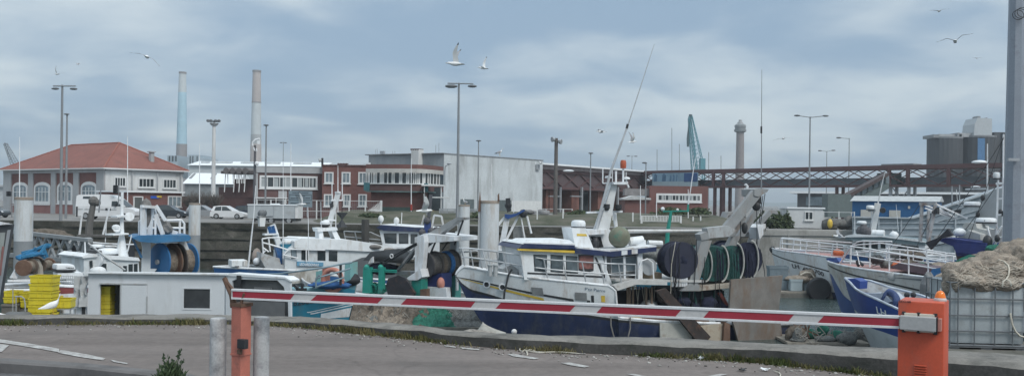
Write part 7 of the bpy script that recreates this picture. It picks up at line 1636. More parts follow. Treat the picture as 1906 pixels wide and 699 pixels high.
mb = MB(); hf.bx(mb, d0, x1, zd+.01, zd+.05, -.07, -.003); hf.bx(mb, x1-.01, x1+.015, z0, zd-.35, -.07, -.003); hf.bx(mb, d1-.02, d1+.02, z0, zd, -.075, -.06); mb.build('door_rail', steelg, dr)
mb = MB(); hf.bx(mb, w0, w1, wz0, wz1, .02, .05); wd = mb.build('window', M('hut_glass', (.05,.055,.06), .2, var=.3, scale=2), t); mb = MB(); [hf.bx(mb, *q, -.015, .0) for q in ((w0-.05,w1+.05,wz1,wz1+.05),(w0-.05,w1+.05,wz0-.05,wz0),(w0-.05,w0,wz0,wz1),(w1,w1+.05,wz0,wz1))]; mb.build('frame', MATS['hut_panel'], wd)
mb = MB(); hf.bx(mb, d0, d1+.5, z0, zd+.2, 1.4, 1.45); mb.build('inner_wall', black, t)
mb = MB(); hf.bx(mb, A-.5, B+3, WZ-.5, z0-.09, -1.0, 3.2); mb.build('pontoon', MATS['pontoon_side'], t)
for i in range(11):
    zc = z0+i*.25
    if zc+.25 < zd+.1: crate(hf.w(hf.sz(199,555,.5)[0], zc, .42), .46, .40, .25, 0, 'yellow crate stack level %s inside the hut door' % ['one, on the floor','two','three','four','five','six','seven','eight','nine','ten','eleven'][i], 'yellow crates stacked inside the hut door', yl2)
# torn curtain at the left end
t2 = thing('plastic_curtain', 'torn white plastic curtain crumpled at the left end of the hut', 'curtain', hf.w(A-.3, -3, 0)); mb = MB(); rows = []
for i in range(15):
    f = i/14; rows.append([hf.w(A-.46+.44*q/8+.04*noise.noise(Vector((f*5,q*.8,3))), hf.sz(150,513+f*57)[1], -.05+.10*math.sin(q*1.9+f*3)+.12*noise.noise(Vector((q*.7,f*4,0)))) for q in range(9-(3 if f > .6 else 0))]+[hf.w(A-.03, hf.sz(150,513+f*57)[1], .02)]*(3 if f > .6 else 0))
mb.grid(rows); mb.build('sheet', M('curtain_white', (.50,.52,.53), .5, var=.12, dirt=(.35,.35,.34), damt=.4, dscale=4), t2, smooth=50)
mb = MB(); hf.pbox(mb, 137,527,160,590, .1,.2); mb.build('door_leaf', MATS['hut_panel'], t2); mb = MB(); hf.pbox(mb, 152,560,158,590, .06,.098); mb.build('dark_gap', black, t2)
# canopy beside the hut
cf_ = Fr(418,29,542,28.2); t = thing('canopy_cab', 'white framed dark canopy with rounded corner adjoining the right end of the hut', 'canopy', cf_.w(1,-4,0))
mb = MB(); P_ = lambda pts, o: [cf_.pt(x,y,o) for x,y in pts]
outer = [(420,600),(420,512),(428,510),(530,517),(539,524),(541,600)]; inn = [(432,600),(432,524),(440,521),(516,523),(528,534),(536,560),(537,600)]
mb.prism(P_([(420,600),(420,511),(432,511),(432,600)],0), cf_.n*.10); mb.prism(P_([(432,511),(530,516),(540,522),(516,521),(440,519),(432,522)],0), cf_.n*.10); mb.prism(P_([(540,522),(541,600),(537,600),(536,560),(528,533),(516,521)],0), cf_.n*.10)
mb.build('frame', MATS['hut_panel'], t, bevel=0)
mb = MB(); mb.face(P_([(432,600),(432,522),(440,519),(516,521),(528,533),(536,560),(537,600)],.08)); mb.build('screen', M('canopy_screen', (.07,.075,.08), .25, var=.3, scale=1), t, recalc=False)
mb = MB(); cf_.pbox(mb, 473,534,505,558, .03,.06); cf_.pbox(mb, 450,560,530,590, .05,.07); mb.build('inner_panel', M('canopy_panel', (.13,.135,.14), .5), t)
mb = MB(); mb.prism(P_([(417,512),(428,508),(530,515),(541,521),(541,524),(530,518),(428,513)],-.03), cf_.n*.5); mb.build('roof', white, t)
mb = MB(); cf_.pbox(mb, 440,512,448,560, -.05,-.02); mb.build('dark_post', black, t)
# ---------------------------------------------------------------- boat with blue gantry and reel (left)
g = Fr(225,43.2,372,44.8); t = thing('trawler', 'trawler stern with bright blue gantry, white rails and big blue net drum', 'fishing boat', g.w(g.L*.5,WZ,0), 'fishing boats moored in the basin')
s0, s1 = g.sz(385,540,0)[0], g.sz(150,540,0)[0]; zc = g.sz(300,520,0)[1]; B1 = Hull(g, s0, s1, 4.0, lambda q: zc+.9*q**3, WZ-.5, full=.6); B1.build(t, lambda q: [WZ-.5,WZ+.5,zc-.2,zc+.9*q**3], [navy, blue, whiteb], deckg)
mb = MB(); g.slab(mb, [(262,446),(278,446),(281,455),(280,500),(292,500),(283,512),(263,512),(266,460)], -.6,-.2); g.slab(mb, [(334,446),(345,446),(352,463),(354,515),(343,515),(341,470)], .0,.4); mb.build('gantry_leg', MATS['wheelhouse_white'], t)
mb = MB(); g.slab(mb, [(246,442),(256,438),(352,437),(356,442),(352,448),(290,452),(258,449)], -1.5,1.2); mb.build('gantry_beam', M('beam_blue', (.035,.15,.30), .5, var=.2, scale=2, dirt=(.2,.2,.2), damt=.3), t)
mb = MB(); g.slab(mb, [(245,444),(249,444),(266,478),(262,480)], -.9,-.7); mb.build('blue_strut', MATS['beam_blue'], t)
mb = MB(); [mb.tube([g.pt(x,y,o) for x,y in pts], .055, 6) for o, pts in ((-.6,((259,440),(259,412),(265,408),(289,408))),(-.6,((259,424),(289,424))),(-.6,((289,440),(289,408))),(.4,((306,410),(338,409),(343,416),(343,440))),(.4,((306,424),(342,424))),(.4,((310,424),(312,440))),(.4,((335,410),(334,440))))]; mb.build('platform_rail', rail_w, t)
mb = MB(); [mb.bar(g.pt(*a,o), g.pt(*b,o), w) for a,b,o,w in (((267,440),(267,382),-.9,.22),((279,440),(282,384),-.6,.2),((290,382),(308,410),-.5,.16),((289,398),(303,436),-.5,.2),((283,384),(300,440),-.2,.2),((300,424),(330,434),0,.2))]; g.slab(mb, [(264,381),(292,383),(292,388),(264,386)], -1.1,-.2); mb.build('a_frame', whiteb, t)
mb = MB(); mb.ball(g.pt(272,398,-.5), .42, 10, (.8,.6,1.8)); lump(mb, g.pt(302,425,0), (.5,.4,.4), 16, 320, .3, 4); mb.build('hoisted_gear', M('gear_grey', (.17,.165,.16), .8, var=.3, scale=5), t)
a = g.pt(297,487,-.5); b = g.pt(350,486,.2); reel_x(t, a, b, .90, .62, [M('drum_blue', (.03,.14,.32), .5, var=.1), rust, M('drum_dark', (.07,.06,.055), .8)], M('wound_warp', (.20,.165,.13), .95, var=.4, scale=7, bump=1, bscale=40, fine=.4), 'net_drum', (0,.42,.60,1))
mb = MB(); a2 = (b-a).normalized(); mb.lathe([(.12,-.12),(.12,-.03)], a-a2*.05, 12, a2); mb.build('drum_hub', steelg, t)
mb = MB(); g.slab(mb, [(290,452),(332,452),(334,460),(300,470)], .9,1.3); mb.build('white_boom', whiteb, t)
# ---------------------------------------------------------------- small white cabin boat
g = Fr(150,39,262,41); t = thing('small_boat', 'small white cabin boat with conical mast and dark windows behind the hut', 'boat', g.w(g.L*.5,WZ,0), 'fishing boats moored in the basin')
s0, s1 = g.sz(290,540,0)[0], g.sz(120,540,0)[0]; zc = g.sz(200,517,0)[1]; B2 = Hull(g, s0, s1, 3.0, lambda q: zc+.5*q**3, WZ-.4, full=.55); B2.build(t, lambda q: [WZ-.4,WZ+.4,zc+.5*q**3], [navy, whiteb], deckg)
mb = MB(); g.slab(mb, [(156,478),(196,474),(200,479),(258,484),(260,520),(156,520)], -1.1,1.1); cb = mb.build('cabin', MATS['wheelhouse_white'], t)
for pts in ([(166,485),(172,484),(173,504),(167,504)],[(188,490),(198,490),(198,503),(188,503)],[(229,494),(236,494),(236,506),(229,506)],[(239,491),(247,490.5),(247,508),(239,508)],[(249,490.5),(256,490),(256,508),(249,508)]): winp(g, cb, pts, -1.1, glass, .03, whiteb)
mb = MB(); g.slab(mb, [(153,477),(165,471),(258,479),(261,485),(200,482),(196,476),(154,480)], -1.2,1.2); mb.build('roof', white, t)
dome(t, g.pt(201,474,-.3), .42, .30, 'radar'); dome(t, g.pt(182,461,.8), .30, .16, 'radar')
mb = MB(); g.slab(mb, [(172,466),(190,466),(190,474),(172,476)], -.5,.4); mb.build('black_hatch', black, t)
mb = MB(); rows = [(.32,0),(.20,.45),(.11,1.0),(.07,1.7),(.06,2.9)]; mb.lathe(rows, g.pt(226,480,-.2), 14); mb.build('mast', white, t, smooth=50)
mb = MB(); g.slab(mb, [(211,435.5),(240,433.5),(240,436),(211,438)], -.6,.2); g.slab(mb, [(218,401.5),(236,400),(236,403),(218,404.5)], -.5,.1); mb.lathe([(.16,0),(.16,.12)], g.pt(218,426,-.2), 10, (.3,-1,.3)); mb.ball(g.pt(216,423,-.2), .14, 10, (1.4,1,1)); mb.lathe([(.2,-.06),(.2,.06)], g.pt(241,403,-.2), 12, (.5,-1,.2)); mb.build('mast_spreader', white, t)
mb = MB(); c = g.pt(182,483,-1.15); mb.lathe([(.10,-.05),(.13,-.10),(.26,-.1),(.28,0),(.26,.06),(.1,.05)], c, 18, (-.4,-1,.1)); mb.build('reel_disc', white, t, smooth=50)
mb = MB(); mb.ball(g.pt(182,504,-1.3), .35, 12, (1,.8,.6)); mb.build('white_fender', white, t, smooth=60)
whip(t, ((228,492),(238,465),(245,437)), 39.5, (.035,.025)); whip(t, ((158,510),(159,480),(158,450)), 38.6, (.045,.03)); whip(t, ((164,452),(195,477),(233,502)), 38.3, (.04,.04), steelg, 'boom')
# dark slim mast behind
g2 = Fr(140,62,220,62); t = thing('dark_mast_boat', 'grey workboat whose dark mast and pale poles show above the gangway', 'boat', g2.w(1.5,WZ,0), 'fishing boats moored in the basin')
s0, s1 = g2.sz(235,470,0)[0], g2.sz(120,470,0)[0]; zc = g2.sz(180,456,0)[1]; B3 = Hull(g2, s0, s1, 3.2, lambda q: zc+.3*q**3, WZ-.4); B3.build(t, lambda q: [WZ-.4,zc+.3*q**3], [M('hull_black', (.05,.05,.055), .7)], deckg)
mb = MB(); mb.tube([g2.pt(165,456,0), g2.pt(166,420,0), g2.pt(175,372,0)], [.28,.25,.18], 8); mb.ball(g2.pt(174,374,0), .35, 8); mb.ball(g2.pt(181,377,0), .25, 8); g2.slab(mb, [(143,436),(200,437),(200,441),(143,440)], -.3,.3); mb.build('mast', M('mast_olive', (.12,.115,.11), .7), t)
whip(t, ((148,436),(152,405),(157,384)), 61.8, (.07,.05)); whip(t, ((192,436),(198,410),(204,386)), 61.8, (.07,.05)); whip(t, ((196,450),(199,400)), 61.8, (.03,.03)); whip(t, ((184,395),(188,352)), 61.8, (.05,.04), polem)
# ---------------------------------------------------------------- winch boat far left
g = Fr(30,34,112,35); t = thing('small_boat', 'small boat with blue frame, net winch drums and dark hull behind the yellow boxes', 'boat', g.w(g.L*.5,WZ,0), 'fishing boats moored in the basin')
s0, s1 = g.sz(150,540,0)[0], g.sz(-40,540,0)[0]; zc = g.sz(80,532,0)[1]; B4 = Hull(g, s0, s1, 2.8, lambda q: zc, WZ-.4); B4.build(t, lambda q: [WZ-.4,zc-.35,zc], [M('hull_green_dark', (.04,.09,.08), .6), rust], deckg, bul=.3)
mb = MB(); [mb.bar(g.pt(*a,o), g.pt(*b,o), .09) for a,b,o in (((32,478),(88,454),0),((88,454),(95,456),0),((40,478),(86,470),-.3),((62,465),(84,480),0),((80,458),(88,478),0),((30,480),(60,478),.3),((86,455),(74,472),-.3),((50,470),(60,480),.1),((40,470),(92,458),.2),((56,474),(78,459),.1),((66,460),(60,476),0))]; mb.build('blue_frame', M('frame_blue', (.03,.17,.32), .5, var=.2, scale=3), t)
mb = MB(); lump(mb, g.pt(66,473,-.1), (.34,.2,.07), 24, 330, .5, 6); lump(mb, g.pt(38,479,-.1), (.18,.2,.08), 18, 331, .5, 6); mb.build('blue_net', M('net_blue2', (.03,.15,.30), .95, var=.4, scale=8), t, smooth=80)
reel_x(t, g.pt(44,498,-.6), g.pt(68,492,.3), .30, .22, [rust, M('drum_brown', (.13,.10,.08), .9)], MATS['wound_warp'], 'winch_drum', (0,.5,1)); reel_x(t, g.pt(76,494,.2), g.pt(92,491,.7), .24, .17, [M('drum_brown', (.13,.10,.08), .9), rust], MATS['wound_warp'], 'winch_drum', (0,1))
mb = MB(); g.slab(mb, [(20,517),(38,486),(44,484),(32,518)], -.4,-.2); mb.build('white_chute', whiteb, t)
mb = MB(); mb.bar(g.pt(66,486,.3), g.pt(72,510,.3), .25); mb.tube([g.pt(58,486,0), g.pt(68,486,0), g.pt(73,497,0), g.pt(74,512,0)], .13, 8); mb.build('winch_frame', M('frame_tan', (.36,.33,.28), .7), t)
mb = MB(); mb.bar(g.pt(14,522,-.7), g.pt(60,521,-.7), .08); mb.build('white_rail', rail_w, t)
# outboard with white cover
g = Fr(104,32,152,32.5); t = thing('tender', 'white covered tender with outboard hood and wire basket left of the hut', 'boat', g.w(.5,WZ,0), 'fishing boats moored in the basin')
s0, s1 = g.sz(165,545,0)[0], g.sz(60,545,0)[0]; zc = g.sz(125,532,0)[1]; B5 = Hull(g, s0, s1, 1.7, lambda q: zc+.15*q, WZ-.3); B5.build(t, lambda q: [WZ-.3,zc-.18,zc+.15*q], [whiteb, M('tender_red', (.22,.06,.06), .5)], deckg, bul=.2)
mb = MB(); g.slab(mb, [(106,492),(138,492),(141,499),(141,502),(105,502),(105,499)], -.4,.4); mb.build('outboard_hood', white, t, bevel=.05, smooth=40); mb = MB(); g.pbox(mb, 104.5,502,141,505, -.38,.38); mb.build('hood_seal', black, t); mb = MB(); p = g.pt(122,499,-.41); q = g.pt(138,499.4,-.41); text_mesh(mb, 'YAMAHA', p, q-p, (0,0,1), .05, width=(q-p).length, bold=.02); mb.build('hood_lettering', black, t, recalc=False)
mb = MB(); lump(mb, g.pt(130,511,0), (.42,.4,.13), 24, 340, .15, 4); g.slab(mb, [(107,508),(154,507),(157,517),(108,520)], -.4,.4); mb.build('white_cover', white, t, smooth=50)
mb = MB(); [mb.tube([g.pt(x,512,-.5), g.pt(x,534,-.5)], .010, 4) for x in range(107,143,4)]; [mb.tube([g.pt(106,y,-.5), g.pt(142,y+.4,-.5)], .010, 4) for y in (513,518,524,530)]; mb.build('wire_basket', steelg, t)
# ---------------------------------------------------------------- green trawler seen from astern
g = Fr(668,52,872,48.5); t = thing('trawler', 'green and white trawler with leaning grey gantry arm and net drum, navy roofed wheelhouse', 'fishing boat', g.w(g.L*.5,WZ,0), 'fishing boats moored in the basin')
s0, s1 = g.sz(858,560,0)[0], g.sz(560,540,0)[0]; zc = g.sz(780,552,0)[1]; sh = lambda q: zc+.15+1.0*max(0,q-.3)**1.5
B6 = Hull(g, s0, s1, 4.4, sh, WZ-.5, full=.6); B6.build(t, lambda q: [WZ-.5,WZ+.5,sh(q)-.35,sh(q)], [navy, M('hull_seagrey', (.10,.16,.16), .6, var=.2, dirt=(.08,.07,.06), damt=.5), whiteb], deckg)
wb = Fr(700,64,812,63.5)
mb = MB(); wb.slab(mb, [(706,428),(800,432),(800,475),(716,475)], -1.6,1.8); wh = mb.build('wheelhouse', white, t)
for pts in ([(715,434.5),(737,434.5),(737,452),(718,451)],[(743.5,435),(759,435.5),(759,452),(743.5,452)],[(765,436),(776,436.5),(776,452),(765,452)]): winp(wb, wh, pts, -1.6, glass, .06)
mb = MB(); wb.slab(mb, [(700,423),(709,418),(803,425),(803,432),(714,429)], -1.8,1.9); mb.build('roof_fascia', navy, t); mb = MB(); wb.slab(mb, [(706,419.5),(711,417.5),(803,424),(803,426.5)], -1.7,1.8); mb.build('roof', white, t)
mb = MB(); wb.slab(mb, [(716,461),(800,458),(800,478),(690,478),(690,470)], -2.0,-1.62); mb.build('fore_deck', whiteb, t)
mb = MB(); [mb.tube([wb.pt(x,y,-2.0) for x,y in pts], .04, 5) for pts in (((640,430),(690,432),(708,440)),((642,440),(708,446)),((642,448),(712,452)),((645,456),(716,460)),((660,430),(668,462)),((683,432),(690,465)),((640,430),(646,462)))]; mb.build('side_rail', M('rail_dull', (.36,.38,.39), .5, .2), t)
mb = MB(); mb.tube([wb.pt(680,408,-2.6), wb.pt(680,480,-2.6)], .26, 8); mb.build('dark_post', M('post_dark', (.06,.058,.055), .8), t)
mb = MB(); [mb.ball(wb.pt(x,y,-1), .2, 10, (1,1,1.3)) for x,y in ((709,407),(738,410.5))]; mb.tube([wb.pt(738,421,-1), wb.pt(738,408,-1)], .05); mb.tube([wb.pt(709,421,-1), wb.pt(709,408,-1)], .04); mb.tube([wb.pt(747,420,-1), wb.pt(748,395,-1)], .03); mb.build('roof_lamp', frame_w, t)
leg = lambda pts, o0, o1, name, m: (lambda mb: (g.slab(mb, pts, o0, o1), mb.build(name, m, t))[1])(MB())
rows = [(685,489),(690,479),(700,475),(748,480),(750,497)]
mb = MB(); mb.grid([[g.pt(x,y,-1.6) for x,y in rows],[g.pt(x,y,.4) for x,y in rows]]); g.slab(mb, [(685,490),(690,480),(694,477),(694,488)], -1.7,-1.6); mb.build('curved_shelter', whiteb, t, recalc=True)
leg([(676,484),(752,490),(765,470),(742,462),(690,468)], .5,1.0, 'dark_hold', M('hold_dark', (.06,.065,.07), .8))
leg([(772,441),(788,437),(790,450),(784,520),(784,548),(776,548),(772,520)], -1.6,-1.2, 'gantry_leg', whiteb)
leg([(776,520),(784,519),(784,560),(766,560),(766,522)], -1.7,-1.1, 'green_foot', green)
leg([(752,520),(782,500),(786,515),(776,521)], -1.8,-1.0, 'leg_bracket', whiteb)
leg([(843,438),(848,430),(850,512),(834,512),(838,452)], 1.0,1.5, 'gantry_leg', M('gantry_pale', (.42,.45,.46), .5, var=.1))
leg([(834,510),(847,510),(847,560),(834,560)], .95,1.55, 'green_foot', M('green_pale', (.06,.26,.24), .5, var=.1))
leg([(848,440),(850,452),(850,540),(848,540)], .8,1.0, 'white_edge', whiteb)
leg([(788,440),(796,434),(850,404),(866,404),(866,408),(852,410),(800,450),(788,460)], -.6,-.1, 'gantry_arm', gm_)
leg([(772,442),(790,434),(845,440),(845,448),(792,452),(772,452)], -1.2,1.2, 'gantry_beam', whiteb)
mb = MB(); g.slab(mb, [(735,505),(741,503),(779,455),(772,458)], -.9,-.7); g.slab(mb, [(735,504),(768,505),(768,512),(735,510)], -.9,-.2); mb.build('strut', gm_, t)
mb = MB(); mb.tube([g.pt(775,452,-1.65), g.pt(706,489,-1.65)], .045); mb.tube([g.pt(776,454,-1.6), g.pt(712,492,-1.6)], .06); mb.tube([g.pt(862,410,-.4), g.pt(846,455,.2)], .05); mb.tube([g.pt(812,446,-.7), g.pt(802,470,-.7)], .05); mb.tube([g.pt(835,448,.3), g.pt(822,466,.2)], .04); mb.build('wire', black, t)
mb = MB(); c = g.pt(729,476,-1.68); mb.tube([c+g.d*(.10*math.cos(a*.5236))+Vector((0,0,.10*math.sin(a*.5236))) for a in range(13)], .035, 5); mb.build('shackle', frame_w, t)
a, b = g.pt(792,493,-1.0), g.pt(842,488,.9)
reel_x(t, a, b, .72, .60, [M('drum_black', (.05,.05,.055), .8), M('drum_brown2', (.10,.09,.085), .9), M('drum_brown2', (.10,.09,.085), .9)], M('wound_net', (.10,.095,.09), .95, var=.4, scale=7, bump=1, bscale=40, fine=.4), 'net_drum', (0,.35,1))
mb = MB(); d_ = (b-a).normalized(); mb.lathe([(.63,.0),(.66,.08),(.68,.2),(.63,.28)], a+d_*(b-a).length*.68, 24, d_); mb.build('blue_line_coil', M('line_blue', (.03,.14,.35), .8, var=.3, scale=8, bump=1, bscale=50), t)
mb = MB(); d0 = (b-a).length; mb.lathe([(.64,0),(.67,.1),(.64,.25)], a+d_*d0*.42, 24, d_); mb.build('brown_line_coil', M('line_brown', (.17,.14,.11), .9, var=.3, scale=8, bump=1, bscale=50), t)
leg([(784,511),(822,508),(822,536),(784,534)], -.6,.4, 'navy_box', M('box_navy', (.025,.04,.15), .6, var=.15)); leg([(784,533),(830,535),(832,556),(784,556)], -.9,-.5, 'white_bulwark', whiteb)
mb = MB(); mb.ball(g.pt(820.5,527,-.75), .27, 14, (.8,.8,1.25)); mb.build('pink_buoy', M('buoy_salmon', (.50,.22,.17), .6), t, smooth=60)
leg([(722,518),(742,512),(754,517),(772,545),(766,556),(724,556),(718,532)], -2.0,-1.85, 'trawl_door', M('trawl_dark', (.035,.035,.042), .75, var=.3, dirt=RUST, damt=.3, dscale=3))
leg([(782,538),(794,537),(794,556),(782,556)], -1.9,-1.6, 'rust_block', rust); leg([(826,520),(834,515),(836,556),(824,556)], .2,.5, 'dark_board', dark)
mb = MB(); [g.slab(mb, q, -1.75,-1.5) for q in ([(676,497),(689,497),(689,545),(674,545)],[(705,497),(713,497),(711,545),(703,545)])]; [mb.tube([g.pt(690,y,-1.6), g.pt(738,y+2,-1.6)], .04) for y in (501,504)]; [mb.ball(g.pt(x,497,-1.62), .17, 10) for x in (683,709)]; mb.build('green_stanchion', M('green_bright', (.025,.29,.23), .5, var=.12, dirt=(.1,.15,.12), damt=.3), t)
mb = MB(); [mb.tube([g.pt(x+math.cos(a*.6)*7, 538+math.sin(a*.6)*9, -1.4-.01*a) for a in range(22)], .07, 5) for x in (694,708)]; lump(mb, g.pt(700,536,-1.1), (.6,.4,.3), 22, 350, .3, 4); mb.build('green_hawser', M('hawser_green', (.02,.20,.15), .9, var=.3, scale=8), t)
mb = MB(); lump(mb, g.pt(712,500,-.9), (.9,.5,.30), 26, 352, .3, 3); mb.build('dark_net', navyn, t, smooth=80)
mb = MB(); wb.slab(mb, [(789,411),(800,409),(801,435),(790,437)], -1.9,-1.5); mb.build('blue_funnel', M('funnel_blue', (.03,.06,.20), .5), t)
mb = MB(); [mb.bar(wb.pt(*a,-1.8), wb.pt(*b,-1.8), .12) for a,b in (((803,430),(808,400)),((808,400),(822,402)),((822,402),(826,425)),((795,400),(800,372)),((785,418),(790,400)))]; mb.build('mast_frame', whiteb, t)
mb = MB(); [mb.ball(wb.pt(x,y,-1.9), .25, 8) for x,y in ((795,410),(803,430),(812,428),(786,432))]; mb.bar(wb.pt(798,405,-1.9), wb.pt(802,362,-1.9), .22); mb.build('mast_gear', M('gear_dark', (.09,.09,.10), .7), t)
mb = MB(); [mb.tube([g.pt(*a,1.2), g.pt(*b,1.2)], .05) for a,b in (((848,444),(888,440)),((848,470),(888,466)))]; mb.build('stern_rail', rail_w, t); mb = MB(); mb.bar(g.pt(850,500,1.3), g.pt(864,522,1.3), .1); mb.bar(g.pt(849,474,1.3), g.pt(862,498,1.3), .06); mb.build('brace', whiteb, t); mb = MB(); mb.bar(g.pt(852,493,1.4), g.pt(866,495,1.4), .1); mb.build('yellow_step', yellowp, t)
# ---------------------------------------------------------------- boat with blue topped derrick behind the thick pile
g = Fr(925,62,1010,62); t = thing('derrick_boat', 'boat with slanted white derrick and blue jib behind the thick white mooring pile', 'fishing boat', g.w(1,WZ,0), 'fishing boats moored in the basin')
s0, s1 = g.sz(1040,480,0)[0], g.sz(905,480,0)[0]; zc = g.sz(960,470,0)[1]; B7 = Hull(g, s0, s1, 3.6, lambda q: zc+.4*q**3, WZ-.4); B7.build(t, lambda q: [WZ-.4,WZ+.6,zc+.4*q**3], [navy, M('hull_greyblue', (.25,.28,.30), .6)], deckg)
mb = MB(); mb.bar(g.pt(933,462,0), g.pt(944,405,0), .38,.3); mb.prism([g.pt(x,y,-.3) for x,y in ((924,464),(928,453),(938,453),(938,464))], (0,.6,0)); mb.build('derrick', whiteb, t)
mb = MB(); mb.bar(g.pt(925,421,0), g.pt(939,404,0), .16); mb.bar(g.pt(938,455,.2), g.pt(966,399,.2), .16); mb.tube([g.pt(970,405,0), g.pt(978,450,0)], .05); mb.tube([g.pt(981,402,0), g.pt(989,434,0)], .07); mb.build('stay', rail_w, t)
mb = MB(); g.slab(mb, [(939,398),(950,399),(960,397),(976,389),(977,392),(960,402),(946,407),(940,405)], -.3,.3); mb.build('blue_jib', M('jib_blue', (.025,.07,.22), .5), t)
mb = MB(); g.slab(mb, [(941,369),(950,368),(949,385),(952,392),(944,395),(942,385)], -.2,.2); mb.ball(g.pt(974,397,0), .3, 8); mb.ball(g.pt(946,382,0), .25, 8); mb.build('jib_head', black, t)
mb = MB(); g.slab(mb, [(955,425),(968,420),(980,440),(990,470),(955,470)], .2,.9); mb.build('deckhouse', M('deckhouse_grey', (.17,.18,.18), .7, var=.3, scale=2), t)
# green mast boat
g = Fr(1180,66,1300,66); t = thing('small_boat', 'small boat with a bright green T shaped mast behind the navy net reel', 'boat', g.w(2,WZ,0), 'fishing boats moored in the basin')
s0, s1 = g.sz(1310,500,0)[0], g.sz(1170,500,0)[0]; zc = g.sz(1240,490,0)[1]; B8 = Hull(g, s0, s1, 3.2, lambda q: zc+.3*q**3, WZ-.4); B8.build(t, lambda q: [WZ-.4,WZ+.5,zc+.3*q**3], [navy, turq], deckg)
mb = MB(); mb.tube([g.pt(1239,490,0), g.pt(1243,430,0), g.pt(1249,393,0)], [.18,.15,.10], 8); mb.bar(g.pt(1234,393,0), g.pt(1282,392,0), .09); mb.bar(g.pt(1280,394,0), g.pt(1281,380,0), .12); mb.build('mast', M('mast_green', (.02,.25,.20), .5, var=.1), t)
mb = MB(); mb.ball(g.pt(1233.5,388.5,0), .15, 10); mb.ball(g.pt(1261,390,0), .10, 8); mb.build('mast_lamp', white, t)
whip(t, ((1281,384),(1290,320),(1296,290)), 66, (.04,.02)); mb = MB(); g.slab(mb, [(1200,478),(1215,470),(1270,474),(1270,492),(1200,492)], -.8,.8); mb.build('deckhouse', MATS['panel_turq'], t); mb = MB(); lump(mb, g.pt(1222,474,-.9), (1.4,.6,.4), 24, 370, .3, 2.5); mb.build('net', netgr, t, smooth=80)
# ================================================================== RIGHT-HAND BOATS
ink = M('number_black', (.035,.04,.05), .5)
def rowrail(root, fr, tops, n, drop, off, r=.035, mids=(.5,), lean=-4, name='rail', mat=rail_w):
    """rail through photo points on one lateral plane, n stanchions dropping by pixels"""
    mb = MB(); fx = interp(tops); x0, x1 = tops[0][0], tops[-1][0]
    mb.tube([fr.pt(x,y,off) for x,y in tops], r, 6)
    for f in mids: mb.tube([fr.pt(x,y+drop*f,off) for x,y in tops], r*.8, 6)
    for i in range(n):
        x = x0+(x1-x0)*i/(n-1); mb.tube([fr.pt(x,fx(x),off), fr.pt(x+lean,fx(x)+drop,off)], r, 5)
    return mb.build(name, mat, root, smooth=60)
# ---- far white boat with black registration
g = Fr(1436,72,1700,60); t = thing('fishing_boat', 'white boat with black LH 482 700 on its bow, black rub line and pink deck', 'fishing boat', g.w(g.L*.4,WZ,0), 'fishing boats moored in the basin')
hb = 2.2; s1, s0 = g.sz(1436,462,0)[0], g.sz(1730,500,0)[0]
tz = interp([g.sz(1436,461,0), g.sz(1448,465,-.9), g.sz(1500,471,-1.9), g.sz(1545,478,-hb), g.sz(1600,486,-hb), g.sz(1700,502,-hb)]); sh = lambda q: tz(s0+(s1-s0)*q)
rz_ = interp([g.sz(1436,470,0), g.sz(1448,476,-.9), g.sz(1500,491,-1.9), g.sz(1545,504,-hb), g.sz(1700,545,-hb)]); rl = lambda q: rz_(s0+(s1-s0)*q)
def bands(q):
    z = sh(q); r = min(rl(q), z-.2); return [WZ-.5, WZ+.45, r-.10, r, z-.06, z]
J1 = Hull(g, s0, s1, 4.4, sh, WZ-.5, rake=1.6, full=.45, flare=.35)
J1.build(t, bands, [navy, hullw, black, hullw, blue], deckr, bul=.12)
mb = MB()
for txt, xa, ya, xb, yb in (('LH', 1476,498,1488,500.5), ('482', 1495,503.5,1512.5,507.5), ('700', 1517,509,1535,513.5)): hull_text(J1, mb, txt, (xa,ya), (xb,yb), .31)
mb.build('registration', ink, t, recalc=False)
rowrail(t, g, ((1454,443),(1500,448),(1560,455),(1640,463),(1720,470)), 12, 22, -1.7, .045, (.45,), -3)
rowrail(t, g, ((1456,442),(1540,448),(1660,457)), 7, 20, 1.4, .04, (.5,), 0, 'far_rail')
mb = MB(); lump(mb, g.pt(1438,464,0), (.22,.25,.26), 16, 400, .2, 3); mb.build('bow_fender', dark, t, smooth=70)
mb = MB(); g.slab(mb, [(1470,466),(1600,479),(1700,492),(1700,500),(1600,487),(1470,471)], .8,1.2); mb.build('blue_coaming', blue, t)
for k, (x, y, o, r_, m) in enumerate(((1560,470,.2,.3,M('float_orange', (.50,.13,.05), .5)),(1582,472,.4,.28,netg),(1602,474,-.2,.4,netb),(1628,477,.2,.35,dark),(1650,478,.6,.4,netm),(1670,480,0,.35,blue),(1690,480,.3,.4,netgr))):
    mb = MB(); lump(mb, g.pt(x,y,o), (r_*1.3,r_,r_*.9), 18, 600+k, .3, 3); mb.build('deck_gear', m, t, smooth=80)
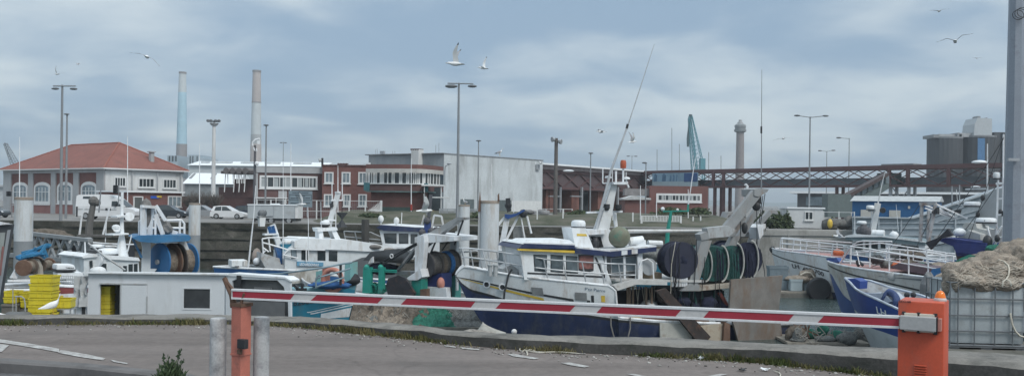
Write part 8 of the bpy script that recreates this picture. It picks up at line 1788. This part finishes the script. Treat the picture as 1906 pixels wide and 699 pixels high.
# ---- nearer white boat, bow to the left
g = Fr(1545,54,1790,45); t = thing('fishing_boat', 'white boat with bright blue stem, rust stained bow and grey chevron on its side', 'fishing boat', g.w(g.L*.4,WZ,0), 'fishing boats moored in the basin')
hb = 2.2; s1, s0 = g.sz(1541,487,0)[0], g.sz(1840,540,0)[0]
tz = interp([g.sz(1541,485,0), g.sz(1560,489,-.9), g.sz(1620,501,-1.9), g.sz(1700,513,-hb), g.sz(1760,521,-hb), g.sz(1840,530,-hb)]); sh = lambda q: tz(s0+(s1-s0)*q)
rz_ = interp([g.sz(1541,489,0), g.sz(1560,496,-.9), g.sz(1600,510,-1.7), g.sz(1650,523,-2.1), g.sz(1735,545,-hb), g.sz(1840,570,-hb)]); rl = lambda q: rz_(s0+(s1-s0)*q)
bl_ = interp([g.sz(1560,510,-.2), g.sz(1580,548,-.5), g.sz(1600,565,-1), g.sz(1700,600,-hb)]); bb_ = lambda q: min(bl_(s0+(s1-s0)*q), rl(q)-.35)
def bands(q):
    z = sh(q); r = min(rl(q), z-.12); return [WZ-.5, WZ+.35, max(WZ+.95,bb_(q)), r-.09, r, z]
J2 = Hull(g, s0, s1, 4.4, sh, WZ-.5, rake=1.7, full=.45, flare=.42)
stained = M('hull_stained', (.55,.55,.53), .5, var=.12, scale=.8, dirt=(.30,.19,.11), damt=.45, dscale=1.4, streak=.5)
J2.build(t, bands, [whiteb, M('hull_blue', (.03,.075,.25), .45, var=.12), stained, black, stained], deckr, bul=.12)
mb = MB(); g.slab(mb, [(1537,480),(1557,479),(1562,487),(1552,489),(1547,497)], -.16,.16); mb.build('stem_post', MATS['hull_blue'], t)
mb = MB(); hull_text(J2, mb, 'LH', (1611,542), (1628,547), .36); mb.build('registration', ink, t, recalc=False)
zq = lambda pts: (lambda f: (lambda w: f(s0+(s1-s0)*w)))(interp([g.sz(x,y,-hb) for x,y in pts])); tq = lambda px: (g.sz(px,525,-hb+.1)[0]-s0)/(s1-s0)
mb = MB(); J2.stripe(mb, tq(1639), tq(1735), zq([(1639,513),(1735,525)]), zq([(1639,514),(1735,519.5)]), 14, .02); mb.build('grey_chevron', M('chevron_grey', (.16,.175,.19), .5), t)
for x, y in ((1661,516),(1729,522)):
    ta, za = J2.on(x,y); mb = MB(); mb.lathe([(.22,-.05),(.22,.05),(.18,.08)], J2.p(ta,za,-1,.05), 18, (-.3,-1,0)); mb.build('round_plate', steelg, t, smooth=40)
mb = MB(); mb.bar(g.pt(1731,530,-2.4), g.pt(1751,526,-2.4), .14); mb.build('side_bar', galv, t)
rowrail(t, g, ((1583,458),(1620,463),(1680,474),(1740,484),(1800,492)), 7, 34, -1.6, .038, (.45,), 0)
rowrail(t, g, ((1584,459),(1586,456),(1640,452),(1760,470)), 6, 28, .8, .035, (.5,), 0, 'far_rail')
mb = MB(); mb.tube([g.pt(1563,490,-.4), g.pt(1575,472,-.8), g.pt(1584,458,-1.6)], .045); mb.tube([g.pt(1587,456,-.8), g.pt(1595,450,-.8), g.pt(1606,448,-.8), g.pt(1660,449,-.8)], .04); mb.tube([g.pt(1594,466,-1.5), g.pt(1600,492,-1.5)], .03); mb.build('bow_rail', rail_w, t)
mb = MB(); mb.tube([g.pt(1597,494,-.8), g.pt(1601,488,-.8), g.pt(1606,493,-.8)], .09); mb.tube([g.pt(1596,484,-.8), g.pt(1597,492,-.8)], .1); lump(mb, g.pt(1632,482,-.3), (.38,.4,.25), 16, 410, .3, 4); mb.build('deck_gear', black, t)
for k, (x, y, o, r_, m) in enumerate(((1650,492,.4,.3,netgr),(1668,494,.8,.3,MATS['float_orange']),(1690,495,.6,.4,netb),(1712,498,.9,.35,netg),(1726,499,.2,.3,dark),(1750,500,.8,.45,netm))):
    mb = MB(); lump(mb, g.pt(x,y,o), (r_*1.2,r_,r_*.8), 18, 620+k, .3, 3); mb.build('deck_gear', m, t, smooth=80)
mb = MB(); g.slab(mb, [(1655,497),(1673,489),(1735,499),(1735,512),(1705,508)], -1.0,.4); mb.build('folded_hatch', M('hatch_dark', (.11,.085,.10), .7), t)
mb = MB(); g.slab(mb, [(1735,500),(1760,496),(1757,524),(1727,519)], -1.9,-.4); mb.build('blue_bin', M('bin_blue', (.04,.16,.36), .5, var=.08), t)
mb = MB(); mb.tube([at(1556,512,52), at(1610,500,51), at(1700,470,50), at(1760,452,49)], .022, 5); mb.tube([at(1540,505,54), at(1580,498,53.5), at(1650,487,53), at(1740,470,52)], .02, 5); mb.build('mooring_line', black, t)
mb = MB(); lump(mb, at(1728,540,43.5), (.35,.4,.9), 20, 412, .2, 3); mb.build('grey_sack', M('sack_grey', (.20,.205,.21), .8), t)
mb = MB(); c = at(1756,536,42); mb.tube([c+Vector((math.cos(a*.35)*.55,0,math.sin(a*.35)*.62)) for a in range(19)], .10, 6); mb.build('cane_hoop', netm, t)
# ---- blue boat with the bending man
g = Fr(1574,43,1800,38); t = thing('fishing_boat', 'small bright blue boat with white bottom and white LH on its bow', 'fishing boat', g.w(g.L*.35,WZ,0), 'fishing boats moored in the basin')
hb = 1.7; s1, s0 = g.sz(1573,518,0)[0], g.sz(1860,590,0)[0]
tz = interp([g.sz(1572,517,0), g.sz(1592,523,-.3), g.sz(1603,538,-.9), g.sz(1640,556,-1.4), g.sz(1675,576,-hb), g.sz(1760,600,-hb), g.sz(1860,612,-hb)]); sh = lambda q: tz(s0+(s1-s0)*q)
wz_ = interp([g.sz(1590,575,0), g.sz(1612,605,-.6), g.sz(1640,615,-1.2), g.sz(1672,629,-hb), g.sz(1860,660,-hb)]); wl = lambda q: max(WZ+.3, min(wz_(s0+(s1-s0)*q), sh(q)-.5))
J3 = Hull(g, s0, s1, 3.4, sh, WZ-.5, rake=1.8, full=.5, flare=.45)
bb2 = M('hull_blue_bright', (.025,.06,.24), .4, var=.12, dirt=(.05,.08,.2), damt=.3)
J3.build(t, lambda q: [WZ-.5, wl(q), sh(q)], [M('hull_bottom_white', (.50,.54,.56), .5, var=.08, dirt=(.3,.34,.34), damt=.3), bb2], M('deck_blue', (.10,.14,.25), .7), bul=.55, capm=M('cap_pale', (.40,.45,.52), .5))
mb = MB(); g.slab(mb, [(1571,519),(1590,517),(1601,523),(1600,537),(1590,535),(1578,530)], -.25,.3); mb.build('stem_head', bb2, t)
mb = MB(); hull_text(J3, mb, 'LH', (1633,583), (1651,588), .30); mb.build('registration', white, t, recalc=False)
mb = MB(); g.slab(mb, [(1612,545),(1645,545),(1660,560),(1640,566)], -.6,.5); mb.build('fore_deck', M('foredeck_pale', (.36,.40,.46), .6), t)
mb = MB(); [mb.ball(g.pt(x,548,-.6), .13, 8) for x in (1688,1700)]; mb.build('deck_gear', black, t)
# person bending forwards over the fore deck
FW = -g.d   # faces the bow (left in the photo)
def pt_(x, y, o=0): return g.pt(x, y, o)
hip = pt_(1669,556,-.3); m1 = m_(hip.y)
def body_skin(nodes, edges, name, mat, root):
    me = bpy.data.meshes.new(name); org = ORG[root.name]; me.from_pydata([tuple(Vector(p)-org) for p, r in nodes], edges, []); o = link(bpy.data.objects.new(name, me)); o.parent = root
    sk = o.modifiers.new('skin', 'SKIN'); sv = me.skin_vertices[0].data
    for i, (p, r) in enumerate(nodes): sv[i].radius = (r, r)
    sv[0].use_root = True
    ss = o.modifiers.new('sub', 'SUBSURF'); ss.levels = 2; ss.render_levels = 2
    dg = bpy.context.evaluated_depsgraph_get(); nm = bpy.data.meshes.new_from_object(o.evaluated_get(dg)); o.modifiers.clear(); o.data = nm; nm.materials.clear(); nm.materials.append(mat)
    nm.polygons.foreach_set('use_smooth', [True]*len(nm.polygons)); ORG[o.name] = org; return o
zf = sh(.72)-.55
hip = pt_(1671,551,-.4); foot_z = hip.z-.86
pr = thing('person', 'person in blue overalls bending far forward over the bow of the small blue boat', 'person', Vector((hip.x, hip.y, foot_z)))
L = lambda f, z, y=0: hip+FW*f+Vector((0,0,z))+g.n*y
nodes = [(L(0,0),.165),(L(.20,.12),.165),(L(.42,.14),.185),(L(.56,.08),.15),(L(.66,.02),.075),
         (L(.50,.06,-.19),.085),(L(.60,-.17,-.24),.062),(L(.82,-.24,-.16),.048),(L(.90,-.27,-.13),.04),(L(.50,.06,.19),.085),(L(.62,-.18,.24),.062),(L(.84,-.25,.16),.048),(L(.92,-.28,.13),.04),
         (L(.02,-.14,-.10),.12),(L(.08,-.42,-.12),.085),(L(-.02,-.78,-.12),.06),(L(.12,-.83,-.12),.05),(L(.02,-.14,.10),.12),(L(.08,-.42,.12),.085),(L(-.02,-.78,.12),.06),(L(.12,-.83,.12),.05)]
edges = [(0,1),(1,2),(2,3),(3,4),(3,5),(5,6),(6,7),(7,8),(3,9),(9,10),(10,11),(11,12),(0,13),(13,14),(14,15),(15,16),(0,17),(17,18),(18,19),(19,20)]
ov = M('overall_blue', (.045,.07,.16), .85, var=.25, scale=5, bump=.4, bscale=12)
bd = body_skin(nodes, edges, 'body', ov, pr)
skin = M('skin', (.40,.24,.17), .6); hair = M('hair_dark', (.035,.028,.024), .8)
hc = L(.77,-.03); mb = MB(); mb.ball(hc, .105, 16, (1.0,.82,1.15)); mb.ball(hc+FW*.10+Vector((0,0,-.05)), .025, 8); [mb.ball(hc+g.n*(e*.088)+Vector((0,0,-.01)), .025, 8, (.8,.4,1.2)) for e in (-1,1)]; mb.build('head', skin, pr, smooth=70)
mb = MB(); mb.ball(hc-FW*.018+Vector((0,0,.022)), .112, 16, (1.0,.86,1.08)); mb.build('hair', hair, pr, smooth=70)
for e, (hx, hz, hy) in ((-1,(.93,-.29,-.12)),(1,(.95,-.30,.12))):
    mb = MB(); h0 = L(hx,hz,hy); mb.ball(h0, .042, 10, (1.1,.8,.7))
    for k in range(4): mb.tube([h0+g.n*((k-1.5)*.018), h0+g.n*((k-1.5)*.02)+FW*.06-Vector((0,0,.02)), h0+g.n*((k-1.5)*.02)+FW*(.085-.006*abs(k-1.5))-Vector((0,0,.05))], [.010,.009,.007], 5)
    mb.tube([h0-g.n*(e*.03), h0-g.n*(e*.055)+FW*.035-Vector((0,0,.02))], [.011,.008], 5); mb.build('hand', skin, pr, smooth=70)
for e in (-.12,.12): mb = MB(); mb.ball(L(.07,-.84,e), .07, 10, (1.9,.75,.65)); mb.build('boot', dark, pr, smooth=60)
# ---- boat behind: low wheelhouse with radar mast
g = Fr(1578,63,1740,60); t = thing('fishing_boat', 'boat with low white roofed wheelhouse, raking white mast and small radars before the grey ship', 'fishing boat', g.w(2,WZ,0), 'fishing boats moored in the basin')
s0, s1 = g.sz(1790,470,0)[0], g.sz(1570,470,0)[0]; zc = g.sz(1660,470,0)[1]; K1 = Hull(g, s0, s1, 4.2, lambda q: zc+.3*q**3, WZ-.5); K1.build(t, lambda q: [WZ-.5,WZ+.6,zc-.2,zc+.3*q**3], [navy, blue, whiteb], deckg)
mb = MB(); g.slab(mb, [(1585,449),(1640,447),(1722,455),(1722,478),(1590,474)], -1.6,1.6); wh = mb.build('wheelhouse', whiteb, t)
for x0, x1 in ((1591,1606),(1611,1617),(1622,1634),(1639,1648)): winp(g, wh, [(x0,450),(x1,450),(x1,465),(x0,464)], -1.6, glass, .04, whiteb)
winp(g, wh, [(1668,462),(1680,455),(1708,458),(1712,467),(1668,466)], -1.6, glass, .04)
mb = MB(); g.slab(mb, [(1572,440),(1590,436),(1640,440),(1704,446),(1722,451),(1722,456),(1640,449),(1574,446)], -1.8,1.8); mb.build('roof', M('roof_tealgrey', (.13,.18,.20), .5), t)
mb = MB(); g.slab(mb, [(1572,438.5),(1590,435),(1640,438.5),(1704,444.5),(1722,449.5),(1722,451),(1640,440.5),(1574,441)], -1.85,-1.7); mb.build('roof_edge', white, t)
mb = MB(); mb.bar(g.pt(1622,440,0), g.pt(1634,378,0), .34,.26); mb.tube([g.pt(1634,380,0), g.pt(1642,340,0), g.pt(1648,318,0)], [.05,.03,.02], 5); mb.build('mast', MATS['mast_white'], t)
dome(t, g.pt(1620,390,-.2), .27, .30); dome(t, g.pt(1604,417.5,-.2), .32, .25); mb = MB(); mb.bar(g.pt(1616,392,-.2), g.pt(1630,391,-.2), .12); mb.lathe([(.25,-.5),(.1,0)], g.pt(1604,419,-.2), 10); mb.build('radar_bracket', galv, t)
mb = MB(); [mb.ball(g.pt(x,y,-.4), r, 10, (1,.8,1.3)) for x,y,r in ((1601,430,.28),(1608,428,.32),(1614,432,.28))]; g.slab(mb, [(1596,424),(1617,422),(1617,440),(1596,438)], .2,.8); mb.build('engine_gear', M('gear_dark', (.09,.09,.10), .7), t)
mb = MB(); mb.tube([g.pt(1624,434,-1.0), g.pt(1646,435,-1.0)], .26, 12); mb.build('liferaft', white, t, smooth=50)
mb = MB(); mb.ball(g.pt(1664,438,-.8), .32, 12, (1,.9,.9)); mb.bar(g.pt(1655,442,-.8), g.pt(1663,429,-.8), .12); mb.build('searchlight', whiteb, t, smooth=60)
mb = MB(); c = g.pt(1643,391,-.3); mb.lathe([(.16,-.06),(.2,0),(.16,.06)], c, 14, (-.4,-1,0)); mb.build('round_lamp', black, t)
whip(t, ((1591,440),(1591,404)), 62, (.03,.02)); whip(t, ((1672,430),(1668,380)), 62, (.02,.012))
# ---- right-hand boat: gallows, tarpaulins, radars and lattice mast
g = Fr(1700,52,1880,48); t = thing('fishing_boat', 'boat with white gallows frame, blue covers and two white radar housings by the steel mast', 'fishing boat', g.w(2,WZ,0), 'fishing boats moored in the basin')
s0, s1 = g.sz(1980,500,0)[0], g.sz(1640,500,0)[0]; zc = g.sz(1780,500,0)[1]; K2 = Hull(g, s0, s1, 4.6, lambda q: zc+.3*q**3, WZ-.5); K2.build(t, lambda q: [WZ-.5,WZ+.6,zc-.2,zc+.3*q**3], [navy, whiteb, blue], deckr)
mb = MB(); [mb.bar(g.pt(*a,o), g.pt(*b,o), w) for a,b,o,w in (((1712,379),(1743,379),-.6,.17),((1716,380),(1713,448),-.6,.15),((1741,380),(1728,450),-.6,.15),((1728,392),(1727,446),.6,.12))]; mb.build('gallows', M('gallows_grey', (.36,.37,.38), .5, dirt=RUST, damt=.5, dscale=3), t)
mb = MB(); [mb.bar(g.pt(*a,-.2), g.pt(*b,1.2), .09) for a,b in (((1720,380),(1781,405)),((1722,387),(1776,406)),((1743,380),(1800,406)),((1744,386),(1782,407)))]; mb.build('white_spar', rail_w, t)
mb = MB(); g.slab(mb, [(1734,394),(1744,385),(1744,398),(1736,398)], -.7,-.4); mb.build('gallows_lamp', black, t)
mb = MB(); g.slab(mb, [(1722,451),(1746,442),(1764,425),(1773,438),(1750,443.5),(1732,464)], -1.4,-1.2); mb.build('black_flags', M('flag_black', (.03,.032,.04), .8), t)
mb = MB(); g.slab(mb, [(1744,446),(1760,442),(1835,452),(1836,476),(1782,476),(1774,458)], -1.0,.6); g.slab(mb, [(1774,452),(1834,456),(1834,474),(1779,470)], -1.12,-1.0); mb.build('blue_cover', M('cover_blue', (.022,.035,.14), .7, var=.25, scale=2), t)
mb = MB(); g.slab(mb, [(1778,470),(1834,474),(1834,496),(1786,500)], -.9,.3); mb.build('dark_hold', M('hold_brown', (.06,.045,.045), .8), t)
mb = MB(); g.slab(mb, [(1738,440),(1750,436),(1780,442),(1776,447),(1740,446)], .7,1.6); g.slab(mb, [(1784,440),(1802,428),(1824,436),(1826,452),(1784,448)], .7,1.8); g.slab(mb, [(1790,421),(1796,414),(1816,415),(1818,424),(1835,428),(1872,424),(1872,455),(1824,452),(1816,436)], 1.4,3.0); mb.build('wheelhouse', M('house_cream', (.50,.51,.50), .6, var=.12, dirt=(.3,.3,.3), damt=.3), t)
mb = MB(); mb.ball(g.pt(1786,432,.2), .27, 12, (1.3,1,.9)); mb.tube([g.pt(1780,445,.2), g.pt(1780,434,.2)], .06); mb.build('searchlight', white, t, smooth=60)
dome(t, g.pt(1809.5,384,1.2), .43, .28); dome(t, g.pt(1835.5,415,.2), .52, .30, 'radar', None, 'FURUNO')
mb = MB(); g.slab(mb, [(1800,386),(1822,386),(1824,414),(1838,420),(1872,420),(1872,350),(1850,352),(1822,372)], 2.2,2.6); mb.build('bridge_front', M('bridge_grey', (.36,.385,.40), .6, var=.08), t)
for x,y,o_,r_ in ((1820,399,2.0,.13),(1829,368,2.0,.13),(1862,394,2.0,.12),(1838,450,-.6,.27),(1856,443,-.6,.15)): mb = MB(); mb.ball(g.pt(x,y,o_), r_, 10, (.9,1,1.4)); mb.build('dark_fitting', black, t, smooth=60)
mb = MB(); [mb.tube([g.pt(*a,-.3), g.pt(*b,-.3)], r) for a,b,r in (((1865,420),(1834,474),.055),((1861,440),(1840,474),.055),((1838,422),(1845,447),.05),((1834,448),(1834,474),.045),((1880,436),(1856,443),.03))]; mb.build('white_pole', rail_w, t)
mb = MB(); [mb.tube([g.pt(*a,1.0), g.pt(*b,1.0)], r) for a,b,r in (((1854,455),(1858,330),.06),((1866,455),(1868,250),.05),((1870,455),(1872,330),.05),((1856,400),(1872,398),.04),((1856,370),(1872,369),.04),((1854,342),(1874,341),.07))]; mb.build('lattice_mast', rail_w, t)
dome(t, g.pt(1855,331,1.0)-Vector((0,0,.05)), .18, .36, 'mast_dome')
mb = MB(); g.pbox(mb, 1864,392,1869,402, .8,1.0); mb.build('mast_box', black, t)
mb = MB(); lump(mb, g.pt(1862,465,-.8), (.75,.5,.30), 28, 430, .25, 3); mb.build('green_net', netg, t, smooth=80)
rowrail(t, g, ((1650,462),(1700,466),(1760,474),(1775,476)), 6, 26, -1.9, .035, (.35,.7), 0, 'side_rail')
whip(t, ((1838,360),(1838,267)), 50, (.05,.03)); whip(t, ((1880,340),(1880,190)), 50, (.02,.012)); whip(t, ((1800,384),(1783,380),(1780,352)), 51, (.02,.015))
mb = MB(); mb.bar(g.pt(1797,352,1.2), g.pt(1835,351,1.2), .06); mb.lathe([(.22,0),(.25,.06),(.1,.1)], g.pt(1816,349,1.2), 12); mb.build('scanner', white, t)
for a,b,o in (((1868,255),(1800,452),.6),((1868,258),(1745,442),.4),((1743,380),(1700,470),-.4),((1712,379),(1650,470),-.3),((1855,345),(1783,445),.8),((1872,335),(1895,470),.6)):
    mb = MB(); mb.tube([g.pt(*a,o), g.pt((a[0]+b[0])/2,(a[1]+b[1])/2+3,o), g.pt(*b,o)], .018, 4); mb.build('rigging_line', black, t)
mb = MB(); lump(mb, g.pt(1700,476,-.5), (.6,.5,.3), 20, 700, .3, 3); mb.build('dark_net', netb, t, smooth=80)
mb = MB(); lump(mb, g.pt(1672,474,-.2), (.5,.5,.3), 20, 701, .3, 3); mb.build('grey_net', netgr, t, smooth=80)
# ---- grey ship
g = Fr(1560,79,1920,74); t = thing('ship', 'long pale grey steel ship hull with ribbed side and rising sheer behind the fishing boats', 'ship', g.w(5,WZ,0))
shp = M('ship_grey', (.30,.345,.38), .5, var=.06, scale=.3, dirt=(.22,.25,.27), damt=.4, streak=.2)
top_ = [(1588,404),(1700,406),(1716,401),(1760,386),(1820,366),(1880,346),(1980,315)]
mb = MB(); P_ = [g.pt(x,y,0) for x,y in top_]; rows = [P_, [Vector((p.x,p.y,p.z-1.2)) for p in P_], [Vector((p.x,p.y,WZ-1)) for p in P_]]; mb.grid(rows)
Q = [p+g.n*7 for p in P_]; mb.grid([P_, Q]); mb.grid([Q, [Vector((p.x,p.y,WZ-1)) for p in Q]]); mb.face([P_[0],Q[0],Vector((Q[0].x,Q[0].y,WZ-1)),Vector((P_[0].x,P_[0].y,WZ-1))]); mb.face([P_[-1],Q[-1],Vector((Q[-1].x,Q[-1].y,WZ-1)),Vector((P_[-1].x,P_[-1].y,WZ-1))])
hu = mb.build('hull', shp, t)
mb = MB(); g.slab(mb, [(1588,402),(1700,404.5),(1716,399.5),(1760,384),(1820,364),(1880,344),(1980,313),(1980,316),(1880,347),(1820,367),(1760,387),(1716,402),(1700,407),(1588,405)], -.25,.05); mb.build('rubbing_strake', M('strake', (.42,.45,.47), .5), hu)
mb = MB()
for k, y in enumerate((414,424,437,452)): g.slab(mb, [(1588,y),(1980,y-1),(1980,y+1),(1588,y+2)], -.10,.02)
for a,b in (((1716,409),(1880,356)),((1730,416),(1880,372)),((1760,410),(1880,388))): g.slab(mb, [a,b,(b[0],b[1]+1.6),(a[0],a[1]+1.6)], -.10,.02)
for x in (1634,1676,1725,1777): g.pbox(mb, x,404 if x < 1700 else 398,x+3,470, -.16,.01)
mb.build('hull_rib', M('rib_pale', (.38,.42,.45), .5), hu)
mb = MB(); [g.slab(mb, [(x,y),(x+16,y-1),(x+14,y+6),(x+2,y+6)], -.05,.02) for x,y in ((1757,389),(1774,391))]; mb.build('fairlead_hole', black, hu)
mb = MB(); [mb.tube([g.pt(x,y0,1.0), g.pt(x,y1,1.0)], .05) for x,y0,y1 in ((1622,384,404),(1772,346,386),(1786,344,378))]; mb.build('deck_post', galv, t)
# stacked gear on the quay at the hut's right
t = thing('gear_pile', 'jumble of dark fishing gear with a yellow float right of the site hut', 'gear', at(1560,420,86)); mb = MB()
for i in range(12): lump(mb, at(rnd.uniform(1540,1588), rnd.uniform(410,424), 85.5), (rnd.uniform(.4,.9),.5,rnd.uniform(.3,.6)), 14, 440+i, .3, 2)
mb.build('gear', M('gear_grey2', (.12,.12,.115), .8, var=.4, scale=1), t, smooth=70); mb = MB(); mb.ball(at(1545,416,84.8), .35, 12, (.7,.7,1.3)); mb.build('yellow_float', yellowp, t, smooth=60)
# ================================================================== AIR
hz = bpy.data.materials.new('haze'); hz.use_nodes = True; N_ = hz.node_tree.nodes; N_.remove(N_['Principled BSDF'])
pv = N_.new('ShaderNodeVolumePrincipled'); pv.inputs['Color'].default_value = (.80,.88,.95,1); pv.inputs['Density'].default_value = HAZE_D = .00042; pv.inputs['Anisotropy'].default_value = .2
hz.node_tree.links.new(pv.outputs[0], N_['Material Output'].inputs['Volume'])
mb = MB(); mb.hexa([(-5900,-450,-9),(5900,-450,-9),(5900,8900,-9),(-5900,8900,-9),(-5900,-450,95),(5900,-450,95),(5900,8900,95),(-5900,8900,95)])
o = mb.build('haze', hz, None); o['kind'] = 'stuff'; o['label'] = 'thin pale sea haze over the harbour'
